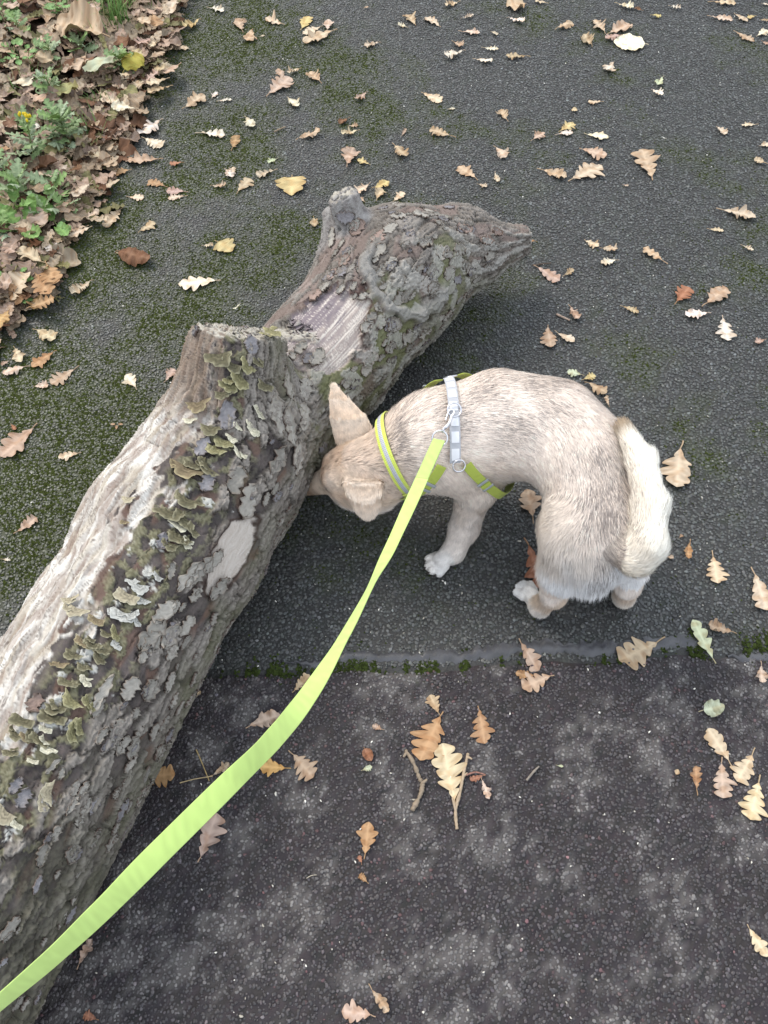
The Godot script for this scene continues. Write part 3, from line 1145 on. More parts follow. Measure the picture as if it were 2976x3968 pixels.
func shelf(r: float, c: Vector3, rim: Vector3, sd: int, deep: float, amp := 1.0) -> ArrayMesh:
	# one bracket: a wavy half-round shelf, attached along its straight side at z = 0, growing towards +z; y is its upper side
	var g := RandomNumberGenerator.new()
	g.seed = sd
	var ph := g.randf() * TAU
	var ph2 := g.randf() * TAU
	var v := PackedVector3Array()
	var col := PackedColorArray()
	var f := PackedInt32Array()
	var A := 24
	var R := 8
	for side in 2:
		for i in A + 1:
			var a := -1.75 + 3.5 * i / A
			var lobe := 1.0 + 0.13 * sin(a * 3.0 + ph) + 0.07 * sin(a * 7.0 + ph2) + 0.04 * sin(a * 15.0 + ph)
			for k in R + 1:
				var q := float(k) / R
				var d := r * q * lobe
				var wav := 0.14 * sin(a * 4.0 + ph2) * q * q + 0.06 * sin(a * 11.0 + ph) * q * q * q
				var ridges := 0.018 * sin(q * 22.0 + sin(a * 3.0) * 0.5) * q
				var y := r * amp * (0.16 * sin(q * 2.2) + wav + ridges * 1.5)
				var thick := r * amp * (0.20 * (1.0 - q * 0.75))
				if side:
					y -= thick
				v.append(Vector3(sin(a) * d, y, cos(a) * d * deep))
				var zone := sin(q * 20.0 + sin(a * 3.0 + ph) * 0.6)
				var t := c * (1.0 + 0.30 * zone) * (0.8 + 0.3 * q)
				t = mix3(t, rim, sm(0.80, 0.97, q + 0.04 * sin(a * 9.0)))
				t *= 1.0 + 0.42 * fine.get_noise_3d(v[v.size() - 1].x * 260.0 + sd, v[v.size() - 1].z * 260.0, 0.0)
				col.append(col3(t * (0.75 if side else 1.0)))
	var W := R + 1
	var half := (A + 1) * W
	for i in A:
		for k in R:
			var a := i * W + k
			f.append_array([a, a + W, a + 1, a + 1, a + W, a + W + 1])
			a += half
			f.append_array([a, a + 1, a + W, a + 1, a + W + 1, a + W])
		var e := i * W + R
		f.append_array([e, e + W, e + half, e + W, e + W + half, e + half])
	return mesh_of(v, f, col)


func plate(at: Vector3, along: Vector3, L: float, W: float, c: Vector3, sd: int, curl: float) -> ArrayMesh:
	# a thin loose plate of bark that follows the log and lifts at its edges
	var v := PackedVector3Array()
	var col := PackedColorArray()
	var f := PackedInt32Array()
	var ids := log_body.near(at, 0.12)
	var n := log_body.grad(at, ids)
	var u := (along - n * along.dot(n)).normalized()
	var s := n.cross(u)
	var NU := 15
	var NV := 9
	for side in 2:
		for i in NU:
			var a := 2.0 * i / (NU - 1) - 1.0
			var e0 := 0.9 + 0.34 * wide.get_noise_2d(a * 2.6 + sd * 3.1, 1.0) + 0.16 * wide.get_noise_2d(a * 9.0 + sd, 4.0)
			var e1 := 0.9 + 0.34 * wide.get_noise_2d(a * 2.6 + sd * 3.1, 9.0) + 0.16 * wide.get_noise_2d(a * 9.0 + sd, 7.0)
			var taper := pow(maxf(1.0 - pow(absf(a), 3.5), 0.02), 0.6)
			for k in NV:
				var b := 2.0 * k / (NV - 1) - 1.0
				var bb := b * (e0 if b < 0.0 else e1) * taper
				var aa := a + 0.16 * wide.get_noise_2d(b * 3.0 + sd, 20.0) * (1.0 if absf(a) > 0.7 else 0.3)
				var p := at + u * aa * L * 0.5 + s * bb * W * 0.5
				for z in 2:
					p -= n * log_body.field(p, ids)
				var edge := maxf(absf(a), absf(b))
				var h := 0.0026 + curl * pow(edge, 4.0) * (0.6 + 0.6 * wide.get_noise_2d(a * 2.0 + sd, b * 2.0)) + 0.0009 * fine.get_noise_2d(aa * L * 120.0 + sd, bb * W * 120.0)
				if side:
					h -= 0.0034
				v.append(p + n * h)
				var g := 1.0 + 0.22 * fine.get_noise_2d(aa * L * 60.0 + sd, bb * W * 200.0) + 0.18 * fine.get_noise_2d(aa * L * 260.0, bb * W * 260.0 + sd)
				var t := c * g
				if side:
					t = Vector3(0.10, 0.07, 0.055)
				elif edge > 0.99:
					t = mix3(t, Vector3(0.14, 0.105, 0.08), 0.5)
				col.append(col3(t))
	var half := NU * NV
	for i in NU - 1:
		for k in NV - 1:
			var a := i * NV + k
			f.append_array([a, a + 1, a + NV, a + 1, a + NV + 1, a + NV])
			a += half
			f.append_array([a, a + NV, a + 1, a + 1, a + NV, a + NV + 1])
	var rim := PackedInt32Array()
	for i in NU:
		rim.append(i * NV)
	for k in range(1, NV):
		rim.append((NU - 1) * NV + k)
	for i in range(NU - 2, -1, -1):
		rim.append(i * NV + NV - 1)
	for k in range(NV - 2, 0, -1):
		rim.append(k)
	for i in rim.size():
		var a := rim[i]
		var b := rim[(i + 1) % rim.size()]
		f.append_array([a, b, a + half, b, b + half, a + half])
	return mesh_of(v, f, col)


func dress_log(log: Node3D):
	var r := RandomNumberGenerator.new()
	r.seed = 19
	var b := log_body
	var tones := {"o": Vector3(0.105, 0.096, 0.060), "y": Vector3(0.17, 0.158, 0.085), "b": Vector3(0.17, 0.135, 0.085), "p": Vector3(0.42, 0.40, 0.31), "w": Vector3(0.31, 0.31, 0.29), "c": Vector3(0.30, 0.265, 0.19), "m": Vector3(0.20, 0.185, 0.10)}
	var rims := {"o": Vector3(0.27, 0.252, 0.17), "y": Vector3(0.35, 0.33, 0.20), "b": Vector3(0.33, 0.28, 0.17), "p": Vector3(0.60, 0.58, 0.46), "w": Vector3(0.46, 0.465, 0.44), "c": Vector3(0.43, 0.395, 0.29), "m": Vector3(0.36, 0.33, 0.19)}
	var mat := paint(0.85, 0.3)
	bump(mat, 0.02, 0.5, 21, 4)
	var sd := 100
	for g in log_growths():
		sd += 1
		var p: Vector3 = g[1]
		var ids := b.near(p, 0.12)
		p -= b.grad(p, ids) * b.field(p, ids)
		var n := b.grad(p, ids)
		var w := log_where(p)
		var down := -b.d[w[0]].normalized()
		if w[0] == 2:
			down = Vector3(-0.1, -0.75, 0.62)
		down = down.rotated(n, deg_to_rad(-float(g[3]) + r.randf_range(-14, 14)))
		var out := (down - n * down.dot(n)).normalized()
		var flat: bool = g[0] in ["w", "c"]
		var grow := (out * (0.95 if flat else 0.80) + n * (0.15 if flat else r.randf_range(0.15, 0.45))).normalized()
		var side := n.cross(grow).normalized()
		var up := grow.cross(side)
		var rad: float = g[2] * 0.52
		var m := shelf(rad, tones[g[0]] * r.randf_range(0.85, 1.15), rims[g[0]], sd, r.randf_range(0.75, 1.0), 0.35 if flat else 0.55)
		var o := part("bracket_fungus", m, mat, log)
		o.transform = Transform3D(Basis(side, up, grow), p - out * rad * 0.3 + n * 0.003)
		# a smaller shelf on top of it, and one beside it
		for extra in r.randi() % 2:
			sd += 1
			var small := rad * r.randf_range(0.45, 0.7)
			var m2 := shelf(small, tones[g[0]] * r.randf_range(0.75, 1.3), rims[g[0]] * r.randf_range(0.8, 1.1), sd, r.randf_range(0.7, 1.1), 0.5 if flat else 0.9)
			var b2 := Basis(side, up, grow) * Basis(Vector3.UP, r.randf_range(-0.9, 0.9)) * Basis(Vector3.RIGHT, r.randf_range(-0.3, 0.15))
			var p2 := p + side * rad * r.randf_range(-0.9, 0.9) - out * rad * r.randf_range(0.0, 0.7)
			p2 -= n * (b.field(p2, ids) - 0.004 - 0.003 * extra)
			part("shelf", m2, mat, o).transform = o.transform.affine_inverse() * Transform3D(b2, p2)
	# loose plates of bark
	var pt := {"g": Vector3(0.25, 0.236, 0.212), "v": Vector3(0.185, 0.178, 0.188), "d": Vector3(0.10, 0.085, 0.08), "r": Vector3(0.225, 0.168, 0.145)}
	var bark := paint(0.88, 0.3)
	bump(bark, 0.03, 0.8, 23, 5)
	for g in log_plates():
		sd += 1
		var p: Vector3 = g[1]
		var w := log_where(p)
		var n := b.grad(p, b.near(p, 0.12))
		var along := b.d[w[0]].normalized()
		if w[0] >= 3:
			along = Vector3(0.55, 0.0, -0.83).rotated(n, deg_to_rad(float(g[4]) + 30.0))
		else:
			along = along.rotated(n, deg_to_rad(-float(g[4]) + 12.0))
		part("bark_plate", plate(p, along, g[2], g[3], pt[g[0]] * r.randf_range(0.9, 1.4), sd, r.randf_range(0.002, 0.0075)), bark, log)
	# and the smaller scales between them, on the side the dog is on
	for i in 280:
		var bone: int = [0, 0, 0, 1, 3, 4, 4, 4, 5, 5][r.randi() % 10]
		var t := r.randf_range(0.05, 0.98)
		if bone == 0:
			t = r.randf_range(0.25, 1.0)
		var ax := b.a[bone] + b.d[bone] * t
		var dir := b.d[bone].normalized()
		var th := r.randf_range(0.75, 1.85) if bone < 3 else r.randf_range(-0.5, 1.7)
		var sidev := dir.cross(Vector3.UP).normalized()
		var out := sidev * sin(th) + sidev.cross(dir) * cos(th)
		var p := ax + out * 0.2
		var ids := b.near(ax, 0.3)
		for k in 12:
			p -= out * b.field(p, ids) * 0.9
		var L := r.randf_range(0.010, 0.032)
		if p.distance_to(Vector3(-0.234, 0.234, -0.608)) < 0.085 or p.distance_to(Vector3(-0.10, 0.263, -1.06)) < 0.085:
			continue
		part("bark_scale", plate(p, dir.rotated(b.grad(p, ids), r.randf_range(-0.35, 0.35)), L, L * r.randf_range(0.35, 0.7), (pt["g"] if r.randf() < 0.75 else pt["v"]) * r.randf_range(0.75, 1.3), 400 + i, r.randf_range(0.001, 0.005)), bark, log)


# ---------------------------------------------------------------- the dog

var dog := Body.new()
var dog_kind := PackedStringArray()
var torso := PackedInt32Array()      # trunk and neck without legs, for what is strapped round it


func dbone(kind: String, p: Vector3, q: Vector3, r0: float, r1: float, blend := 0.02):
	var i := dog.bone(p, q, r0, r1, blend)
	dog_kind.append(kind)
	if kind in ["body", "neck", "rump", "loin"]:
		torso.append(i)


func dog_bones():
	# head to tail
	dbone("muzzle", Vector3(-0.146, 0.094, -0.810), Vector3(-0.098, 0.134, -0.800), 0.0165, 0.0255, 0.012)
	dbone("skull", Vector3(-0.070, 0.158, -0.797), Vector3(-0.030, 0.166, -0.793), 0.039, 0.045, 0.022)
	dbone("cheek", Vector3(-0.062, 0.138, -0.770), Vector3(-0.015, 0.150, -0.762), 0.024, 0.032, 0.025)
	dbone("cheek", Vector3(-0.062, 0.138, -0.826), Vector3(-0.015, 0.150, -0.824), 0.024, 0.032, 0.025)
	dbone("brow", Vector3(-0.098, 0.168, -0.778), Vector3(-0.058, 0.188, -0.775), 0.0095, 0.015, 0.014)
	dbone("brow", Vector3(-0.098, 0.168, -0.820), Vector3(-0.058, 0.188, -0.819), 0.0095, 0.015, 0.014)
	dbone("neck", Vector3(-0.030, 0.170, -0.794), Vector3(0.085, 0.232, -0.825), 0.049, 0.066, 0.05)
	dbone("body", Vector3(0.090, 0.232, -0.825), Vector3(0.205, 0.232, -0.858), 0.071, 0.080, 0.05)
	dbone("body", Vector3(0.205, 0.232, -0.858), Vector3(0.298, 0.240, -0.836), 0.080, 0.076, 0.05)
	dbone("loin", Vector3(0.298, 0.240, -0.836), Vector3(0.350, 0.242, -0.762), 0.076, 0.073, 0.05)
	dbone("rump", Vector3(0.350, 0.242, -0.762), Vector3(0.364, 0.228, -0.660), 0.071, 0.062, 0.05)
	dbone("pants", Vector3(0.318, 0.205, -0.628), Vector3(0.308, 0.158, -0.612), 0.040, 0.030, 0.04)
	dbone("pants", Vector3(0.360, 0.205, -0.615), Vector3(0.356, 0.165, -0.596), 0.045, 0.030, 0.04)
	dbone("pants", Vector3(0.396, 0.215, -0.632), Vector3(0.394, 0.192, -0.620), 0.034, 0.024, 0.04)
	# chest and belly below the trunk
	dbone("belly", Vector3(0.060, 0.195, -0.815), Vector3(0.215, 0.178, -0.845), 0.050, 0.050, 0.05)
	# fore legs
	for leg in [[Vector3(0.112, 0.222, -0.790), Vector3(0.168, 0.150, -0.775), Vector3(0.154, 0.060, -0.742), Vector3(0.134, 0.021, -0.708), Vector3(0.110, 0.014, -0.692)], [Vector3(0.112, 0.222, -0.865), Vector3(0.168, 0.145, -0.885), Vector3(0.150, 0.060, -0.895), Vector3(0.138, 0.021, -0.900), Vector3(0.105, 0.014, -0.902)]]:
		dbone("shoulder", leg[0], leg[1], 0.047, 0.034, 0.04)
		dbone("leg", leg[1], leg[2], 0.033, 0.0235, 0.02)
		dbone("leg", leg[2], leg[3], 0.0235, 0.019, 0.015)
		paw(leg[3], leg[4], 1.12)
	# hind legs
	for leg in [[Vector3(0.338, 0.225, -0.668), Vector3(0.322, 0.150, -0.690), Vector3(0.304, 0.086, -0.592), Vector3(0.289, 0.030, -0.590), Vector3(0.272, 0.015, -0.622)], [Vector3(0.402, 0.225, -0.668), Vector3(0.424, 0.150, -0.712), Vector3(0.438, 0.086, -0.610), Vector3(0.447, 0.028, -0.610), Vector3(0.441, 0.015, -0.648)]]:
		dbone("thigh", leg[0], leg[1], 0.056, 0.041, 0.04)
		dbone("thigh", leg[0] + Vector3(0, -0.03, 0.02), leg[2] + Vector3(0, 0.035, -0.01), 0.045, 0.021, 0.035)
		dbone("leg", leg[1], leg[2], 0.036, 0.0185, 0.03)
		dbone("hock", leg[2], leg[2] + Vector3(0.0, -0.004, 0.009), 0.0165, 0.0125, 0.012)
		dbone("leg", leg[2], leg[3], 0.0175, 0.0165, 0.015)
		paw(leg[3] + Vector3(0, -0.008, -0.004), leg[4], 1.0)
	# the tail goes up and back from the rump, turns and lies forward along the far flank
	var t := [Vector3(0.368, 0.246, -0.650), Vector3(0.380, 0.250, -0.606), Vector3(0.400, 0.258, -0.576), Vector3(0.412, 0.282, -0.584), Vector3(0.419, 0.310, -0.640), Vector3(0.412, 0.328, -0.710), Vector3(0.392, 0.335, -0.768)]
	var tr := [0.020, 0.022, 0.025, 0.026, 0.023, 0.019, 0.010]
	for i in 6:
		dbone("tail", t[i], t[i + 1], tr[i], tr[i + 1], 0.012)
	# the far ear stands up, the near one folds over sideways
	for i in 12:
		var k := i / 11.0
		var root := Vector3(-0.078, 0.188, -0.838).lerp(Vector3(-0.020, 0.200, -0.842), k) + Vector3(0, 0, 0.010 * sin(k * PI))
		var mid := Vector3(-0.0915, 0.230, -0.870).lerp(Vector3(-0.036, 0.232, -0.868), k) + Vector3(0, 0.004, 0.008) * sin(k * PI)
		var high := Vector3(-0.0925, 0.256, -0.892).lerp(Vector3(-0.066, 0.256, -0.889), k)
		dbone("ear", root, mid, 0.0075, 0.0045, 0.003)
		dbone("ear", mid, high, 0.0045, 0.004, 0.003)
		dbone("ear", high, Vector3(-0.0885, 0.272, -0.906), 0.004, 0.003, 0.003)
	for i in 12:
		var k := i / 11.0
		var root := Vector3(-0.066, 0.196, -0.768).lerp(Vector3(-0.016, 0.196, -0.760), k)
		var fold := Vector3(-0.066, 0.210, -0.744).lerp(Vector3(-0.008, 0.212, -0.740), k) + Vector3(0, 0.003, 0.004) * sin(k * PI)
		var reach := 0.45 + 0.55 * pow(sin(PI * clampf(k, 0.02, 0.98)), 0.55)
		var tip := Vector3(-0.064, 0.210, -0.743).lerp(Vector3(-0.004, 0.212, -0.738), k) + Vector3(0.005, -0.026, 0.047) * reach
		tip.x = lerpf(tip.x, -0.030, 0.25)
		var mid := fold.lerp(tip, 0.5) + Vector3(0, 0.005, 0.004)
		dbone("ear", root, fold, 0.008, 0.006, 0.003)
		dbone("ear", fold, mid, 0.006, 0.005, 0.003)
		dbone("ear", mid, tip, 0.005, 0.004, 0.003)


func paw(heel: Vector3, toe: Vector3, big: float):
	var d := (toe - heel)
	d.y = 0.0
	d = d.normalized()
	var s := d.cross(Vector3.UP)
	dbone("paw", heel, toe + Vector3(0, 0.003, 0), 0.0165 * big, 0.014 * big, 0.012)
	for i in 4:
		var o: float = [-1.5, -0.5, 0.5, 1.5][i]
		var l := 0.014 if absf(o) > 1.0 else 0.021
		dbone("paw", toe + s * o * 0.0072 * big, toe + s * o * 0.0100 * big + d * l * big + Vector3(0, -0.004, 0), 0.0078 * big, 0.0072 * big, 0.003)
		claws.append([toe + s * o * 0.0104 * big + d * (l + 0.0055) * big + Vector3(0, -0.003, 0), d])


var claws := []


func coat(p: Vector3, n: Vector3) -> Array:
	# [flow, hair length, lift, base colour, share of dark hairs]
	var ids := dog.near(p, 0.02)
	var flow := Vector3.ZERO
	var best := 1e9
	var kind := "body"
	var which := 0
	var len := 0.0
	var lift := 0.0
	var tot := 0.0
	for i in ids:
		var e := dog.one(i, p)
		if e < best:
			best = e
			kind = dog_kind[i]
			which = i
		var w := exp(-maxf(e + 0.01, 0.0) / 0.007)
		var k: Array = {"muzzle": [0.006, 0.15], "skull": [0.013, 0.2], "cheek": [0.015, 0.3], "brow": [0.011, 0.2], "neck": [0.024, 0.3], "body": [0.020, 0.10], "loin": [0.019, 0.10], "rump": [0.022, 0.2], "pants": [0.030, 0.45], "belly": [0.018, 0.3], "shoulder": [0.015, 0.2], "leg": [0.012, 0.28], "paw": [0.0045, 0.2], "thigh": [0.018, 0.25], "hock": [0.007, 0.2], "tail": [0.020, 0.2], "ear": [0.0085, 0.22]}[dog_kind[i]]
		len += w * k[0]
		lift += w * k[1]
		tot += w
		var dir := dog.d[i].normalized()
		if dog_kind[i] == "pants":
			dir = Vector3(0.0, -0.5, 0.85)
		flow += dir * w
	flow += Vector3(0, -0.35, 0) * tot * (0.0 if kind in ["tail", "ear", "skull", "brow"] else 1.0)
	len /= maxf(tot, 1e-6)
	lift /= maxf(tot, 1e-6)
	var q := p - dog.a[which]
	var t := clampf(q.dot(dog.d[which]) * dog.il[which], 0.0, 1.0)
	var out := (q - dog.d[which] * t).normalized()
	var blot := wide.get_noise_3d(p.x * 30.0, p.y * 30.0, p.z * 30.0)
	var patch := wide.get_noise_3d(p.x * 12.0 + 4.0, p.y * 12.0, p.z * 12.0)
	var cream := Vector3(0.92, 0.805, 0.715)
	var c := cream
	var dark := 0.0
	match kind:
		"muzzle":
			c = mix3(Vector3(0.34, 0.24, 0.17), Vector3(0.74, 0.61, 0.49), sm(0.15, 0.8, t))
		"skull", "brow":
			c = mix3(Vector3(0.76, 0.575, 0.43), Vector3(0.84, 0.69, 0.555), 0.5 + patch)
			c = mix3(c, Vector3(0.60, 0.43, 0.31), 0.75 * exp(-p.distance_squared_to(Vector3(-0.068, 0.200, -0.798)) / 0.00045))
			c = mix3(c, Vector3(0.86, 0.76, 0.67), 0.8 * exp(-p.distance_squared_to(Vector3(-0.095, 0.175, -0.772)) / 0.00022))
			c = mix3(c, Vector3(0.84, 0.74, 0.65), sm(0.2, -0.5, out.y))
		"cheek":
			c = mix3(Vector3(0.74, 0.60, 0.475), Vector3(0.86, 0.78, 0.71), sm(0.6, -0.1, out.y))
		"ear":
			c = mix3(Vector3(0.74, 0.585, 0.455), Vector3(0.84, 0.715, 0.60), t + 0.1 * patch)
		"neck":
			c = mix3(Vector3(0.74, 0.60, 0.49), Vector3(0.80, 0.69, 0.60), sm(0.15, 0.8, t))
			dark = sm(0.3, 0.75, t) * sm(-0.1, 0.7, out.y) * (0.30 + 0.5 * patch)
			c = mix3(c, Vector3(0.80, 0.72, 0.65), sm(0.1, -0.6, out.y))
		"body", "loin", "rump":
			dark = sm(0.25, 0.95, out.y + 0.2 * patch) * (0.27 + 0.10 * blot + 0.36 * patch)
			c = mix3(cream, Vector3(0.87, 0.745, 0.645), sm(-0.1, 0.5, patch) * 0.6)
			c = mix3(c, Vector3(0.84, 0.76, 0.70), sm(0.15, -0.5, out.y))
			if kind == "rump":
				dark += 0.25 * sm(0.4, 0.9, t) * sm(0.2, 0.8, out.y)
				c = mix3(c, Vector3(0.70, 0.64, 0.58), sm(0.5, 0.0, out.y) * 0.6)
		"pants":
			c = mix3(Vector3(0.80, 0.72, 0.65), Vector3(0.90, 0.90, 0.91), sm(-0.1, 0.6, t + 0.5 * out.z - 0.45 + 0.4 * patch + 9.0 * (p.x - 0.325)))
			if out.y > 0.35 and absf(p.x - 0.366) < 0.025:
				dark = 0.4
		"thigh", "shoulder":
			c = mix3(cream, Vector3(0.84, 0.75, 0.67), 0.5 + patch)
		"leg", "hock":
			c = mix3(Vector3(0.84, 0.755, 0.69), Vector3(0.74, 0.60, 0.48), sm(-0.1, 0.5, patch) * (1.0 if p.z > -0.66 else 0.4))
			c = mix3(c, Vector3(0.84, 0.80, 0.75), sm(0.06, 0.02, p.y) * 0.7)
		"paw":
			c = mix3(Vector3(0.82, 0.77, 0.72), Vector3(0.88, 0.87, 0.86), 0.5 + patch)
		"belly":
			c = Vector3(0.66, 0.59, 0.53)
		"tail":
			c = mix3(Vector3(0.84, 0.775, 0.68), Vector3(0.92, 0.89, 0.82), sm(-0.2, 0.5, out.x + 0.3 * out.y + 0.4 * patch))
			var first := dog_kind.find("tail")
			if which == first:
				dark = 0.55
				c = Vector3(0.62, 0.54, 0.47)
			elif which == first + 1:
				dark = 0.45 * sm(0.15, -0.5, out.x)
				c = mix3(c, Vector3(0.62, 0.54, 0.47), sm(0.3, -0.5, out.x))
			elif which == first + 5:
				c = mix3(c, Vector3(0.33, 0.255, 0.18), sm(0.45, 1.0, t))
			if which > first + 2:
				dark = maxf(dark, 0.3 * sm(0.35, 0.9, -out.x))
	if kind in ["rump", "pants", "thigh"]:
		# the white seat of the trousers
		c = mix3(c, Vector3(0.93, 0.93, 0.94), sm(-0.642, -0.604, p.z + 0.012 * patch) * sm(0.252, 0.205, p.y) * sm(0.300, 0.340, p.x + 0.02 * patch))
	return [flow, len, lift, c, clampf(dark, 0.0, 0.8)]


func build_dog():
	dog_bones()
	dog.mesh(0.0042)
	var n: PackedVector3Array = dog.settle(0.02)
	var nv := dog.v.size()
	var flow := PackedVector3Array()
	var base := PackedVector3Array()
	var form := PackedVector3Array()     # hair length, lift, share of dark hairs
	var col := PackedColorArray()
	for i in nv:
		var g := coat(dog.v[i], n[i])
		var fl: Vector3 = g[0]
		fl -= n[i] * fl.dot(n[i])
		flow.append(fl.normalized())
		base.append(g[3])
		form.append(Vector3(g[1], g[2], g[4]))
		col.append(col3(mix3(g[3], Vector3(0.22, 0.185, 0.17), float(g[4]) * 0.6) * 0.92))
	var o := thing("dog", "young tan and cream dog with grizzled back sniffing under the log", "dog")
	part("body", mesh_of(dog.v, dog.f, col, n), paint(0.95, 0.15), o)
	fur(o, n, flow, base, form)
	# eyes, nose, claws
	var eye := SphereMesh.new()
	eye.radius = 0.0085
	eye.height = 0.017
	eye.radial_segments = 20
	eye.rings = 10
	var black := StandardMaterial3D.new()
	black.albedo_color = Color(0.05, 0.035, 0.03)
	black.roughness = 0.12
	for s in [Vector3(-0.1000, 0.1530, -0.7725), Vector3(-0.1000, 0.1530, -0.8255)]:
		part("eye", eye, black, o).position = s
	var nose := SphereMesh.new()
	nose.radius = 0.0115
	nose.height = 0.019
	nose.radial_segments = 24
	nose.rings = 12
	var wet := StandardMaterial3D.new()
	wet.albedo_color = Color(0.10, 0.08, 0.08)
	wet.roughness = 0.35
	part("nose", nose, wet, o).position = Vector3(-0.1570, 0.0900, -0.8105)
	var horn := StandardMaterial3D.new()
	horn.albedo_color = Color(0.16, 0.13, 0.12)
	horn.roughness = 0.45
	for c in claws:
		var pts := PackedVector3Array([c[0], c[0] + c[1] * 0.005 + Vector3(0, -0.001, 0), c[0] + c[1] * 0.009 + Vector3(0, -0.005, 0)])
		pts[2].y = maxf(pts[2].y, 0.003)
		var g := tube(pts, PackedFloat32Array([0.0026, 0.002, 0.0006]), 6)
		part("claw", mesh_of(g[0], g[1], PackedColorArray()), horn, o)


func fur(o: Node3D, n: PackedVector3Array, flow: PackedVector3Array, base: PackedVector3Array, form: PackedVector3Array):
	var r := RandomNumberGenerator.new()
	r.seed = 77
	var v := PackedVector3Array()
	var nn := PackedVector3Array()
	var c := PackedColorArray()
	var f := PackedInt32Array()
	var left := 0.0
	for i in range(0, dog.f.size(), 3):
		var a := dog.f[i]
		var b := dog.f[i + 1]
		var d := dog.f[i + 2]
		var area := (dog.v[b] - dog.v[a]).cross(dog.v[d] - dog.v[a]).length() * 0.5
		var dense := 760000.0 if n[a].y > -0.3 else 200000.0
		if form[a].x < 0.009:
			dense *= 1.5
		left += area * dense
		while left >= 1.0:
			left -= 1.0
			var w0 := r.randf()
			var w1 := r.randf()
			if w0 + w1 > 1.0:
				w0 = 1.0 - w0
				w1 = 1.0 - w1
			var p := dog.v[a] + (dog.v[b] - dog.v[a]) * w0 + (dog.v[d] - dog.v[a]) * w1
			var up := n[a]
			var wav := wide.get_noise_3d(p.x * 55.0, p.y * 55.0, p.z * 55.0)
			var wav2 := wide.get_noise_3d(p.z * 130.0, p.x * 130.0, p.y * 130.0 + 30.0)
			var side := flow[a].cross(up)
			var dir := (flow[a] + side * (0.16 * wav + 0.10 * wav2 + r.randfn(0.0, 0.10))).normalized()
			side = dir.cross(up).normalized()
			var fm := form[a]
			var len := fm.x * r.randf_range(0.6, 1.15)
			var lift := fm.y * r.randf_range(0.5, 1.5) + 0.12 * wav2
			var d0 := (dir + up * (lift + 0.35)).normalized()
			var d1 := (dir + up * (lift - 0.15)).normalized()
			var wid := 0.00045 * (0.8 + 0.5 * r.randf()) * (0.75 if fm.x < 0.009 else 1.0)
			var m1 := p + d0 * len * 0.45
			var tip := m1 + d1 * len * 0.55
			if tip.y < 0.002:
				continue
			var k := v.size()
			v.append(p - side * wid - up * 0.001)
			v.append(p + side * wid - up * 0.001)
			v.append(m1 - side * wid * 0.8)
			v.append(m1 + side * wid * 0.8)
			v.append(tip)
			var lean := (up + dir * 0.25 + side * r.randfn(0.0, 0.25)).normalized()
			for e in 5:
				nn.append(lean)
			var tone := r.randf_range(0.86, 1.1) * (1.0 + 0.16 * wav)
			var cb := base[a] * tone
			var root := cb * 0.96
			var mid := cb
			var end := cb * 1.05
			if r.randf() < fm.z * (1.0 + 0.7 * wav):
				mid = mix3(cb, Vector3(0.25, 0.215, 0.205), 0.55)
				end = Vector3(0.20, 0.172, 0.165)
			c.append_array([col3(root), col3(root), col3(mid), col3(mid), col3(end)])
			f.append_array([k, k + 2, k + 1, k + 1, k + 2, k + 3, k + 2, k + 4, k + 3])
	var m := paint(0.62, 0.25)
	m.backlight_enabled = true
	m.backlight = Color(0.3, 0.3, 0.3)
	var fu := part("fur", mesh_of(v, f, c, nn), m, o)
	fu.set_meta("kind", "stuff")


# ---------------------------------------------------------------- collar, harness and lead

func band(pts: PackedVector3Array, outs: PackedVector3Array, w: float, th: float, c: Vector3, closed := false, sd := 0.0) -> ArrayMesh:
	# a flat strap along pts, lying across outs, with a rounded-off edge and a faint weave in its colour
	var v := PackedVector3Array()
	var f := PackedInt32Array()
	var col := PackedColorArray()
	var n := pts.size()
	for i in n:
		var a := pts[(i + n - 1) % n if closed else maxi(i - 1, 0)]
		var b := pts[(i + 1) % n if closed else mini(i + 1, n - 1)]
		var t := (b - a).normalized()
		var o := (outs[i] - t * outs[i].dot(t)).normalized()
		var s := t.cross(o)
		for k in 8:
			var x: float = [-0.5, -0.47, 0.0, 0.47, 0.5, 0.47, 0.0, -0.47][k]
			var y: float = [0.5, 1.0, 1.08, 1.0, 0.5, 0.0, 0.0, 0.0][k]
			v.append(pts[i] + s * x * w + o * y * th)
			var g := 1.0 + 0.018 * (1.0 if (i + k) % 2 else -1.0) + 0.07 * wide.get_noise_2d(i * 0.7 + sd, x * 6.0)
			col.append(col3(c * g * (0.86 if k in [0, 4] else 1.0)))
	for i in (n if closed else n - 1):
		for k in 8:
			var a := i * 8 + k
			var b := i * 8 + (k + 1) % 8
			var d := ((i + 1) % n) * 8
			f.append_array([a, b, d + k, b, d + (k + 1) % 8, d + k])
	if not closed:
		for k in range(1, 7):
			f.append_array([0, k + 1, k])
			f.append_array([(n - 1) * 8, (n - 1) * 8 + k, (n - 1) * 8 + k + 1])
	return mesh_of(v, f, col)


func round_dog(c: Vector3, e1: Vector3, e2: Vector3, from: float, to: float, steps: int, off: float, ids: PackedInt32Array) -> Array:
	# points on the dog's outline in the plane through c, and the directions out of it
	var pts := PackedVector3Array()
	var outs := PackedVector3Array()
	for i in steps + 1:
		var a := lerpf(from, to, float(i) / steps)
		var d := (e1 * cos(a) + e2 * sin(a)).normalized()
		var p := c + d * 0.17
		for k in 14:
			p -= d * (dog.field(p, ids) - off) * 0.8
		pts.append(p)
		outs.append((dog.grad(p, ids) + d * 0.3).normalized())
	# even out the folds
	for r in 3:
		for i in range(1, steps):
			pts[i] = (pts[i - 1] + pts[i] * 2.0 + pts[i + 1]) * 0.25
			outs[i] = (outs[i - 1] + outs[i] + outs[i + 1]).normalized()
	return [pts, outs]


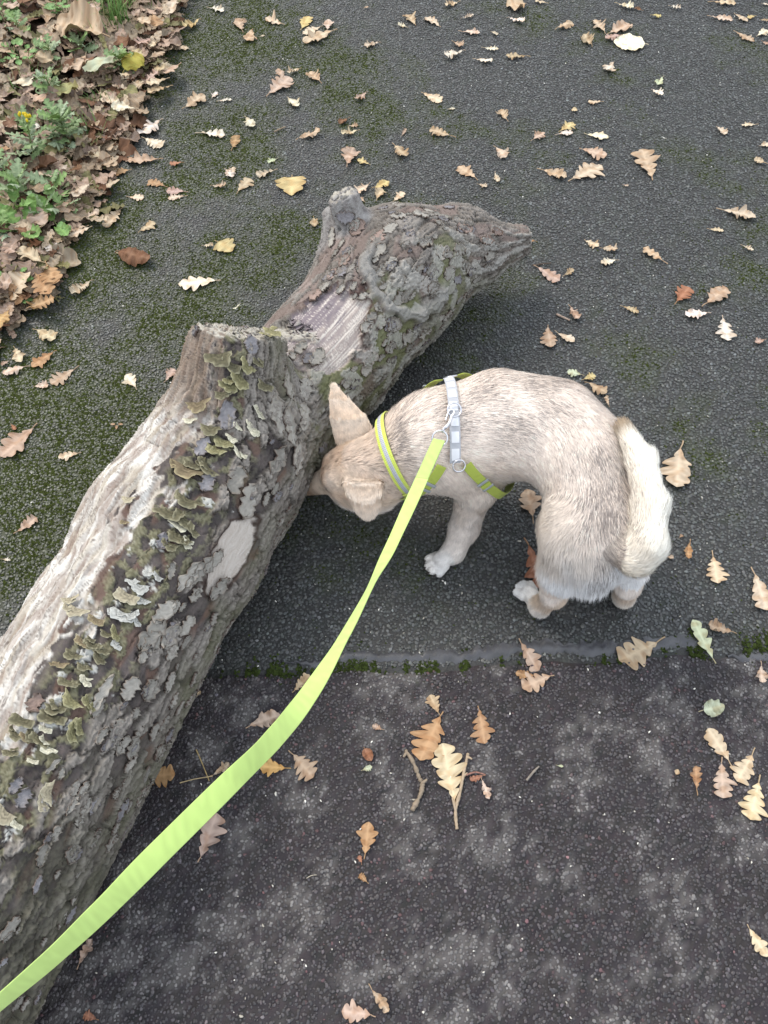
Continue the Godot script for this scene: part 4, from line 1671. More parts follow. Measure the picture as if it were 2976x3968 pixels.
func slice_of(a: Array, i: int, j: int, lift := 0.0) -> Array:
	var p: PackedVector3Array = a[0].slice(i, j)
	var o: PackedVector3Array = a[1].slice(i, j)
	for k in p.size():
		p[k] += o[k] * lift
	return [p, o]


func hoop(called: String, at: Vector3, normal: Vector3, r: float, wire: float, mat: Material, parent: Node, arc := TAU, turn := 0.0):
	var n := normal.normalized()
	var s := n.cross(Vector3(0.31, 0.9, 0.27)).normalized()
	var u := s.cross(n)
	var pts := PackedVector3Array()
	var rad := PackedFloat32Array()
	for i in 25:
		var a := turn + arc * i / 24.0
		pts.append(at + (s * cos(a) + u * sin(a)) * r)
		rad.append(wire)
	var g := tube(pts, rad, 8)
	part(called, mesh_of(g[0], g[1], PackedColorArray()), mat, parent)


func build_gear():
	var steel := StandardMaterial3D.new()
	steel.albedo_color = Color(0.82, 0.82, 0.84)
	steel.metallic = 0.9
	steel.roughness = 0.28
	var cloth := paint(0.75, 0.3)
	cloth.rim_enabled = true
	cloth.rim = 0.3
	var shiny := paint(0.45, 0.6)
	var lime := Vector3(0.36, 0.43, 0.075)
	var neon := Vector3(0.60, 0.68, 0.13)
	var strapped := torso.duplicate()
	for i in dog_kind.size():
		if dog_kind[i] in ["shoulder", "belly"]:
			strapped.append(i)
	# collar
	var at := Vector3(0.026, 0.210, -0.787)
	var nd := Vector3(-0.135, -0.062, 0.024).normalized()
	var e1 := nd.cross(Vector3.UP).normalized()
	var e2 := e1.cross(nd)
	var ring := round_dog(at, e1, e2, 0.0, TAU, 96, 0.0125, torso)
	var co := thing("dog_collar", "fluorescent yellow mesh collar with grey reflective stripe round the dog's neck", "collar")
	part("band", band(ring[0], ring[1], 0.021, 0.002, neon), cloth, co)
	var up := slice_of(ring, 0, 97, 0.0017)
	part("reflective_stripe", band(up[0], up[1], 0.0080, 0.0012, Vector3(0.46, 0.47, 0.52)), shiny, co)
	var dot := SphereMesh.new()
	dot.radius = 0.5
	dot.height = 1.0
	dot.radial_segments = 6
	dot.rings = 3
	var spots := []
	var tints := PackedColorArray()
	var rp: PackedVector3Array = ring[0]
	for i in range(0, 96):
		for half in 2:
			for row in range(-4, 5):
				if (row + half) % 2 != 0:
					continue
				var t := (rp[i + 1] - rp[i]).normalized()
				var o: Vector3 = ring[1][i]
				o = (o - t * o.dot(t)).normalized()
				var p := rp[i].lerp(rp[i + 1], 0.5 * half) + t.cross(o) * row * 0.0021 + o * (0.0030 if absi(row) < 2 else 0.0021)
				spots.append(Transform3D(Basis(t * 0.0013, o * 0.0004, t.cross(o) * 0.0013), p))
				tints.append(Color(0.05, 0.06, 0.05) if absi(row) < 2 else Color(0.16, 0.26, 0.03))
	scatter("perforation", dot, paint(0.8, 0.2), spots, tints, co)
	var tab := slice_of(ring, 53, 57, 0.003)
	part("keeper_loop", band(tab[0], tab[1], 0.023, 0.0018, neon * 0.9), cloth, co)

	# harness: a reflective strap across the withers, rings at its ends, lime straps to the chest and the girth
	var h := thing("dog_harness", "lime and reflective grey webbing harness strapped on the dog", "harness")
	var c0 := Vector3(0.116, 0.235, -0.835)
	var off := 0.0125
	var back := round_dog(c0, Vector3(0.03, 0, 1).normalized(), Vector3.UP, 0.44, 2.55, 44, off, strapped)
	part("back_strap", band(back[0], back[1], 0.0185, 0.0022, Vector3(0.40, 0.41, 0.44)), cloth, h)
	for k in 7:
		var s := slice_of(back, 1 + k * 6, 6 + k * 6, 0.0021)
		part("reflective_panel", band(s[0], s[1], 0.0135, 0.0012, Vector3(0.66, 0.67, 0.70)), shiny, h)
	var c2 := Vector3(0.170, 0.225, -0.835)
	var g2 := Vector3(0.12, -0.18, 0.0).normalized()
	var girth := round_dog(c2, Vector3(0, 0, 1), g2, -0.55, PI + 0.62, 84, off, strapped)
	part("girth_strap", band(girth[0], girth[1], 0.0175, 0.002, lime), cloth, h)
	var c3 := Vector3(0.080, 0.245, -0.832)
	var g3 := Vector3(-0.073, -0.14, 0.0).normalized()
	var chest := round_dog(c3, Vector3(0, 0, 1), g3, -0.36, PI + 0.42, 74, off, strapped)
	part("chest_strap", band(chest[0], chest[1], 0.0175, 0.002, lime), cloth, h)
	var grey := paint(0.5, 0.5)
	for s in [[girth, 10], [girth, 14], [chest, 7], [chest, 10], [girth, 70], [chest, 66]]:
		var b := slice_of(s[0], s[1], s[1] + 2, 0.0022)
		part("slide_buckle", band(b[0], b[1], 0.023, 0.0026, Vector3(0.30, 0.32, 0.33)), grey, h)
	var keep := slice_of(girth, 12, 15, 0.002)
	part("keeper_loop", band(keep[0], keep[1], 0.019, 0.0018, lime * 1.05), cloth, h)
	var bp: PackedVector3Array = back[0]
	var bo: PackedVector3Array = back[1]
	hoop("side_ring", bp[0] + bo[0] * 0.003 + Vector3(0.006, -0.003, 0.003), bo[0], 0.0105, 0.0015, steel, h)
	hoop("side_ring", bp[44] + bo[44] * 0.003 + Vector3(0.006, -0.003, -0.003), bo[44], 0.0105, 0.0015, steel, h)
	var d_at := bp[19] + bo[19] * 0.006
	hoop("lead_ring", d_at, bo[19] + Vector3(0.1, 0, 0.25), 0.0115, 0.0016, steel, h)

	# lead
	var l := thing("dog_lead", "lime green flat webbing lead clipped to the harness and running up off the path", "lead")
	var run := PackedVector3Array([Vector3(0.090, 0.320, -0.759), Vector3(0.049, 0.368, -0.633), Vector3(0.010, 0.424, -0.509), Vector3(-0.017, 0.468, -0.427), Vector3(-0.046, 0.513, -0.344), Vector3(-0.077, 0.578, -0.257), Vector3(-0.103, 0.645, -0.192), Vector3(-0.134, 0.695, -0.139), Vector3(-0.182, 0.709, -0.083), Vector3(-0.221, 0.694, -0.047), Vector3(-0.265, 0.668, -0.013), Vector3(-0.314, 0.638, 0.020), Vector3(-0.361, 0.609, 0.050), Vector3(-0.409, 0.580, 0.081)])
	# how far the webbing is turned about its run, in degrees from lying flat to the sky
	var roll := [8.0, 14.0, 34.0, 66.0, 52.0, 18.0, -2.0, -8.0, -14.0, -26.0, -38.0, -46.0, -50.0, -50.0]
	var curve := Curve3D.new()
	for i in run.size():
		var t := (run[mini(i + 1, run.size() - 1)] - run[maxi(i - 1, 0)]) / 6.0
		curve.add_point(run[i], -t, t)
	curve.bake_interval = 0.002
	var pts := PackedVector3Array()
	var outs := PackedVector3Array()
	for i in (run.size() - 1) * 14 + 1:
		var k := mini(i / 14, run.size() - 2)
		var t := (i - k * 14) / 14.0
		var p := curve.sample(k, t)
		var q := curve.sample(k, minf(t + 0.05, 1.0)) - curve.sample(k, maxf(t - 0.05, 0.0))
		var o := Vector3(-0.15, 0.8, 0.6).rotated(q.normalized(), deg_to_rad(lerpf(roll[k], roll[k + 1], smoothstep(0.0, 1.0, t))))
		pts.append(p)
		outs.append(o)
	part("webbing", band(pts, outs, 0.0205, 0.0016, Vector3(0.46, 0.62, 0.19), false, 3.0), cloth, l)
	var end := pts[0]
	var along := (pts[6] - pts[0]).normalized()
	var fold := slice_of([pts, outs], 0, 12, 0.0017)
	part("stitched_fold", band(fold[0], fold[1], 0.0195, 0.0014, Vector3(0.42, 0.57, 0.17)), cloth, l)
	var eye := end - along * 0.006
	hoop("swivel_ring", eye, outs[0].cross(along) * 0.2 + outs[0], 0.0125, 0.0016, steel, l)
	# the snap hook between that ring and the harness ring
	var a := eye + (d_at - eye).normalized() * 0.013 + Vector3(0, 0.004, 0)
	var z := d_at + Vector3(0.001, 0.004, 0.003)
	var w := (z - a)
	var s := w.cross(Vector3.UP).normalized()
	var hook := PackedVector3Array()
	var rad := PackedFloat32Array()
	for i in 7:
		hook.append(a + w * (0.08 + 0.10 * i) + s * 0.0025 * sin(i * 0.5))
		rad.append([0.0022, 0.0034, 0.0030, 0.0026, 0.0026, 0.0024, 0.0022][i])
	for i in 9:
		var g := PI * i / 8.0
		hook.append(a + w * 0.80 + w.normalized() * 0.0065 * sin(g) + s * (0.0012 - 0.0060 * (1.0 - cos(g)) * 0.5 * 1.6))
		rad.append(0.0019)
	var tb := tube(hook, rad, 8)
	part("snap_hook", mesh_of(tb[0], tb[1], PackedColorArray()), steel, l)
	var gate := PackedVector3Array([a + w * 0.42 - s * 0.0052, a + w * 0.80 - s * 0.0086])
	tb = tube(gate, PackedFloat32Array([0.0014, 0.0014]), 6)
	part("hook_gate", mesh_of(tb[0], tb[1], PackedColorArray()), steel, l)
	hoop("swivel_eye", a + w * 0.02, s, 0.0042, 0.0017, steel, l)


# ---------------------------------------------------------------- leaves and plants

var tints := {
	"p": Vector3(0.40, 0.295, 0.23), "t": Vector3(0.42, 0.325, 0.23), "c": Vector3(0.50, 0.41, 0.30), "w": Vector3(0.62, 0.56, 0.465), "W": Vector3(0.82, 0.76, 0.58), "y": Vector3(0.50, 0.405, 0.20), "Y": Vector3(0.30, 0.26, 0.05),
	"o": Vector3(0.37, 0.235, 0.125), "O": Vector3(0.45, 0.29, 0.11), "b": Vector3(0.17, 0.088, 0.05), "r": Vector3(0.28, 0.135, 0.085), "g": Vector3(0.42, 0.46, 0.33), "G": Vector3(0.25, 0.235, 0.11)}


func blade(kind: String, L: float, W: float, form: String, c: Vector3, sd: int) -> ArrayMesh:
	# a leaf blade from z = 0 to z = L: lobed outline, veins as slight ridges, bent and curled
	var g := RandomNumberGenerator.new()
	g.seed = sd * 7 + 1
	var lobes := 4 + g.randi() % 2
	var per := 8
	var depth := g.randf_range(0.52, 0.72)
	var sharp := g.randf_range(0.5, 0.85)
	match kind:
		"oval":
			lobes = 6
			depth = 0.03
		"maple":
			lobes = 3
			depth = 0.45
			per = 9
		"groundsel":
			lobes = 5
			depth = 0.78
	var rows := lobes * per + 1
	var curl := 0.0
	var bend := 0.0
	var wave := 0.05
	var fold := g.randf_range(0.0, 0.14)
	match form:
		"f":
			curl = g.randf_range(-0.12, 0.22)
			bend = g.randf_range(-0.15, 0.2)
			wave = 0.045
		"c":
			curl = g.randf_range(0.35, 0.85)
			bend = g.randf_range(-0.5, 0.65)
			wave = 0.10
		"u":
			curl = g.randf_range(1.1, 1.7)
			bend = g.randf_range(0.4, 1.1)
			wave = 0.15
		"n":
			curl = g.randf_range(-1.0, -0.6)
			bend = g.randf_range(-0.9, -0.4)
			wave = 0.08
	var twist := g.randf_range(-0.4, 0.4) * (0.3 if form == "f" else 1.0)
	var shift := g.randf_range(0.0, 0.45)
	var ph := g.randf() * 50.0
	var jl := PackedFloat32Array()
	for i in lobes * 2 + 4:
		jl.append(g.randf_range(0.62, 1.2))
	var v := PackedVector3Array()
	var col := PackedColorArray()
	var f := PackedInt32Array()
	var cols := [-1.0, -0.66, -0.33, 0.0, 0.33, 0.66, 1.0]
	for j in rows:
		var t := float(j) / (rows - 1)
		var env := 0.0
		match kind:
			"oak":
				env = pow(sin(PI * pow(t, 1.25)), 0.75) * (0.55 + 0.5 * t) + 0.03
			"groundsel":
				env = pow(sin(PI * pow(t, 1.1)), 0.7) * 0.9 + 0.05
			"oval":
				env = pow(sin(PI * pow(t, 0.9)), 0.65)
			"maple":
				env = pow(sin(PI * pow(t, 0.62)), 0.7)
		for x in cols:
			var side := 0 if x < 0.0 else 1
			var q := t * lobes + (shift if side else 0.0)
			var lobe := mini(int(q), lobes)
			var fr := q - lobe
			var rise := clampf(fr / 0.62, 0.0, 1.0) if fr < 0.62 else clampf((1.0 - fr) / 0.38, 0.0, 1.0)
			var tooth := pow(sin(rise * PI * 0.5), sharp)
			if t > 0.93:
				tooth = maxf(tooth, 0.7)
			var vein := 0.65 * exp(-pow((fr - 0.60) / 0.09, 2.0))
			var hw: float = W * 0.5 * env * (1.0 - depth + depth * tooth) * (1.0 if kind == "oval" else lerpf(1.0, jl[lobe * 2 + side], tooth))
			var px: float = x * hw
			var pz := t * L + (absf(px) * 0.34 - 0.10 * W * env) * (0.0 if kind == "oval" else 1.0) * (1.0 - t * 0.6)
			if t <= 0.0:
				pz = 0.0
			var k := absf(px) / maxf(W * 0.5, 1e-5)
			var h := fold * absf(px) + W * wave * (wide.get_noise_2d(px / W * 2.2 + ph, pz / W * 2.2) * (0.35 + k) + 0.5 * k * wide.get_noise_2d(px / W * 6.0 + ph, pz / W * 6.0))
			h += vein * 0.0005 * (1.0 - 0.5 * k) - (0.0006 if x == 0.0 else 0.0)
			# curl across
			var cx := curl * (0.6 + 0.5 * sin(t * 3.0 + ph))
			if absf(cx) > 0.02:
				var a := cx * px / (W * 0.5)
				var R := W * 0.5 / cx
				h += R * (1.0 - cos(a))
				px = R * sin(a)
			# twist, then bend along the length
			var tw := twist * (t - 0.4)
			var p2 := Vector2(px, h).rotated(tw)
			px = p2.x
			h = p2.y
			var ang := bend * (t - 0.35)
			h += L * 0.5 * (1.0 - cos(ang)) * signf(bend) * 1.2 + 0.15 * L * sin(ang) * (t - 0.35) * signf(bend)
			pz -= absf(sin(ang)) * (t - 0.35) * L * 0.18
			v.append(Vector3(px, h, pz))
			var s := 1.0 + 0.16 * wide.get_noise_2d(px * 70.0 + ph, pz * 70.0) + 0.10 * fine.get_noise_2d(px * 400.0, pz * 400.0 + ph)
			var cc := c * s
			cc = mix3(cc, c * 1.28 + Vector3(0.02, 0.02, 0.015), maxf(0.85 if x == 0.0 else 0.0, vein * 0.45 * (1.0 - 0.4 * k)))
			if kind != "groundsel":
				cc = mix3(cc, cc * Vector3(0.72, 0.58, 0.46), 0.6 * sm(0.1, 0.5, wide.get_noise_2d(px * 38.0 + ph + 9.0, pz * 38.0)) + (0.18 if absf(x) > 0.9 else 0.0))
			col.append(col3(cc))
	var w := cols.size()
	for j in rows - 1:
		for i in w - 1:
			var a := j * w + i
			f.append_array([a, a + w, a + 1, a + 1, a + w, a + w + 1])
	return mesh_of(v, f, col)


var leaf_mat: StandardMaterial3D


func leaf_paint() -> StandardMaterial3D:
	if leaf_mat == null:
		leaf_mat = paint(0.7, 0.35)
		leaf_mat.backlight_enabled = true
		leaf_mat.backlight = Color(0.28, 0.26, 0.22)
	return leaf_mat


func low_of(m: ArrayMesh) -> float:
	return m.get_aabb().position.y


func verge_y(x: float, z: float) -> float:
	var inside := verge_x(z) - x
	return 0.002 + 0.022 * sm(-0.02, 0.22, inside) + 0.006 * wide.get_noise_2d(x * 9.0, z * 9.0) * sm(0.0, 0.1, inside)


func leaf(kind: String, x: float, y: float, z: float, turn: float, L: float, wide_by: float, c: String, form: String, on_verge: bool, sd: int, label: String):
	var o := thing("maple_leaf" if kind == "maple" else "oval_leaf" if kind == "oval" else "oak_leaf", label, "leaf", Vector3.ZERO, "fallen leaves in the verge" if on_verge else "fallen leaves on the road and path")
	var g := RandomNumberGenerator.new()
	g.seed = sd * 13 + 5
	var stalk := L * g.randf_range(0.10, 0.2)
	var tint: Vector3 = tints[c] * g.randf_range(0.88, 1.1)
	tint = tint * Vector3(1.0, g.randf_range(0.95, 1.04), g.randf_range(0.9, 1.08))
	var m := blade(kind, L - stalk, (L - stalk * 0.5) * clampf(wide_by * 1.72, 0.48, 0.82 if kind == "oak" else 1.25), form, tint, sd)
	var b := part("leaf_blade", m, leaf_paint(), o)
	var low := low_of(m)
	b.position = Vector3(0, -low, stalk)
	var at: float = -low + m.surface_get_arrays(0)[Mesh.ARRAY_VERTEX][3].y
	var bow := g.randf_range(-0.25, 0.25)
	var pts := PackedVector3Array()
	var rad := PackedFloat32Array()
	for i in 5:
		var t := i / 4.0
		pts.append(Vector3(stalk * bow * sin((1.0 - t) * 1.6) , at + (0.001 + minf(0.0, 0.0) - at * 0.85 * (1.0 - t)) * (1.0 - t), stalk * t * 1.02))
		rad.append(L * 0.010 * (1.25 - 0.4 * t) + 0.0003)
	var tb := tube(pts, rad, 5)
	part("leaf_stalk", mesh_of(tb[0], tb[1], filled(tb[0].size(), col3(mix3(tint * 0.9, Vector3(0.34, 0.22, 0.12), 0.5)))), leaf_paint(), o)
	o.rotation.y = deg_to_rad(turn)
	if on_verge:
		o.position = Vector3(x, verge_y(x, z) + 0.010 + y * 0.6, z)
		o.rotate_object_local(Vector3.RIGHT, g.randf_range(-0.22, 0.12))
		o.rotate_object_local(Vector3.BACK, g.randf_range(-0.25, 0.25))
	else:
		o.position = Vector3(x, 0.0035 if z < seam_z(x) else 0.0065, z)


func build_verge():
	var rng := RandomNumberGenerator.new()
	rng.seed = 99
	var mat := paint(0.95, 0.15)
	bump(mat, 0.06, 1.0, 31, 5)
	var soil := struct("verge_soil", sheet(axis_steps(-12.0, -1.9, -0.45, -0.45, 0.018), axis_steps(-14.0, -3.2, -1.0, -0.3, 0.018), func(x, z):
		var y := verge_y(x, z) - 0.004
		if x > verge_x(z) + 0.01:
			y = -0.012
		var g := 0.6 + 0.5 * wide.get_noise_2d(x * 20.0, z * 20.0)
		return [Vector3(x, y + 0.004 * wide.get_noise_2d(x * 40.0, z * 40.0), z), col3(Vector3(0.055, 0.040, 0.028) * g)]), mat)
	tag(soil, "dark soil bank of the verge under its leaves", "")
	# the mass of older leaves under the ones on top
	var litter_mat := leaf_paint()
	for k in 6:
		var kind: String = ["oak", "oak", "oak", "oval", "oak", "maple"][k]
		var m := blade(kind, 1.0, [0.5, 0.42, 0.6, 0.55, 0.36, 0.9][k], ["c", "n", "f", "c", "u", "c"][k], Vector3.ONE * 0.85, 500 + k)
		var spots := []
		var cols := PackedColorArray()
		for i in 700:
			var z := rng.randf_range(-3.3, -1.05)
			var d := rng.randf()
			var x := verge_x(z) - 0.0 + rng.randfn(0.0, 0.012) - d * d * 1.3
			var L := rng.randf_range(0.045, 0.10)
			var b := Basis(Vector3.UP, rng.randf() * TAU) * Basis(Vector3.RIGHT, rng.randf_range(-0.35, 0.35)) * Basis(Vector3.BACK, rng.randf_range(-0.35, 0.35))
			spots.append(Transform3D(b.scaled(Vector3(L, L, L)), Vector3(x, verge_y(x, z) + 0.002 + 0.018 * rng.randf() * sm(0.0, 0.08, d), z)))
			var c: Vector3 = tints[["b", "p", "p", "t", "c", "G", "c", "t"][rng.randi() % 8]] * rng.randf_range(0.55, 1.2)
			cols.append(col3(c))
		var o := scatter("leaf_litter" if k == 0 else "leaf_litter_%03d" % k, m, litter_mat, spots, cols, self)
		tag(o, ["brown and tan oak leaf litter covering the verge", "arched brown leaves in the verge litter", "flat broad oak leaves in the verge litter", "unlobed leaves in the verge litter", "tightly curled leaves in the verge litter", "maple-shaped leaves in the verge litter"][k], "leaf litter")
	# green plants growing through it
	var gm := []
	for k in 5:
		gm.append(blade("groundsel", 1.0, [0.62, 0.7, 0.55, 0.66, 0.6][k], ["f", "c", "n", "f", "n"][k], [Vector3(0.23, 0.29, 0.165), Vector3(0.19, 0.27, 0.12), Vector3(0.27, 0.33, 0.215), Vector3(0.17, 0.26, 0.09), Vector3(0.21, 0.29, 0.14)][k], 600 + k))
	groundsel(Vector3(-0.854, 0, -1.945), 0.085, 26, 0.062, gm, rng, false, "bushy grey-green groundsel, the largest clump at the verge edge")
	groundsel(Vector3(-0.928, 0, -1.872), 0.13, 14, 0.055, gm, rng, true, "tall groundsel with small yellow flower heads")
	groundsel(Vector3(-0.853, 0, -1.745), 0.05, 8, 0.075, gm, rng, false, "low silvery groundsel with deeply cut leaves above the dock")
	groundsel(Vector3(-0.925, 0, -1.735), 0.06, 9, 0.07, gm, rng, false, "pale cut-leaved groundsel below the tall flowering one")
	groundsel(Vector3(-0.996, 0, -1.78), 0.06, 9, 0.06, gm, rng, false, "grey-green groundsel beside the bare dark soil")
	groundsel(Vector3(-0.806, 0, -1.672), 0.04, 7, 0.06, gm, rng, false, "flat rosette of cut leaves beside the dock at the road edge")
	groundsel(Vector3(-0.854, 0, -1.66), 0.04, 6, 0.055, gm, rng, false, "small cut-leaved seedling between the dock plants")
	groundsel(Vector3(-0.945, 0, -1.585), 0.05, 7, 0.055, gm, rng, false, "cut-leaved plant nearest the golden oak leaves")
	groundsel(Vector3(-0.974, 0, -2.309), 0.05, 9, 0.05, gm, rng, false, "small blue-green groundsel beside the large tan oval leaf")
	groundsel(Vector3(-0.924, 0, -2.134), 0.06, 16, 0.05, gm, rng, false, "round-leaved grey-green clump vergeward of the folded green leaf")
	groundsel(Vector3(-0.762, 0, -2.285), 0.05, 11, 0.055, gm, rng, false, "groundsel growing out over the road edge beside the green folded leaf")
	groundsel(Vector3(-0.89, 0, -2.36), 0.04, 9, 0.06, gm, rng, false, "sprawling groundsel lying across the large tan oval leaf")
	groundsel(Vector3(-1.097, 0, -2.453), 0.05, 8, 0.05, gm, rng, false, "pale groundsel deep in the verge below the leafy green clump")
	leafy(Vector3(-0.964, 0, -2.536), 22, 0.030, rng, "bright green small-leaved clump in front of the grass")
	leafy(Vector3(-1.163, 0, -2.545), 22, 0.032, rng, "green leafy clump farthest from the road")
	leafy(Vector3(-1.03, 0, -2.62), 14, 0.026, rng, "small green clump at the far edge of the verge")
	leafy(Vector3(-0.914, 0, -1.485), 5, 0.038, rng, "round-leaved green seedling beside the folded brown leaf")
	leafy(Vector3(-0.83, 0, -1.384), 2, 0.034, rng, "pair of round green leaves over the orange oak leaves")
	leafy(Vector3(-0.875, 0, -1.425), 5, 0.024, rng, "thin pale green sprig among the orange leaves")
	leafy(Vector3(-0.80, 0, -1.565), 6, 0.028, rng, "pale green sprig this side of the dock")
	dock(Vector3(-0.89, 0, -1.605), 4, 0.085, rng, "broad-leaved green dock beside the cut-leaved plants")
	dock(Vector3(-0.815, 0, -1.625), 2, 0.085, rng, "dock with one bright folded leaf at the road edge")
	dock(Vector3(-0.925, 0, -1.665), 3, 0.07, rng, "dark green dock vergeward of the others")
	grass(Vector3(-0.81, 0, -2.515), 90, 0.15, rng, "tallest grass tuft at the road edge, far up the verge")
	grass(Vector3(-0.80, 0, -2.60), 70, 0.13, rng, "grass tuft behind the tallest one")
	grass(Vector3(-0.805, 0, -2.12), 26, 0.06, rng, "short bright grass tuft near the green folded leaf")
	grass(Vector3(-0.81, 0, -1.99), 30, 0.09, rng, "upright grass tuft beside the bushy groundsel")
	grass(Vector3(-1.085, 0, -2.38), 22, 0.05, rng, "short grass tuft in the middle of the verge")
	grass(Vector3(-0.94, 0, -2.66), 40, 0.10, rng, "grass tuft at the far end of the verge")
	grass(Vector3(-0.87, 0, -2.44), 40, 0.07, rng, "grass tuft beside the large tan oval leaf, on its road side")
	grass(Vector3(-1.0, 0, -2.20), 36, 0.07, rng, "fine grass between the blue-green and the round-leaved clumps")
	grass(Vector3(-0.73, 0, -2.66), 60, 0.10, rng, "grass tuft farthest up the road edge")
	grass(Vector3(-0.96, 0, -2.02), 30, 0.06, rng, "thin grass behind the tall flowering groundsel")
	leafy(Vector3(-0.90, 0, -2.60), 20, 0.030, rng, "leafy green clump between the grass tufts at the far end")
	leafy(Vector3(-1.05, 0, -2.30), 16, 0.026, rng, "green leafy sprawl in the middle of the verge")
	grass(Vector3(-1.12, 0, -2.68), 40, 0.09, rng, "wispy grass tuft farthest up the verge")


func groundsel(at: Vector3, tall: float, n: int, size: float, gm: Array, rng: RandomNumberGenerator, flowers: bool, label: String):
	at.y = verge_y(at.x, at.z)
	var o := thing("groundsel", label, "weed", at, "groundsel plants in the verge")
	var green := leaf_green()
	var lean := Vector3(rng.randf_range(-0.15, 0.25), 1.0, rng.randf_range(-0.1, 0.2))
	var pts := PackedVector3Array()
	var rad := PackedFloat32Array()
	for i in 6:
		pts.append(lean * tall * i / 5.0)
		rad.append(0.0026 * (1.0 - 0.09 * i))
	var tb := tube(pts, rad, 6)
	part("stem", mesh_of(tb[0], tb[1], filled(tb[0].size(), Color(0.17, 0.20, 0.09))), green, o)
	n = int(n * 1.4)
	for i in n:
		var t := 0.1 + 0.9 * i / n
		var a := i * 2.4 + rng.randf_range(-0.4, 0.4)
		var up := lerpf(0.15, 0.75, t) + rng.randf_range(-0.15, 0.15)
		var b := Basis(Vector3.UP, a) * Basis(Vector3.RIGHT, -up) * Basis(Vector3.BACK, rng.randf_range(-0.4, 0.4))
		var s := size * rng.randf_range(0.8, 1.3) * (1.0 - 0.25 * t)
		part("leaf", gm[rng.randi() % gm.size()], green, o).transform = Transform3D(b.scaled(Vector3(s, s, s)), lean * tall * t)
	if flowers:
		var head := SphereMesh.new()
		head.radius = 0.0035
		head.height = 0.010
		head.radial_segments = 8
		head.rings = 5
		var yellow := StandardMaterial3D.new()
		yellow.albedo_color = Color(0.80, 0.70, 0.08)
		yellow.roughness = 0.7
		for i in 9:
			part("flower_head", head, yellow, o).position = lean * tall + Vector3(rng.randfn(0, 0.011), 0.006 + 0.008 * rng.randf(), rng.randfn(0, 0.008))


var green_mat: StandardMaterial3D


func leaf_green() -> StandardMaterial3D:
	if green_mat == null:
		green_mat = paint(0.6, 0.4)
		green_mat.backlight_enabled = true
		green_mat.backlight = Color(0.35, 0.4, 0.25)
	return green_mat


func leafy(at: Vector3, n: int, size: float, rng: RandomNumberGenerator, label: String):
	at.y = verge_y(at.x, at.z)
	var o := thing("chickweed", label, "weed", at, "small leafy weeds in the verge")
	for i in n:
		var a := i * 2.4 + rng.randf_range(-0.3, 0.3)
		var far := 0.006 + 0.045 * sqrt(float(i) / maxf(n, 8)) * rng.randf_range(0.5, 1.2)
		var root := Vector3(sin(a), 0, cos(a)) * far * 0.4
		var top := Vector3(sin(a), 0, cos(a)) * far + Vector3(0, rng.randf_range(0.02, 0.05) * (1.0 if n > 6 else 0.6), 0)
		var tb := tube(PackedVector3Array([root, root.lerp(top, 0.5) + Vector3(0, 0.004, 0), top]), PackedFloat32Array([0.0012, 0.001, 0.0008]), 5)
		part("stem", mesh_of(tb[0], tb[1], filled(tb[0].size(), Color(0.13, 0.19, 0.06))), leaf_green(), o)
		var s := size * rng.randf_range(0.7, 1.15)
		var m := blade("oval", s, s * 0.8, "c" if i % 2 else "f", Vector3(0.14, 0.25, 0.085) * rng.randf_range(0.8, 1.3), 700 + i + n)
		part("leaf", m, leaf_green(), o).transform = Transform3D(Basis(Vector3.UP, a + rng.randf_range(-0.6, 0.6)) * Basis(Vector3.RIGHT, rng.randf_range(-0.4, 0.3)), top)


func dock(at: Vector3, n: int, size: float, rng: RandomNumberGenerator, label: String):
	at.y = verge_y(at.x, at.z) + 0.01
	var o := thing("dock_plant", label, "weed", at, "dock plants in the verge")
	for i in n:
		var a := 0.9 + i * TAU / n + rng.randf_range(-0.4, 0.4)
		var s := size * rng.randf_range(0.8, 1.15)
		var m := blade("oval", s, s * 0.52, "c", Vector3(0.13, 0.235, 0.065) * rng.randf_range(0.8, 1.25), 800 + i + int(size * 1000))
		part("leaf", m, leaf_green(), o).transform = Transform3D(Basis(Vector3.UP, a) * Basis(Vector3.RIGHT, rng.randf_range(-0.65, -0.2)), Vector3(sin(a), 0.0, cos(a)) * 0.012 + Vector3(0, 0.012, 0))
		var tb := tube(PackedVector3Array([Vector3.ZERO, Vector3(sin(a), 0.6, cos(a)) * 0.012, Vector3(sin(a), 1.0, cos(a)) * 0.014]), PackedFloat32Array([0.0025, 0.002, 0.0016]), 5)
		part("leaf_stalk", mesh_of(tb[0], tb[1], filled(tb[0].size(), Color(0.20, 0.22, 0.08))), leaf_green(), o)


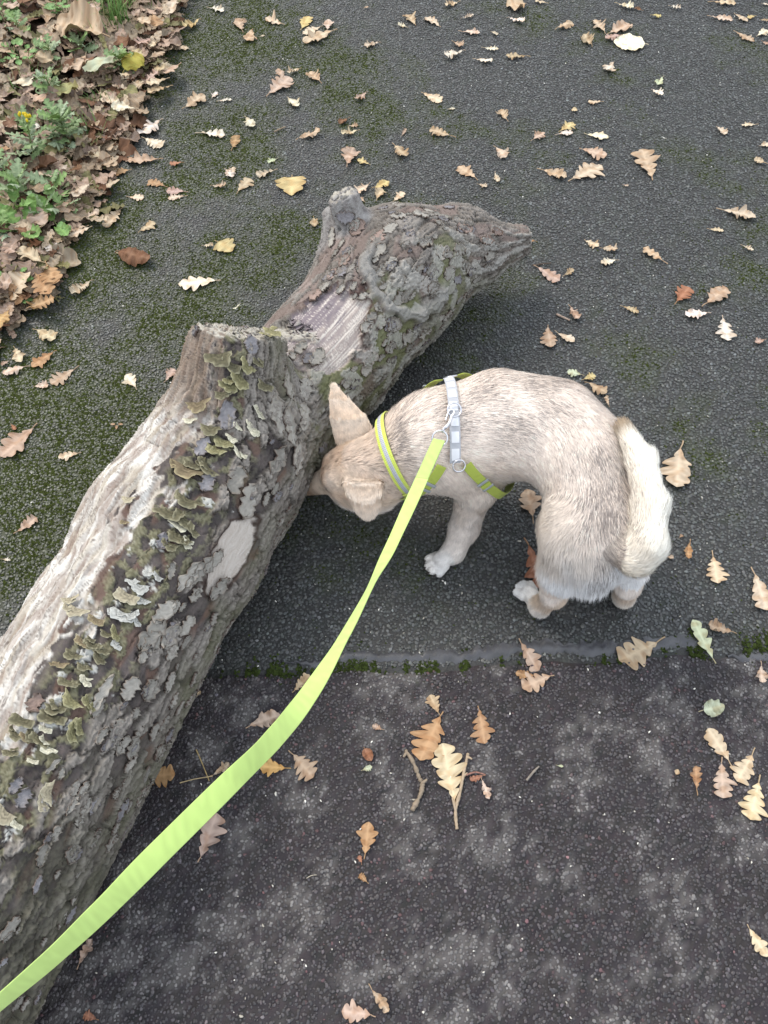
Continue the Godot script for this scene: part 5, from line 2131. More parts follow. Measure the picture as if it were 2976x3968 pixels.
func grass(at: Vector3, n: int, tall: float, rng: RandomNumberGenerator, label: String):
	at.y = verge_y(at.x, at.z)
	var v := PackedVector3Array()
	var c := PackedColorArray()
	var f := PackedInt32Array()
	for i in n:
		var a := rng.randf() * TAU
		var h := tall * rng.randf_range(0.4, 1.1)
		var out := Vector3(sin(a), 0, cos(a))
		var side := out.cross(Vector3.UP)
		var root := Vector3(rng.randfn(0, 0.022), -0.004, rng.randfn(0, 0.022))
		var bow := rng.randf_range(0.15, 0.9)
		var w := rng.randf_range(0.0012, 0.0026)
		var tone := Vector3(0.14, 0.25, 0.07) * rng.randf_range(0.7, 1.4)
		if rng.randf() < 0.12:
			tone = Vector3(0.34, 0.30, 0.15)
		var k := v.size()
		for j in 6:
			var t := j / 5.0
			var p := root + Vector3.UP * h * (t - 0.35 * bow * t * t) + out * h * bow * t * t * 0.8
			v.append(p - side * w * (1.0 - t * 0.92))
			v.append(p + side * w * (1.0 - t * 0.92))
			c.append(col3(tone * (0.8 + 0.3 * t)))
			c.append(col3(tone * (0.8 + 0.3 * t)))
			if j:
				var b := k + j * 2
				f.append_array([b - 2, b, b - 1, b - 1, b, b + 1])
	var o := thing("grass_tuft", label, "grass", at, "grass tufts in the verge")
	part("blades", mesh_of(v, f, c), leaf_green(), o).set_meta("kind", "stuff")


# ---------------------------------------------------------------- the fallen leaves: where the stalk ends, heading, length, width, look

func build_leaves():
	leaf("oak", -0.432, 0.004, -2.496, -163, 0.078, 0.6, "p", "c", false, 1, "pinkish tan ripple-edged oak leaf roadward of the verge-edge grass tuft")
	leaf("oak", -0.402, 0.004, -2.515, -10, 0.074, 0.6, "t", "c", false, 2, "tan ripple-edged oak leaf roadward of the verge-edge grass tuft")
	leaf("oak", -0.307, 0.004, -2.538, -122, 0.072, 0.45, "c", "c", false, 3, "pale buff ripple-edged oak leaf, third roadward of the verge-edge grass tuft")
	leaf("oak", -0.255, 0.004, -2.510, 164, 0.078, 0.7, "y", "f", false, 4, "yellow flat oak leaf roadward of the verge-edge grass tuft")
	leaf("oak", -0.188, 0.004, -2.534, -55, 0.074, 0.4, "c", "f", false, 5, "pale buff flat oak leaf roadward of the verge-edge grass tuft")
	leaf("oak", -0.174, 0.004, -2.501, 177, 0.065, 0.7, "c", "n", false, 6, "pale buff arched oak leaf roadward of the verge-edge grass tuft")
	leaf("oak", -0.143, 0.004, -2.515, -55, 0.127, 0.33, "c", "c", false, 7, "large pale buff ripple-edged oak leaf roadward of the verge-edge grass tuft")
	leaf("oak", -0.381, 0.004, -2.478, 106, 0.018, 0.4, "c", "c", false, 8, "small pale buff ripple-edged oak leaf, second roadward of the verge-edge grass tuft")
	leaf("oak", -0.243, 0.004, -2.315, -55, 0.052, 0.35, "c", "u", false, 9, "small pale buff tightly curled oak leaf, second beyond the maple leaf")
	leaf("oak", -0.292, 0.004, -2.256, -159, 0.051, 0.5, "t", "c", false, 10, "small tan ripple-edged oak leaf, second beyond the maple leaf")
	leaf("oak", -0.338, 0.004, -2.178, 144, 0.111, 0.45, "p", "f", false, 11, "pinkish tan flat oak leaf beyond the maple leaf")
	leaf("oak", -0.179, 0.004, -2.239, -143, 0.067, 0.55, "t", "c", false, 12, "tan ripple-edged oak leaf beyond the maple leaf")
	leaf("oak", -0.277, 0.004, -2.174, 34, 0.058, 0.55, "w", "c", false, 13, "small whitish ripple-edged oak leaf, nearest beyond the maple leaf")
	leaf("oak", -0.009, 0.004, -2.446, -67, 0.056, 0.4, "c", "u", false, 14, "small pale buff tightly curled oak leaf, third beyond the maple leaf")
	leaf("oak", -0.048, 0.004, -2.198, -35, 0.058, 0.4, "t", "u", false, 15, "small tan tightly curled oak leaf beyond the maple leaf")
	leaf("oak", 0.075, 0.004, -2.524, -119, 0.039, 0.4, "w", "u", false, 16, "small whitish tightly curled oak leaf, third vergeward of the ivory leaf")
	leaf("oak", 0.099, 0.004, -2.538, -154, 0.064, 0.5, "t", "c", false, 17, "tan ripple-edged oak leaf vergeward of the ivory leaf")
	leaf("oak", 0.175, 0.004, -2.529, -139, 0.069, 0.45, "c", "c", false, 18, "pale buff ripple-edged oak leaf, second vergeward of the ivory leaf")
	leaf("oak", 0.243, 0.004, -2.673, -57, 0.063, 0.35, "c", "u", false, 19, "pale buff tightly curled oak leaf vergeward of the ivory leaf")
	leaf("oak", -0.066, 0.004, -2.634, 118, 0.019, 0.6, "t", "c", false, 20, "small tan ripple-edged oak leaf roadward of the verge-edge grass tuft")
	leaf("oak", 0.238, 0.004, -2.576, 110, 0.046, 0.3, "w", "u", false, 21, "small whitish tightly curled oak leaf, second vergeward of the ivory leaf")
	leaf("oak", 0.227, 0.004, -2.506, 82, 0.068, 0.35, "c", "c", false, 22, "pale buff ripple-edged oak leaf, nearest vergeward of the ivory leaf")
	leaf("oak", 0.326, 0.004, -2.506, 49, 0.029, 0.6, "c", "c", false, 23, "small pale buff ripple-edged oak leaf, second vergeward of the ivory leaf")
	leaf("oak", 0.204, 0.004, -2.455, 48, 0.047, 0.5, "t", "c", false, 24, "small tan ripple-edged oak leaf, nearest vergeward of the ivory leaf")
	leaf("oak", 0.292, 0.004, -2.419, 76, 0.055, 0.25, "w", "c", false, 25, "small whitish ripple-edged oak leaf vergeward of the ivory leaf")
	leaf("oak", 0.245, 0.004, -2.402, -63, 0.079, 0.35, "w", "u", false, 26, "whitish tightly curled oak leaf vergeward of the ivory leaf")
	leaf("oak", 0.263, 0.004, -2.358, 82, 0.064, 0.3, "w", "c", false, 27, "whitish ripple-edged oak leaf vergeward of the ivory leaf")
	leaf("oak", 0.107, 0.004, -2.198, 50, 0.075, 0.4, "c", "f", false, 28, "pale buff flat oak leaf beyond the maple leaf")
	leaf("oak", 0.178, 0.004, -2.118, 99, 0.024, 0.4, "w", "c", false, 29, "small whitish ripple-edged oak leaf roadward of the maple leaf")
	leaf("oak", -0.389, 0.004, -2.087, 28, 0.060, 0.6, "w", "n", false, 30, "small whitish arched oak leaf beyond the maple leaf")
	leaf("oak", -0.242, 0.004, -1.981, 117, 0.077, 0.3, "t", "u", false, 31, "tan tightly curled oak leaf beyond the maple leaf")
	leaf("oak", -0.094, 0.004, -2.083, -44, 0.047, 0.7, "b", "u", false, 32, "small dark brown tightly curled oak leaf beyond the maple leaf")
	leaf("oak", -0.101, 0.004, -2.041, 99, 0.030, 0.6, "t", "c", false, 33, "small tan ripple-edged oak leaf, nearest beyond the maple leaf")
	leaf("oak", -0.065, 0.004, -2.022, -69, 0.060, 0.35, "c", "u", false, 34, "small pale buff tightly curled oak leaf, nearest beyond the maple leaf")
	leaf("oak", 0.048, 0.004, -1.996, 157, 0.033, 0.3, "t", "u", false, 35, "small tan tightly curled oak leaf roadward of the maple leaf")
	leaf("oak", 0.196, 0.004, -1.989, -117, 0.081, 0.4, "t", "n", false, 36, "tan arched oak leaf roadward of the maple leaf")
	leaf("oak", 0.344, 0.004, -2.060, -164, 0.056, 0.5, "t", "c", false, 37, "small tan ripple-edged oak leaf, second vergeward of the ivory leaf")
	leaf("oak", -0.101, 0.004, -1.866, 167, 0.077, 0.55, "t", "c", false, 38, "tan ripple-edged oak leaf, nearest roadward of the maple leaf")
	leaf("oak", -0.035, 0.004, -1.877, -120, 0.043, 0.4, "y", "c", false, 39, "small yellow ripple-edged oak leaf, nearest roadward of the maple leaf")
	leaf("oak", 0.022, 0.004, -1.967, 32, 0.073, 0.6, "t", "c", false, 40, "tan ripple-edged oak leaf, second roadward of the maple leaf")
	leaf("oak", 0.249, 0.004, -1.815, -137, 0.075, 0.6, "t", "f", false, 41, "tan flat oak leaf, nearest beyond the log's pointed tip")
	leaf("oak", 0.244, 0.004, -1.801, 62, 0.030, 0.6, "c", "c", false, 42, "small pale buff ripple-edged oak leaf, nearest beyond the log's pointed tip")
	leaf("oak", 0.299, 0.004, -1.956, 30, 0.059, 0.65, "c", "c", false, 43, "small pale buff ripple-edged oak leaf, second beyond the log's pointed tip")
	leaf("oak", 0.294, 0.004, -1.849, 5, 0.048, 0.25, "c", "u", false, 44, "small pale buff tightly curled oak leaf, nearest beyond the log's pointed tip")
	leaf("oak", -0.284, 0.004, -1.905, -57, 0.033, 0.5, "g", "c", false, 45, "small pale green ripple-edged oak leaf beyond the maple leaf")
	leaf("oak", -0.283, 0.004, -1.859, -61, 0.065, 0.35, "c", "u", false, 46, "pale buff tightly curled oak leaf vergeward of the maple leaf")
	leaf("oak", -0.385, 0.004, -1.761, 152, 0.068, 0.55, "t", "f", false, 47, "tan flat oak leaf vergeward of the maple leaf")
	leaf("maple", -0.245, 0.004, -1.835, 4, 0.081, 1.0, "y", "f", false, 48, "yellow maple-shaped leaf lying flat beyond the log's branch stubs")
	leaf("oak", -0.400, 0.004, -1.821, -177, 0.045, 0.5, "c", "c", false, 49, "small pale buff ripple-edged oak leaf vergeward of the maple leaf")
	leaf("oak", -0.035, 0.004, -1.804, -42, 0.058, 0.4, "c", "c", false, 50, "small pale buff ripple-edged oak leaf roadward of the maple leaf")
	leaf("oak", -0.032, 0.004, -1.781, 120, 0.054, 0.5, "y", "c", false, 51, "small yellow ripple-edged oak leaf, second roadward of the maple leaf")
	leaf("oak", -0.021, 0.004, -1.734, 161, 0.050, 0.7, "t", "c", false, 52, "small tan ripple-edged oak leaf, second roadward of the maple leaf")
	leaf("oak", 0.021, 0.004, -1.728, 141, 0.050, 0.45, "c", "f", false, 53, "small pale buff flat oak leaf roadward of the maple leaf")
	leaf("oak", -0.049, 0.004, -1.728, -144, 0.024, 0.5, "t", "c", false, 54, "small tan ripple-edged oak leaf, nearest roadward of the maple leaf")
	leaf("oak", -0.179, 0.004, -1.676, 5, 0.044, 0.5, "t", "u", false, 55, "small tan tightly curled oak leaf this side of the maple leaf")
	leaf("oak", -0.411, 0.004, -1.934, 174, 0.062, 0.6, "o", "c", false, 56, "orange ripple-edged oak leaf beyond the maple leaf")
	leaf("oval", 0.449, 0.004, -2.659, -73, 0.068, 0.7, "t", "c", false, 57, "tan ripple-edged unlobed oval leaf vergeward of the ivory leaf")
	leaf("oak", 0.521, 0.004, -2.663, -103, 0.045, 0.35, "c", "c", false, 58, "small pale buff ripple-edged oak leaf, nearest vergeward of the ivory leaf")
	leaf("oak", 0.382, 0.004, -2.578, 63, 0.062, 0.3, "w", "u", false, 59, "small whitish tightly curled oak leaf, nearest vergeward of the ivory leaf")
	leaf("oak", 0.523, 0.004, -2.514, 120, 0.072, 0.4, "t", "n", false, 60, "tan arched oak leaf vergeward of the ivory leaf")
	leaf("oak", 0.627, 0.004, -2.420, -162, 0.065, 0.55, "t", "u", false, 61, "tan tightly curled oak leaf, nearest vergeward of the ivory leaf")
	leaf("oak", 0.677, 0.004, -2.491, -160, 0.077, 0.5, "t", "c", false, 62, "tan ripple-edged oak leaf, second beyond the ivory leaf")
	leaf("oak", 0.681, 0.004, -2.487, 128, 0.096, 0.45, "t", "c", false, 63, "tan ripple-edged oak leaf, nearest beyond the ivory leaf")
	leaf("oak", 0.731, 0.004, -2.478, -77, 0.065, 0.45, "p", "n", false, 64, "pinkish tan arched oak leaf vergeward of the ivory leaf")
	leaf("oval", 0.798, 0.004, -2.434, -99, 0.105, 0.5, "W", "f", false, 65, "large ivory unlobed oval leaf, palest and broadest, far out on the road")
	leaf("oak", 0.436, 0.004, -2.373, -87, 0.077, 0.25, "t", "u", false, 66, "tan tightly curled oak leaf, second vergeward of the ivory leaf")
	leaf("oak", 0.681, 0.004, -2.343, -30, 0.067, 0.5, "w", "u", false, 67, "whitish tightly curled oak leaf this side of the ivory leaf")
	leaf("oak", 0.768, 0.004, -2.208, 43, 0.044, 0.5, "w", "u", false, 68, "small whitish tightly curled oak leaf this side of the ivory leaf")
	leaf("oak", 0.816, 0.004, -2.276, -29, 0.060, 0.35, "g", "u", false, 69, "small pale green tightly curled oak leaf this side of the ivory leaf")
	leaf("oak", 0.625, 0.004, -2.152, -86, 0.048, 0.35, "c", "n", false, 70, "small pale buff arched oak leaf this side of the ivory leaf")
	leaf("oval", 0.526, 0.004, -2.114, 90, 0.020, 0.5, "c", "c", false, 71, "small pale buff ripple-edged unlobed oval leaf this side of the ivory leaf")
	leaf("oak", 0.482, 0.004, -2.013, 131, 0.061, 0.4, "y", "c", false, 72, "small yellow ripple-edged oak leaf this side of the ivory leaf")
	leaf("oak", 0.469, 0.004, -2.005, 101, 0.056, 0.35, "w", "n", false, 73, "small whitish arched oak leaf this side of the ivory leaf")
	leaf("oak", 0.402, 0.004, -1.976, 134, 0.053, 0.5, "t", "c", false, 74, "small tan ripple-edged oak leaf beyond the log's pointed tip")
	leaf("oak", 0.550, 0.004, -2.009, 75, 0.069, 0.35, "w", "f", false, 75, "whitish flat oak leaf this side of the ivory leaf")
	leaf("oak", 0.529, 0.004, -1.944, 67, 0.078, 0.55, "t", "f", false, 76, "tan flat oak leaf, second beyond the log's pointed tip")
	leaf("oak", 0.407, 0.004, -1.861, 64, 0.085, 0.35, "t", "c", false, 77, "tan ripple-edged oak leaf beyond the log's pointed tip")
	leaf("oak", 0.484, 0.004, -1.810, 122, 0.114, 0.45, "c", "f", false, 78, "pale buff flat oak leaf beyond the log's pointed tip")
	leaf("oak", 0.709, 0.004, -1.814, -175, 0.127, 0.6, "t", "f", false, 79, "large tan flat oak leaf beyond the log's pointed tip")
	leaf("oak", 0.625, 0.004, -1.797, 66, 0.017, 0.4, "c", "u", false, 80, "small pale buff tightly curled oak leaf, second beyond the log's pointed tip")
	leaf("oak", 0.920, 0.004, -2.039, 34, 0.041, 0.5, "c", "c", false, 81, "small pale buff ripple-edged oak leaf, nearest this side of the ivory leaf")
	leaf("oak", 1.041, 0.004, -2.050, -85, 0.049, 0.3, "c", "c", false, 82, "small pale buff ripple-edged oak leaf, second this side of the ivory leaf")
	leaf("oak", 1.019, 0.004, -1.955, 103, 0.032, 0.6, "c", "c", false, 83, "small pale buff ripple-edged oak leaf, third this side of the ivory leaf")
	leaf("oak", 1.029, 0.004, -1.881, -116, 0.041, 0.6, "t", "c", false, 84, "small tan ripple-edged oak leaf this side of the ivory leaf")
	leaf("oak", 0.852, 0.004, -1.706, 68, 0.101, 0.35, "c", "c", false, 85, "pale buff ripple-edged oak leaf roadward of the log's pointed tip")
	leaf("oak", 0.812, 0.004, -1.628, 82, 0.043, 0.3, "c", "c", false, 86, "small pale buff ripple-edged oak leaf, second roadward of the log's pointed tip")
	leaf("oak", 0.884, 0.004, -1.571, 51, 0.036, 0.35, "w", "u", false, 87, "small whitish tightly curled oak leaf roadward of the log's pointed tip")
	leaf("oak", 0.498, 0.004, -1.589, 52, 0.043, 0.55, "c", "c", false, 88, "small pale buff ripple-edged oak leaf, nearest roadward of the log's pointed tip")
	leaf("oak", 0.532, 0.004, -1.559, 84, 0.046, 0.5, "c", "u", false, 89, "small pale buff tightly curled oak leaf roadward of the log's pointed tip")
	leaf("oak", 0.575, 0.004, -1.519, -75, 0.048, 0.4, "w", "c", false, 90, "small whitish ripple-edged oak leaf roadward of the log's pointed tip")
	leaf("oak", 0.692, 0.004, -1.504, -138, 0.078, 0.35, "t", "n", false, 91, "tan arched oak leaf, nearest roadward of the log's pointed tip")
	leaf("oak", 0.365, 0.004, -1.501, 46, 0.080, 0.4, "p", "f", false, 92, "pinkish tan flat oak leaf roadward of the log's pointed tip")
	leaf("oak", 0.430, 0.004, -1.462, 125, 0.038, 0.4, "t", "u", false, 93, "small tan tightly curled oak leaf roadward of the log's pointed tip")
	leaf("oak", 0.684, 0.004, -1.371, 140, 0.071, 0.5, "r", "f", false, 94, "reddish brown flat oak leaf roadward of the log's pointed tip")
	leaf("oak", 0.749, 0.004, -1.361, 131, 0.095, 0.6, "t", "n", false, 95, "tan arched oak leaf, second roadward of the log's pointed tip")
	leaf("oak", 0.765, 0.004, -1.345, -81, 0.067, 0.35, "w", "c", false, 96, "whitish ripple-edged oak leaf roadward of the log's pointed tip")
	leaf("oak", 0.436, 0.004, -1.371, 16, 0.055, 0.45, "p", "u", false, 97, "small pinkish tan tightly curled oak leaf this side of the log's pointed tip")
	leaf("oak", 0.555, 0.004, -1.366, 64, 0.049, 0.3, "t", "n", false, 98, "small tan arched oak leaf roadward of the log's pointed tip")
	leaf("oak", 0.727, 0.004, -2.663, 65, 0.065, 0.4, "w", "c", false, 99, "whitish ripple-edged oak leaf beyond the ivory leaf")
	leaf("oak", 0.813, 0.004, -2.620, -119, 0.031, 0.4, "b", "c", false, 100, "small dark brown ripple-edged oak leaf beyond the ivory leaf")
	leaf("oak", 0.896, 0.004, -2.649, 62, 0.041, 0.4, "w", "u", false, 101, "small whitish tightly curled oak leaf beyond the ivory leaf")
	leaf("oak", 0.829, 0.004, -2.592, 82, 0.036, 0.4, "y", "n", false, 102, "small yellow arched oak leaf beyond the ivory leaf")
	leaf("oak", 1.025, 0.004, -2.673, 81, 0.088, 0.3, "c", "c", false, 103, "pale buff ripple-edged oak leaf, second roadward of the ivory leaf")
	leaf("oak", 1.006, 0.004, -2.592, 70, 0.080, 0.3, "c", "c", false, 104, "pale buff ripple-edged oak leaf, nearest roadward of the ivory leaf")
	leaf("oak", 1.093, 0.004, -2.606, 36, 0.057, 0.35, "c", "f", false, 105, "small pale buff flat oak leaf roadward of the ivory leaf")
	leaf("oak", 1.160, 0.004, -2.592, -66, 0.035, 0.5, "y", "c", false, 106, "small yellow ripple-edged oak leaf roadward of the ivory leaf")
	leaf("oak", 1.165, 0.004, -2.569, 80, 0.027, 0.5, "t", "c", false, 107, "small tan ripple-edged oak leaf roadward of the ivory leaf")
	leaf("oak", 1.071, 0.004, -2.509, 41, 0.077, 0.35, "p", "f", false, 108, "pinkish tan flat oak leaf roadward of the ivory leaf")
	leaf("oak", 1.133, 0.004, -2.478, 127, 0.051, 0.5, "w", "c", false, 109, "small whitish ripple-edged oak leaf, nearest roadward of the ivory leaf")
	leaf("oak", 1.143, 0.004, -2.456, 39, 0.028, 0.4, "p", "c", false, 110, "small pinkish tan ripple-edged oak leaf roadward of the ivory leaf")
	leaf("oak", 0.381, 0.004, -1.583, -96, 0.029, 0.5, "o", "u", false, 111, "small orange tightly curled oak leaf beyond the log's pointed tip")
	leaf("oak", 0.332, 0.004, -1.519, 155, 0.035, 0.5, "y", "c", false, 112, "small yellow ripple-edged oak leaf beyond the log's pointed tip")
	leaf("oak", 1.192, 0.004, -2.663, 68, 0.024, 0.4, "w", "c", false, 113, "small whitish ripple-edged oak leaf, second roadward of the ivory leaf")
	leaf("oak", 0.789, 0.004, -1.336, -2, 0.078, 0.45, "w", "f", false, 114, "whitish flat oak leaf roadward of the log's pointed tip")
	leaf("oak", 0.876, 0.004, -1.263, -71, 0.031, 0.5, "p", "c", false, 115, "small pinkish tan ripple-edged oak leaf roadward of the log's pointed tip")
	leaf("oak", 0.378, 0.004, -1.306, 1, 0.069, 0.45, "p", "f", false, 116, "pinkish tan flat oak leaf this side of the log's pointed tip")
	leaf("oak", 0.392, 0.004, -1.287, 54, 0.054, 0.35, "w", "f", false, 117, "small whitish flat oak leaf this side of the log's pointed tip")
	leaf("oak", 0.627, 0.004, -0.980, -15, 0.123, 0.5, "c", "f", false, 118, "large pale buff flat oak leaf roadward of the dog's arched back")
	leaf("oak", 0.602, 0.004, -0.744, -18, 0.052, 0.3, "o", "u", false, 119, "small orange tightly curled oak leaf roadward of the dog's tail")
	leaf("oak", 0.640, 0.004, -0.719, -3, 0.071, 0.45, "c", "f", false, 120, "pale buff flat oak leaf, nearest roadward of the dog's tail")
	leaf("oak", 0.710, 0.004, -0.683, 5, 0.091, 0.45, "c", "f", false, 121, "pale buff flat oak leaf, second roadward of the dog's tail")
	leaf("oak", 0.298, 0.004, -0.779, -176, 0.080, 0.55, "p", "f", false, 122, "pinkish tan flat oak leaf this side of the dog's arched back")
	leaf("oak", 0.278, 0.004, -0.746, 11, 0.117, 0.35, "r", "n", false, 123, "reddish brown arched oak leaf beyond the dog's hind paws")
	leaf("oak", 0.518, 0.004, -0.538, -65, 0.102, 0.5, "t", "f", false, 124, "tan flat oak leaf this side of the dog's tail")
	leaf("oak", 0.247, 0.004, -0.537, 27, 0.070, 0.4, "p", "f", false, 125, "pinkish tan flat oak leaf this side of the dog's hind paws")
	leaf("oak", 0.272, 0.004, -0.465, -98, 0.037, 0.4, "o", "c", false, 126, "small orange ripple-edged oak leaf this side of the dog's hind paws")
	leaf("oak", 0.304, 0.004, -0.468, -67, 0.064, 0.5, "t", "f", false, 127, "tan flat oak leaf this side of the dog's hind paws")
	leaf("oak", 0.598, 0.004, -0.488, -164, 0.089, 0.25, "g", "f", false, 128, "pale green flat oak leaf roadward of the dog's tail")
	leaf("oak", 0.650, 0.004, -0.547, -108, 0.054, 0.5, "p", "u", false, 129, "small pinkish tan tightly curled oak leaf roadward of the dog's tail")
	leaf("oak", 0.681, 0.004, -0.493, -12, 0.045, 0.5, "c", "u", false, 130, "small pale buff tightly curled oak leaf, second roadward of the dog's tail")
	leaf("oak", 0.446, 0.004, -1.158, -105, 0.039, 0.6, "g", "f", false, 131, "small pale green flat oak leaf beyond the dog's arched back")
	leaf("oak", 0.437, 0.004, -1.143, 114, 0.036, 0.6, "y", "f", false, 132, "small yellow flat oak leaf beyond the dog's arched back")
	leaf("oak", 0.444, 0.004, -1.138, 53, 0.056, 0.5, "t", "n", false, 133, "small tan arched oak leaf beyond the dog's arched back")
	leaf("oak", 0.488, 0.004, -1.068, -174, 0.031, 0.3, "t", "u", false, 134, "small tan tightly curled oak leaf roadward of the dog's arched back")
	leaf("oak", 0.580, 0.004, -0.746, 132, 0.012, 0.5, "p", "c", false, 135, "small pinkish tan ripple-edged oak leaf roadward of the dog's tail")
	leaf("oak", 0.548, 0.004, -0.705, 86, 0.015, 0.5, "c", "u", false, 136, "small pale buff tightly curled oak leaf, nearest roadward of the dog's tail")
	leaf("oak", 0.097, 0.004, -0.394, -157, 0.040, 0.95, "t", "f", false, 137, "small tan flat oak leaf beyond the knobbly twig")
	leaf("oak", 0.102, 0.004, -0.401, -26, 0.094, 0.5, "o", "f", false, 138, "orange flat oak leaf beyond the knobbly twig")
	leaf("oak", 0.166, 0.004, -0.411, 6, 0.067, 0.45, "o", "f", false, 139, "orange flat oak leaf beyond the forked twig")
	leaf("oak", 0.119, 0.004, -0.240, -170, 0.108, 0.45, "c", "f", false, 140, "pale buff flat oak leaf vergeward of the forked twig")
	leaf("oak", 0.000, 0.004, -0.368, -113, 0.023, 0.6, "p", "u", false, 141, "small pinkish tan tightly curled oak leaf vergeward of the knobbly twig")
	leaf("oval", -0.035, 0.004, -0.339, 31, 0.027, 0.45, "r", "c", false, 142, "small reddish brown ripple-edged unlobed oval leaf vergeward of the knobbly twig")
	leaf("oak", -0.039, 0.004, -0.300, 109, 0.021, 0.4, "g", "c", false, 143, "small pale green ripple-edged oak leaf vergeward of the knobbly twig")
	leaf("oak", -0.031, 0.004, -0.162, 174, 0.057, 0.5, "o", "f", false, 144, "small orange flat oak leaf roadward of the lead's middle")
	leaf("oak", -0.035, 0.004, -0.154, -160, 0.015, 0.8, "r", "c", false, 145, "small reddish brown ripple-edged oak leaf roadward of the lead's middle")
	leaf("oak", -0.024, 0.004, -0.126, -133, 0.021, 0.6, "o", "c", false, 146, "small orange ripple-edged oak leaf this side of the lead's middle")
	leaf("oak", -0.024, 0.004, 0.011, 42, 0.048, 0.3, "t", "u", false, 147, "small tan tightly curled oak leaf this side of the lead's middle")
	leaf("oak", -0.012, 0.004, 0.050, -96, 0.051, 0.5, "p", "f", false, 148, "small pinkish tan flat oak leaf this side of the lead's middle")
	leaf("oak", 0.590, 0.004, -0.307, -156, 0.071, 0.55, "c", "f", false, 149, "pale buff flat oak leaf, nearest this side of the dog's tail")
	leaf("oak", 0.574, 0.004, -0.323, -10, 0.069, 0.55, "p", "f", false, 150, "pinkish tan flat oak leaf this side of the dog's tail")
	leaf("oak", 0.636, 0.004, -0.337, -39, 0.071, 0.5, "c", "f", false, 151, "pale buff flat oak leaf, second this side of the dog's tail")
	leaf("oak", 0.520, 0.004, -0.260, 172, 0.049, 0.3, "o", "u", false, 152, "small orange tightly curled oak leaf roadward of the forked twig")
	leaf("oak", 0.633, 0.004, -0.293, -25, 0.079, 0.45, "c", "f", false, 153, "pale buff flat oak leaf, third this side of the dog's tail")
	leaf("oval", 0.491, 0.004, -0.293, 146, 0.011, 0.5, "t", "c", false, 154, "small tan ripple-edged unlobed oval leaf roadward of the forked twig")
	leaf("oval", 0.550, 0.004, -0.401, 100, 0.048, 0.4, "g", "u", false, 155, "small pale green tightly curled unlobed oval leaf this side of the dog's tail")
	leaf("oak", 0.560, 0.004, -0.069, 26, 0.049, 0.4, "c", "f", false, 156, "small pale buff flat oak leaf roadward of the forked twig")
	leaf("oak", 0.291, 0.004, -0.309, 81, 0.013, 0.3, "g", "c", false, 157, "small pale green ripple-edged oak leaf roadward of the forked twig")
	leaf("oak", 0.163, 0.004, -0.289, 18, 0.038, 0.3, "c", "u", false, 158, "small pale buff tightly curled oak leaf roadward of the forked twig")
	leaf("oak", 0.170, 0.004, -0.293, -72, 0.029, 0.35, "r", "u", false, 159, "small reddish brown tightly curled oak leaf roadward of the forked twig")
	leaf("oak", -0.240, 0.004, -0.373, 111, 0.063, 0.45, "p", "c", false, 160, "pinkish tan ripple-edged oak leaf beyond the lead's middle")
	leaf("oak", -0.416, 0.004, -0.288, 96, 0.065, 0.5, "o", "f", false, 161, "orange flat oak leaf vergeward of the lead's middle")
	leaf("oak", -0.157, 0.004, -0.304, -93, 0.053, 0.45, "O", "f", false, 162, "small golden orange flat oak leaf beyond the lead's middle")
	leaf("oak", -0.162, 0.004, -0.335, 43, 0.064, 0.5, "p", "f", false, 163, "pinkish tan flat oak leaf beyond the lead's middle")
	leaf("oak", -0.296, 0.004, -0.157, 164, 0.078, 0.45, "p", "f", false, 164, "pinkish tan flat oak leaf vergeward of the lead's middle")
	leaf("oak", -0.294, 0.004, -0.288, 126, 0.042, 0.3, "t", "u", false, 165, "small tan tightly curled oak leaf vergeward of the lead's middle")
	leaf("oak", -0.162, 0.004, -0.434, 139, 0.044, 0.45, "t", "c", false, 166, "small tan ripple-edged oak leaf beyond the lead's middle")
	leaf("oak", -0.367, 0.004, -0.393, 168, 0.024, 0.4, "r", "c", false, 167, "small reddish brown ripple-edged oak leaf roadward of the log's fungi")
	leaf("oak", -0.332, 0.004, -0.426, 150, 0.014, 0.3, "c", "u", false, 168, "small pale buff tightly curled oak leaf roadward of the log's fungi")
	leaf("oak", -0.463, 0.004, -0.009, 158, 0.045, 0.3, "p", "c", false, 169, "small pinkish tan ripple-edged oak leaf vergeward of the lead's middle")
	leaf("oak", -0.418, 0.004, 0.056, -108, 0.025, 0.6, "r", "c", false, 170, "small reddish brown ripple-edged oak leaf vergeward of the lead's middle")
	leaf("oak", -0.558, 0.004, -2.642, 67, 0.062, 0.4, "w", "c", false, 171, "small whitish ripple-edged oak leaf roadward of the verge-edge grass tuft")
	leaf("oak", -0.565, 0.004, -2.567, -41, 0.077, 0.4, "y", "u", false, 172, "yellow tightly curled oak leaf roadward of the verge-edge grass tuft")
	leaf("oak", -0.570, 0.004, -2.119, 136, 0.086, 0.5, "t", "c", false, 173, "tan ripple-edged oak leaf, second this side of the verge-edge grass tuft")
	leaf("oak", -0.492, 0.004, -2.168, 156, 0.032, 0.5, "w", "c", false, 174, "small whitish ripple-edged oak leaf this side of the verge-edge grass tuft")
	leaf("oak", -0.477, 0.004, -2.155, 98, 0.045, 0.25, "w", "c", false, 175, "small whitish ripple-edged oak leaf, second beyond the maple leaf")
	leaf("oak", -0.615, 0.004, -2.071, -37, 0.092, 0.5, "w", "c", false, 176, "whitish ripple-edged oak leaf, second roadward of the tall groundsel")
	leaf("oak", -0.665, 0.004, -1.994, 57, 0.077, 0.5, "w", "f", false, 177, "whitish flat oak leaf roadward of the tall groundsel")
	leaf("oval", -0.727, 0.004, -1.973, 113, 0.039, 0.5, "y", "c", false, 178, "small yellow ripple-edged unlobed oval leaf roadward of the tall groundsel")
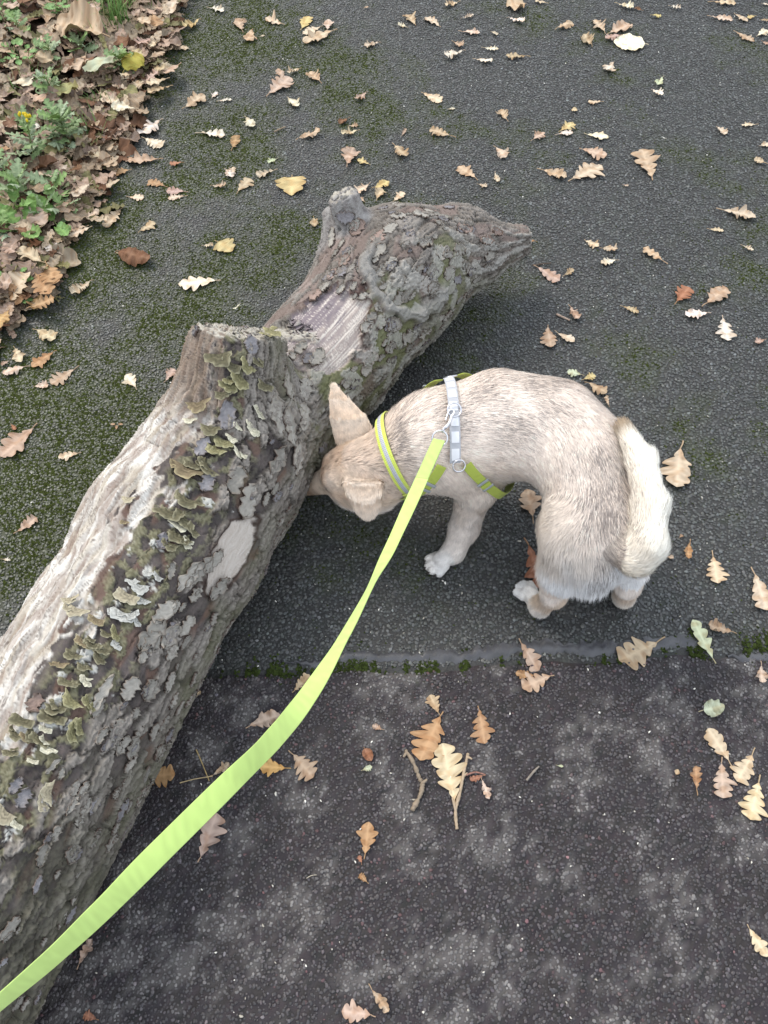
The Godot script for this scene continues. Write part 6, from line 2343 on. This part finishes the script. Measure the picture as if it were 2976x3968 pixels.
	leaf("oak", -0.520, 0.004, -2.015, 80, 0.085, 0.3, "w", "c", false, 179, "whitish ripple-edged oak leaf vergeward of the maple leaf")
	leaf("oak", -0.593, 0.004, -1.899, -85, 0.102, 0.35, "p", "c", false, 180, "pinkish tan ripple-edged oak leaf roadward of the tall groundsel")
	leaf("oak", -0.671, 0.004, -1.859, -69, 0.055, 0.55, "o", "f", false, 181, "small orange flat oak leaf roadward of the tall groundsel")
	leaf("oak", -0.535, 0.004, -1.887, -78, 0.039, 0.7, "r", "c", false, 182, "small reddish brown ripple-edged oak leaf vergeward of the maple leaf")
	leaf("oak", -0.565, 0.004, -1.789, -111, 0.060, 0.5, "o", "f", false, 183, "small orange flat oak leaf vergeward of the maple leaf")
	leaf("oak", -0.509, 0.004, -1.769, -93, 0.059, 0.5, "p", "f", false, 184, "small pinkish tan flat oak leaf vergeward of the maple leaf")
	leaf("oak", -0.509, 0.004, -1.753, -78, 0.054, 0.3, "c", "n", false, 185, "small pale buff arched oak leaf vergeward of the maple leaf")
	leaf("oak", -0.670, 0.004, -1.750, 84, 0.049, 0.45, "c", "f", false, 186, "small pale buff flat oak leaf roadward of the dock leaves")
	leaf("oak", -0.671, 0.004, -1.707, -22, 0.081, 0.4, "c", "c", false, 187, "pale buff ripple-edged oak leaf, second roadward of the dock leaves")
	leaf("oak", -0.617, 0.004, -1.614, 133, 0.053, 0.55, "t", "c", false, 188, "small tan ripple-edged oak leaf, second roadward of the dock leaves")
	leaf("oval", -0.661, 0.004, -1.539, 71, 0.103, 0.35, "b", "n", false, 189, "dark brown arched unlobed oval leaf roadward of the dock leaves")
	leaf("oak", -0.452, 0.004, -1.569, 86, 0.031, 0.4, "c", "u", false, 190, "small pale buff tightly curled oak leaf this side of the maple leaf")
	leaf("maple", -0.421, 0.004, -1.589, 50, 0.062, 0.7, "y", "f", false, 191, "small yellow flat maple-shaped leaf this side of the maple leaf")
	leaf("oak", -0.393, 0.004, -1.451, -81, 0.102, 0.35, "w", "f", false, 192, "whitish flat oak leaf vergeward of the branch stubs")
	leaf("oak", -0.698, 0.004, -1.449, -41, 0.067, 0.4, "c", "u", false, 193, "pale buff tightly curled oak leaf this side of the dock leaves")
	leaf("oak", -0.424, 0.004, -1.862, 31, 0.047, 0.5, "w", "c", false, 194, "small whitish ripple-edged oak leaf vergeward of the maple leaf")
	leaf("oak", -0.455, 0.004, -1.791, 88, 0.046, 0.3, "c", "u", false, 195, "small pale buff tightly curled oak leaf vergeward of the maple leaf")
	leaf("oak", -0.810, 0.004, -1.295, 60, 0.069, 0.5, "c", "c", false, 196, "pale buff ripple-edged oak leaf, second this side of the dock leaves")
	leaf("oak", -0.842, 0.004, -1.242, 29, 0.056, 0.45, "c", "c", false, 197, "small pale buff ripple-edged oak leaf, nearest this side of the dock leaves")
	leaf("oak", -0.841, 0.004, -1.199, -58, 0.022, 0.6, "p", "c", false, 198, "small pinkish tan ripple-edged oak leaf, second this side of the dock leaves")
	leaf("oak", -0.792, 0.004, -1.183, -68, 0.063, 0.4, "c", "n", false, 199, "pale buff arched oak leaf this side of the dock leaves")
	leaf("oak", -0.742, 0.004, -1.228, -44, 0.069, 0.35, "o", "n", false, 200, "orange arched oak leaf, second this side of the dock leaves")
	leaf("oak", -0.682, 0.004, -1.183, -46, 0.075, 0.4, "p", "f", false, 201, "pinkish tan flat oak leaf vergeward of the sawn stump")
	leaf("oak", -0.773, 0.004, -1.125, 97, 0.034, 0.5, "c", "c", false, 202, "small pale buff ripple-edged oak leaf, second this side of the dock leaves")
	leaf("oak", -0.542, 0.004, -1.117, -143, 0.053, 0.5, "w", "f", false, 203, "small whitish flat oak leaf vergeward of the sawn stump")
	leaf("oak", -0.485, 0.004, -1.135, 156, 0.044, 0.55, "p", "c", false, 204, "small pinkish tan ripple-edged oak leaf vergeward of the sawn stump")
	leaf("oak", -0.741, 0.004, -1.024, -35, 0.105, 0.45, "p", "f", false, 205, "pinkish tan flat oak leaf beyond the log's fungi")
	leaf("oak", -0.634, 0.004, -0.950, -75, 0.048, 0.4, "c", "f", false, 206, "small pale buff flat oak leaf vergeward of the sawn stump")
	leaf("oak", -0.730, 0.004, -0.755, 135, 0.054, 0.45, "p", "c", false, 207, "small pinkish tan ripple-edged oak leaf beyond the log's fungi")
	leaf("oak", -0.744, 0.004, -0.701, 82, 0.021, 0.3, "w", "c", false, 208, "small whitish ripple-edged oak leaf vergeward of the log's fungi")
	leaf("oak", -0.799, 0.004, -1.024, 40, 0.023, 0.4, "r", "u", false, 209, "small reddish brown tightly curled oak leaf beyond the log's fungi")
	leaf("oak", -0.651, 0.030, -2.638, -107, 0.059, 0.5, "p", "c", true, 210, "small pinkish tan ripple-edged oak leaf, second beyond the verge-edge grass tuft")
	leaf("oak", -0.644, 0.033, -2.642, -8, 0.105, 0.5, "c", "c", true, 211, "pale buff ripple-edged oak leaf, second roadward of the verge-edge grass tuft")
	leaf("oak", -0.710, 0.035, -2.572, 90, 0.048, 0.4, "c", "n", true, 212, "small pale buff arched oak leaf beyond the verge-edge grass tuft")
	leaf("oak", -0.739, 0.039, -2.559, -25, 0.052, 0.6, "p", "c", true, 213, "small pinkish tan ripple-edged oak leaf, nearest beyond the verge-edge grass tuft")
	leaf("oak", -0.756, 0.033, -2.508, 45, 0.088, 0.4, "c", "c", true, 214, "pale buff ripple-edged oak leaf, nearest roadward of the verge-edge grass tuft")
	leaf("oak", -0.704, 0.038, -2.534, 18, 0.093, 0.6, "o", "c", true, 215, "orange ripple-edged oak leaf roadward of the verge-edge grass tuft")
	leaf("oak", -0.652, 0.015, -2.521, -47, 0.044, 0.5, "c", "c", true, 216, "small pale buff ripple-edged oak leaf, nearest roadward of the verge-edge grass tuft")
	leaf("oak", -0.690, 0.026, -2.430, -25, 0.072, 0.7, "p", "c", true, 217, "pinkish tan ripple-edged oak leaf, nearest this side of the verge-edge grass tuft")
	leaf("oak", -0.672, 0.039, -2.401, -18, 0.042, 0.5, "c", "c", true, 218, "small pale buff ripple-edged oak leaf, nearest this side of the verge-edge grass tuft")
	leaf("oak", -0.689, 0.031, -2.314, -126, 0.060, 0.5, "c", "c", true, 219, "small pale buff ripple-edged oak leaf, second this side of the verge-edge grass tuft")
	leaf("oak", -0.686, 0.037, -2.310, 125, 0.056, 0.5, "p", "c", true, 220, "small pinkish tan ripple-edged oak leaf, nearest this side of the verge-edge grass tuft")
	leaf("oak", -0.657, 0.017, -2.330, 26, 0.073, 0.5, "c", "c", true, 221, "pale buff ripple-edged oak leaf, nearest this side of the verge-edge grass tuft")
	leaf("oak", -0.675, 0.026, -2.280, 52, 0.057, 0.5, "t", "c", true, 222, "small tan ripple-edged oak leaf, nearest this side of the verge-edge grass tuft")
	leaf("oak", -0.592, 0.020, -2.307, -23, 0.084, 0.5, "p", "f", true, 223, "pinkish tan flat oak leaf this side of the verge-edge grass tuft")
	leaf("oak", -0.682, 0.028, -2.201, 137, 0.060, 0.5, "p", "c", true, 224, "small pinkish tan ripple-edged oak leaf, second this side of the verge-edge grass tuft")
	leaf("oak", -0.612, 0.029, -2.223, -54, 0.074, 0.35, "c", "c", true, 225, "pale buff ripple-edged oak leaf, second this side of the verge-edge grass tuft")
	leaf("oak", -0.603, 0.014, -2.202, -50, 0.083, 0.4, "t", "c", true, 226, "tan ripple-edged oak leaf, nearest this side of the verge-edge grass tuft")
	leaf("oak", -0.720, 0.020, -2.215, 44, 0.055, 0.6, "t", "c", true, 227, "small tan ripple-edged oak leaf, second this side of the verge-edge grass tuft")
	leaf("oak", -0.703, 0.021, -2.164, -105, 0.071, 0.25, "c", "c", true, 228, "pale buff ripple-edged oak leaf, second beyond the tall groundsel")
	leaf("oak", -0.761, 0.038, -2.234, 51, 0.053, 0.4, "c", "c", true, 229, "small pale buff ripple-edged oak leaf, third this side of the verge-edge grass tuft")
	leaf("oval", -0.750, 0.034, -2.234, 145, 0.093, 0.45, "Y", "n", true, 230, "olive yellow arched unlobed oval leaf this side of the verge-edge grass tuft")
	leaf("oak", -0.810, 0.018, -2.117, 82, 0.076, 0.45, "c", "c", true, 231, "pale buff ripple-edged oak leaf, nearest beyond the tall groundsel")
	leaf("oak", -0.678, 0.035, -2.073, -99, 0.079, 0.35, "w", "c", true, 232, "whitish ripple-edged oak leaf, nearest roadward of the tall groundsel")
	leaf("oak", -0.741, 0.018, -2.061, -79, 0.060, 0.4, "t", "c", true, 233, "small tan ripple-edged oak leaf, third roadward of the tall groundsel")
	leaf("oak", -0.638, 0.030, -2.669, 87, 0.033, 0.5, "y", "f", true, 234, "small yellow flat oak leaf beyond the verge-edge grass tuft")
	leaf("oak", -0.961, 0.017, -2.655, -86, 0.053, 0.6, "p", "c", true, 235, "small pinkish tan ripple-edged oak leaf, nearest vergeward of the verge-edge grass tuft")
	leaf("oval", -0.900, 0.014, -2.629, -56, 0.063, 0.6, "t", "c", true, 236, "tan ripple-edged unlobed oval leaf vergeward of the verge-edge grass tuft")
	leaf("oak", -0.897, 0.037, -2.572, 26, 0.094, 0.5, "p", "c", true, 237, "pinkish tan ripple-edged oak leaf, nearest vergeward of the verge-edge grass tuft")
	leaf("oak", -1.139, 0.019, -2.620, 44, 0.113, 0.35, "b", "n", true, 238, "dark brown arched oak leaf vergeward of the verge-edge grass tuft")
	leaf("oak", -1.014, 0.020, -2.462, 175, 0.114, 0.5, "t", "c", true, 239, "tan ripple-edged oak leaf, nearest vergeward of the verge-edge grass tuft")
	leaf("oval", -0.805, 0.040, -2.397, -104, 0.174, 0.5, "t", "c", true, 240, "large tan ripple-edged unlobed oval leaf vergeward of the verge-edge grass tuft")
	leaf("oak", -1.053, 0.037, -2.287, -114, 0.086, 0.5, "p", "c", true, 241, "pinkish tan ripple-edged oak leaf, fourth vergeward of the verge-edge grass tuft")
	leaf("oak", -1.044, 0.022, -2.381, -58, 0.045, 0.6, "p", "c", true, 242, "small pinkish tan ripple-edged oak leaf, third vergeward of the verge-edge grass tuft")
	leaf("oak", -1.141, 0.039, -2.381, 164, 0.033, 0.7, "w", "c", true, 243, "small whitish ripple-edged oak leaf vergeward of the verge-edge grass tuft")
	leaf("maple", -0.936, 0.028, -2.249, -118, 0.066, 0.8, "t", "c", true, 244, "tan ripple-edged maple-shaped leaf this side of the verge-edge grass tuft")
	leaf("maple", -1.028, 0.032, -2.197, 39, 0.057, 0.7, "w", "f", true, 245, "small whitish flat maple-shaped leaf beyond the tall groundsel")
	leaf("oak", -0.801, 0.019, -2.430, 33, 0.078, 0.6, "b", "c", true, 246, "dark brown ripple-edged oak leaf this side of the verge-edge grass tuft")
	leaf("oval", -0.821, 0.038, -2.287, 20, 0.091, 0.95, "g", "n", true, 247, "pale green arched unlobed oval leaf this side of the verge-edge grass tuft")
	leaf("oval", -0.886, 0.032, -2.168, 12, 0.085, 0.5, "G", "c", true, 248, "olive ripple-edged unlobed oval leaf beyond the tall groundsel")
	leaf("oak", -0.981, 0.039, -2.103, 55, 0.074, 0.5, "p", "c", true, 249, "pinkish tan ripple-edged oak leaf beyond the tall groundsel")
	leaf("oak", -1.024, 0.037, -2.071, -102, 0.051, 0.4, "p", "c", true, 250, "small pinkish tan ripple-edged oak leaf, second beyond the tall groundsel")
	leaf("oak", -1.178, 0.022, -2.651, 51, 0.064, 0.5, "t", "c", true, 251, "tan ripple-edged oak leaf, third vergeward of the verge-edge grass tuft")
	leaf("oak", -1.077, 0.023, -2.624, 56, 0.054, 0.4, "p", "c", true, 252, "small pinkish tan ripple-edged oak leaf, second vergeward of the verge-edge grass tuft")
	leaf("oak", -1.169, 0.018, -2.581, 46, 0.086, 0.5, "p", "c", true, 253, "pinkish tan ripple-edged oak leaf, third vergeward of the verge-edge grass tuft")
	leaf("oak", -1.117, 0.018, -2.512, 22, 0.115, 0.5, "t", "c", true, 254, "tan ripple-edged oak leaf, second vergeward of the verge-edge grass tuft")
	leaf("oak", -1.014, 0.016, -2.438, 38, 0.083, 0.5, "p", "c", true, 255, "pinkish tan ripple-edged oak leaf, second vergeward of the verge-edge grass tuft")
	leaf("oak", -0.860, 0.022, -2.318, -7, 0.092, 0.5, "p", "c", true, 256, "pinkish tan ripple-edged oak leaf, second this side of the verge-edge grass tuft")
	leaf("oak", -0.890, 0.030, -2.257, -6, 0.060, 0.5, "p", "c", true, 257, "small pinkish tan ripple-edged oak leaf, third beyond the tall groundsel")
	leaf("oak", -0.873, 0.014, -1.902, 23, 0.062, 0.6, "p", "c", true, 258, "small pinkish tan ripple-edged oak leaf roadward of the tall groundsel")
	leaf("oak", -0.850, 0.032, -1.832, 43, 0.050, 0.8, "c", "c", true, 259, "small pale buff ripple-edged oak leaf this side of the tall groundsel")
	leaf("oak", -0.825, 0.023, -1.807, 119, 0.045, 0.6, "b", "c", true, 260, "small dark brown ripple-edged oak leaf, nearest roadward of the tall groundsel")
	leaf("oak", -0.754, 0.022, -1.928, -20, 0.062, 0.5, "c", "n", true, 261, "small pale buff arched oak leaf roadward of the tall groundsel")
	leaf("oak", -0.765, 0.035, -1.955, 68, 0.037, 0.6, "b", "c", true, 262, "small dark brown ripple-edged oak leaf, second roadward of the tall groundsel")
	leaf("oak", -0.754, 0.026, -2.015, -12, 0.038, 0.5, "t", "c", true, 263, "small tan ripple-edged oak leaf, nearest roadward of the tall groundsel")
	leaf("oak", -0.739, 0.022, -2.053, -86, 0.060, 0.5, "t", "c", true, 264, "small tan ripple-edged oak leaf, second roadward of the tall groundsel")
	leaf("oak", -0.775, 0.027, -1.792, -67, 0.047, 0.4, "c", "u", true, 265, "small pale buff tightly curled oak leaf beyond the dock leaves")
	leaf("oak", -0.761, 0.032, -1.774, -63, 0.027, 0.45, "c", "c", true, 266, "small pale buff ripple-edged oak leaf beyond the dock leaves")
	leaf("oak", -0.790, 0.015, -1.740, -85, 0.033, 0.6, "p", "c", true, 267, "small pinkish tan ripple-edged oak leaf beyond the dock leaves")
	leaf("oak", -0.749, 0.039, -1.771, -22, 0.084, 0.3, "c", "c", true, 268, "pale buff ripple-edged oak leaf, nearest roadward of the dock leaves")
	leaf("oak", -0.794, 0.015, -1.714, -4, 0.079, 0.5, "p", "c", true, 269, "pinkish tan ripple-edged oak leaf, second roadward of the dock leaves")
	leaf("oak", -0.909, 0.033, -1.746, 48, 0.079, 0.5, "p", "c", true, 270, "pinkish tan ripple-edged oak leaf beyond the dock leaves")
	leaf("oak", -0.891, 0.036, -1.673, 37, 0.097, 0.5, "p", "c", true, 271, "pinkish tan ripple-edged oak leaf, nearest roadward of the dock leaves")
	leaf("oak", -0.736, 0.014, -1.621, -65, 0.059, 0.45, "t", "c", true, 272, "small tan ripple-edged oak leaf, nearest roadward of the dock leaves")
	leaf("oak", -0.749, 0.034, -1.632, 127, 0.048, 0.4, "c", "u", true, 273, "small pale buff tightly curled oak leaf roadward of the dock leaves")
	leaf("oak", -0.723, 0.024, -1.610, -59, 0.066, 0.45, "c", "f", true, 274, "pale buff flat oak leaf roadward of the dock leaves")
	leaf("oak", -0.963, 0.029, -1.877, -83, 0.056, 0.6, "o", "c", true, 275, "small orange ripple-edged oak leaf vergeward of the tall groundsel")
	leaf("oak", -0.985, 0.014, -1.839, 47, 0.074, 0.5, "b", "c", true, 276, "dark brown ripple-edged oak leaf this side of the tall groundsel")
	leaf("oak", -1.001, 0.015, -1.777, 62, 0.047, 0.5, "t", "n", true, 277, "small tan arched oak leaf beyond the dock leaves")
	leaf("oak", -0.979, 0.019, -1.684, 130, 0.023, 0.6, "o", "c", true, 278, "small orange ripple-edged oak leaf beyond the dock leaves")
	leaf("oak", -0.943, 0.039, -1.938, 138, 0.036, 0.6, "w", "c", true, 279, "small whitish ripple-edged oak leaf beyond the tall groundsel")
	leaf("oak", -0.788, 0.019, -1.965, 58, 0.026, 0.7, "c", "c", true, 280, "small pale buff ripple-edged oak leaf roadward of the tall groundsel")
	leaf("oak", -0.949, 0.034, -2.046, 39, 0.056, 0.5, "p", "c", true, 281, "small pinkish tan ripple-edged oak leaf, nearest beyond the tall groundsel")
	leaf("oak", -1.017, 0.038, -2.002, 30, 0.070, 0.5, "b", "c", true, 282, "dark brown ripple-edged oak leaf vergeward of the tall groundsel")
	leaf("oak", -0.909, 0.038, -1.587, 65, 0.047, 0.7, "b", "n", true, 283, "small dark brown arched oak leaf this side of the dock leaves")
	leaf("oak", -0.827, 0.023, -1.562, -52, 0.049, 0.5, "r", "c", true, 284, "small reddish brown ripple-edged oak leaf this side of the dock leaves")
	leaf("oak", -0.778, 0.023, -1.510, -132, 0.061, 0.5, "w", "c", true, 285, "small whitish ripple-edged oak leaf roadward of the dock leaves")
	leaf("oak", -0.927, 0.028, -1.548, 40, 0.073, 0.5, "p", "c", true, 286, "pinkish tan ripple-edged oak leaf, nearest this side of the dock leaves")
	leaf("oak", -0.808, 0.034, -1.473, -119, 0.081, 0.45, "c", "c", true, 287, "pale buff ripple-edged oak leaf, nearest this side of the dock leaves")
	leaf("oak", -0.806, 0.017, -1.516, -97, 0.043, 0.5, "p", "c", true, 288, "small pinkish tan ripple-edged oak leaf, nearest this side of the dock leaves")
	leaf("oak", -0.811, 0.033, -1.484, 26, 0.092, 0.6, "o", "f", true, 289, "orange flat oak leaf, nearest this side of the dock leaves")
	leaf("oak", -0.834, 0.035, -1.452, 35, 0.101, 0.6, "o", "f", true, 290, "orange flat oak leaf, second this side of the dock leaves")
	leaf("oak", -0.821, 0.036, -1.327, 113, 0.070, 0.45, "o", "c", true, 291, "orange ripple-edged oak leaf, nearest this side of the dock leaves")
	leaf("oak", -0.805, 0.015, -1.388, -5, 0.056, 0.5, "o", "c", true, 292, "small orange ripple-edged oak leaf this side of the dock leaves")
	leaf("oval", -0.912, 0.039, -1.401, 75, 0.058, 0.5, "p", "c", true, 293, "small pinkish tan ripple-edged unlobed oval leaf this side of the dock leaves")
	leaf("oak", -0.893, 0.016, -1.424, 35, 0.097, 0.35, "o", "n", true, 294, "orange arched oak leaf, nearest this side of the dock leaves")
	leaf("oak", -0.866, 0.023, -1.364, 10, 0.065, 0.3, "p", "c", true, 295, "pinkish tan ripple-edged oak leaf, second this side of the dock leaves")
	leaf("oak", -0.859, 0.030, -1.334, -11, 0.076, 0.5, "o", "c", true, 296, "orange ripple-edged oak leaf, second this side of the dock leaves")
	leaf("oak", -0.853, 0.038, -1.460, 72, 0.026, 0.5, "y", "c", true, 297, "small yellow ripple-edged oak leaf this side of the dock leaves")


# ---------------------------------------------------------------- twigs, seeds and grit

var twig_mat: StandardMaterial3D


func twig(called: String, label: String, pts: PackedVector3Array, r0: float, r1: float, c: Vector3, sd: int, spurs: Array = [], knobs := 0.25):
	var o := thing(called, label, "twig", pts[0], "")
	if twig_mat == null:
		twig_mat = paint(0.9, 0.25)
		bump(twig_mat, 0.012, 0.8, 50, 4)
	var mat := twig_mat
	var curve := Curve3D.new()
	for i in pts.size():
		var t := (pts[mini(i + 1, pts.size() - 1)] - pts[maxi(i - 1, 0)]) / 6.0
		curve.add_point(pts[i] - pts[0], -t, t)
	var n := (pts.size() - 1) * 9 + 1
	var p := PackedVector3Array()
	var r := PackedFloat32Array()
	for i in n:
		var k := mini(i / 9, pts.size() - 2)
		p.append(curve.sample(k, (i - k * 9) / 9.0))
		r.append(lerpf(r0, r1, float(i) / n) * (1.0 + knobs * wide.get_noise_2d(i * 0.55 + sd, 0.0) + knobs * maxf(0.0, wide.get_noise_2d(i * 1.7 + sd, 5.0))))
	var tb := tube(p, r, 8)
	var col := PackedColorArray()
	for q in tb[0]:
		col.append(col3(c * (1.0 + 0.4 * fine.get_noise_3d(q.x * 200.0 + sd, q.y * 200.0, q.z * 200.0))))
	part("stem", mesh_of(tb[0], tb[1], col), mat, o)
	for s in spurs:
		tb = tube(PackedVector3Array([s[0] - pts[0], (s[0] + s[1]) * 0.5 - pts[0] + Vector3(0, 0.002, 0), s[1] - pts[0]]), PackedFloat32Array([r1 * 0.9, r1 * 0.75, r1 * 0.5]), 6)
		part("side_shoot", mesh_of(tb[0], tb[1], filled(tb[0].size(), col3(c * 1.1))), mat, o)


func build_bits():
	var y := 0.008
	twig("twig", "short knobbly grey-brown twig on the path", PackedVector3Array([Vector3(0.037, y, -0.334), Vector3(0.050, y + 0.003, -0.312), Vector3(0.059, y, -0.289), Vector3(0.064, y, -0.278), Vector3(0.060, y, -0.260), Vector3(0.046, y, -0.236)]), 0.0024, 0.0034, Vector3(0.25, 0.20, 0.15), 3, [[Vector3(0.05, y, -0.312), Vector3(0.043, y + 0.005, -0.322)], [Vector3(0.064, y, -0.279), Vector3(0.072, y + 0.003, -0.285)], [Vector3(0.039, y, -0.330), Vector3(0.033, y + 0.002, -0.322)]], 0.45)
	twig("twig", "long pale forked twig beside the whitest path leaf", PackedVector3Array([Vector3(0.143, y + 0.004, -0.328), Vector3(0.136, y + 0.002, -0.303), Vector3(0.127, y, -0.267), Vector3(0.118, y, -0.236), Vector3(0.119, y, -0.207)]), 0.0022, 0.0026, Vector3(0.36, 0.28, 0.20), 9, [[Vector3(0.118, y, -0.236), Vector3(0.113, y + 0.001, -0.256)], [Vector3(0.141, y + 0.003, -0.322), Vector3(0.149, y + 0.005, -0.318)], [Vector3(0.133, y, -0.290), Vector3(0.140, y + 0.001, -0.296)]], 0.2)
	twig("twig", "thin reddish twig lying across the forked twig", PackedVector3Array([Vector3(0.138, y + 0.003, -0.292), Vector3(0.154, y + 0.002, -0.297), Vector3(0.171, y, -0.293)]), 0.0014, 0.0009, Vector3(0.28, 0.15, 0.12), 12)
	twig("twig", "thin straight grey twig alone on the path", PackedVector3Array([Vector3(0.239, y, -0.284), Vector3(0.251, y + 0.001, -0.297), Vector3(0.262, y, -0.307)]), 0.0018, 0.0014, Vector3(0.24, 0.21, 0.18), 15)
	twig("straw", "dry straw under the lead pointing to the log", PackedVector3Array([Vector3(-0.342, y, -0.280), Vector3(-0.319, y, -0.286), Vector3(-0.288, y, -0.291)]), 0.001, 0.0008, Vector3(0.40, 0.31, 0.18), 17, [], 0.1)
	twig("straw", "dry straw beside the log, across the other straw", PackedVector3Array([Vector3(-0.321, y, -0.335), Vector3(-0.307, y, -0.310), Vector3(-0.293, y, -0.283)]), 0.001, 0.0008, Vector3(0.36, 0.27, 0.13), 21, [], 0.1)
	twig("straw", "hair-thin pale straw on the open path", PackedVector3Array([Vector3(-0.123, y, -0.134), Vector3(-0.115, y, -0.138), Vector3(-0.107, y, -0.139)]), 0.0005, 0.0004, Vector3(0.5, 0.45, 0.36), 23, [], 0.1)
	y = 0.004
	twig("twig", "pinkish straight twig on the road beyond the dog's back", PackedVector3Array([Vector3(0.403, y, -1.340), Vector3(0.417, y, -1.331), Vector3(0.432, y, -1.321)]), 0.0024, 0.0020, Vector3(0.40, 0.30, 0.24), 27)
	twig("twig", "dark twig on the road just past the log's pointed tip", PackedVector3Array([Vector3(0.362, y, -1.500), Vector3(0.385, y, -1.505), Vector3(0.408, y, -1.508)]), 0.0016, 0.0012, Vector3(0.10, 0.075, 0.06), 31)
	twig("twig", "short brown twig on the mossy road vergeward of the maple leaf", PackedVector3Array([Vector3(-0.302, y, -2.018), Vector3(-0.288, y, -2.030), Vector3(-0.273, y, -2.040)]), 0.0020, 0.0013, Vector3(0.26, 0.20, 0.14), 33)
	twig("straw", "forked pale straw on the moss beside the verge", PackedVector3Array([Vector3(-0.662, y, -1.545), Vector3(-0.646, y + 0.002, -1.537), Vector3(-0.625, y, -1.538)]), 0.0013, 0.0009, Vector3(0.46, 0.36, 0.22), 35, [[Vector3(-0.646, y, -1.537), Vector3(-0.652, y + 0.003, -1.548)]], 0.1)
	# a three-winged seed on the moss
	var o := thing("winged_seed", "small brown winged seed lying on the mossy road by the log", "seed", Vector3(-0.572, 0.004, -1.023))
	for i in 3:
		var a := [1.5, -1.5, 0.1][i] as float
		part("wing", blade("oval", 0.011, 0.006, "c", Vector3(0.40, 0.29, 0.20), 900 + i), leaf_paint(), o).transform = Transform3D(Basis(Vector3.UP, a), Vector3(sin(a), 0.3, cos(a)) * 0.003)
	# pale grit and crumbs strewn about
	var r := RandomNumberGenerator.new()
	r.seed = 61
	var spots := []
	var cols := PackedColorArray()
	for i in 520:
		var z := r.randf_range(-2.7, 0.06)
		var x := r.randf_range(-1.0, 1.0) * (0.55 + 0.25 * -z)
		if x < verge_x(z) and z < -0.9:
			continue
		var s := r.randf_range(0.0015, 0.0034) * (1.5 if r.randf() < 0.08 else 1.0)
		spots.append(Transform3D(Basis(Vector3.UP, r.randf() * TAU) * Basis(Vector3.RIGHT, r.randf_range(-0.5, 0.5)) * Basis.from_scale(Vector3(s * r.randf_range(0.8, 2.0), s, s)), Vector3(x, 0.0035 if z < seam_z(x) else 0.007, z)))
		cols.append(col3(mix3(Vector3(0.34, 0.31, 0.26), Vector3(0.78, 0.76, 0.70), r.randf())))
	var g := scatter("grit", chip_mesh(22), paint(0.8, 0.3), spots, cols, self)
	tag(g, "scattered pale grit and seed crumbs on road and path", "grit")
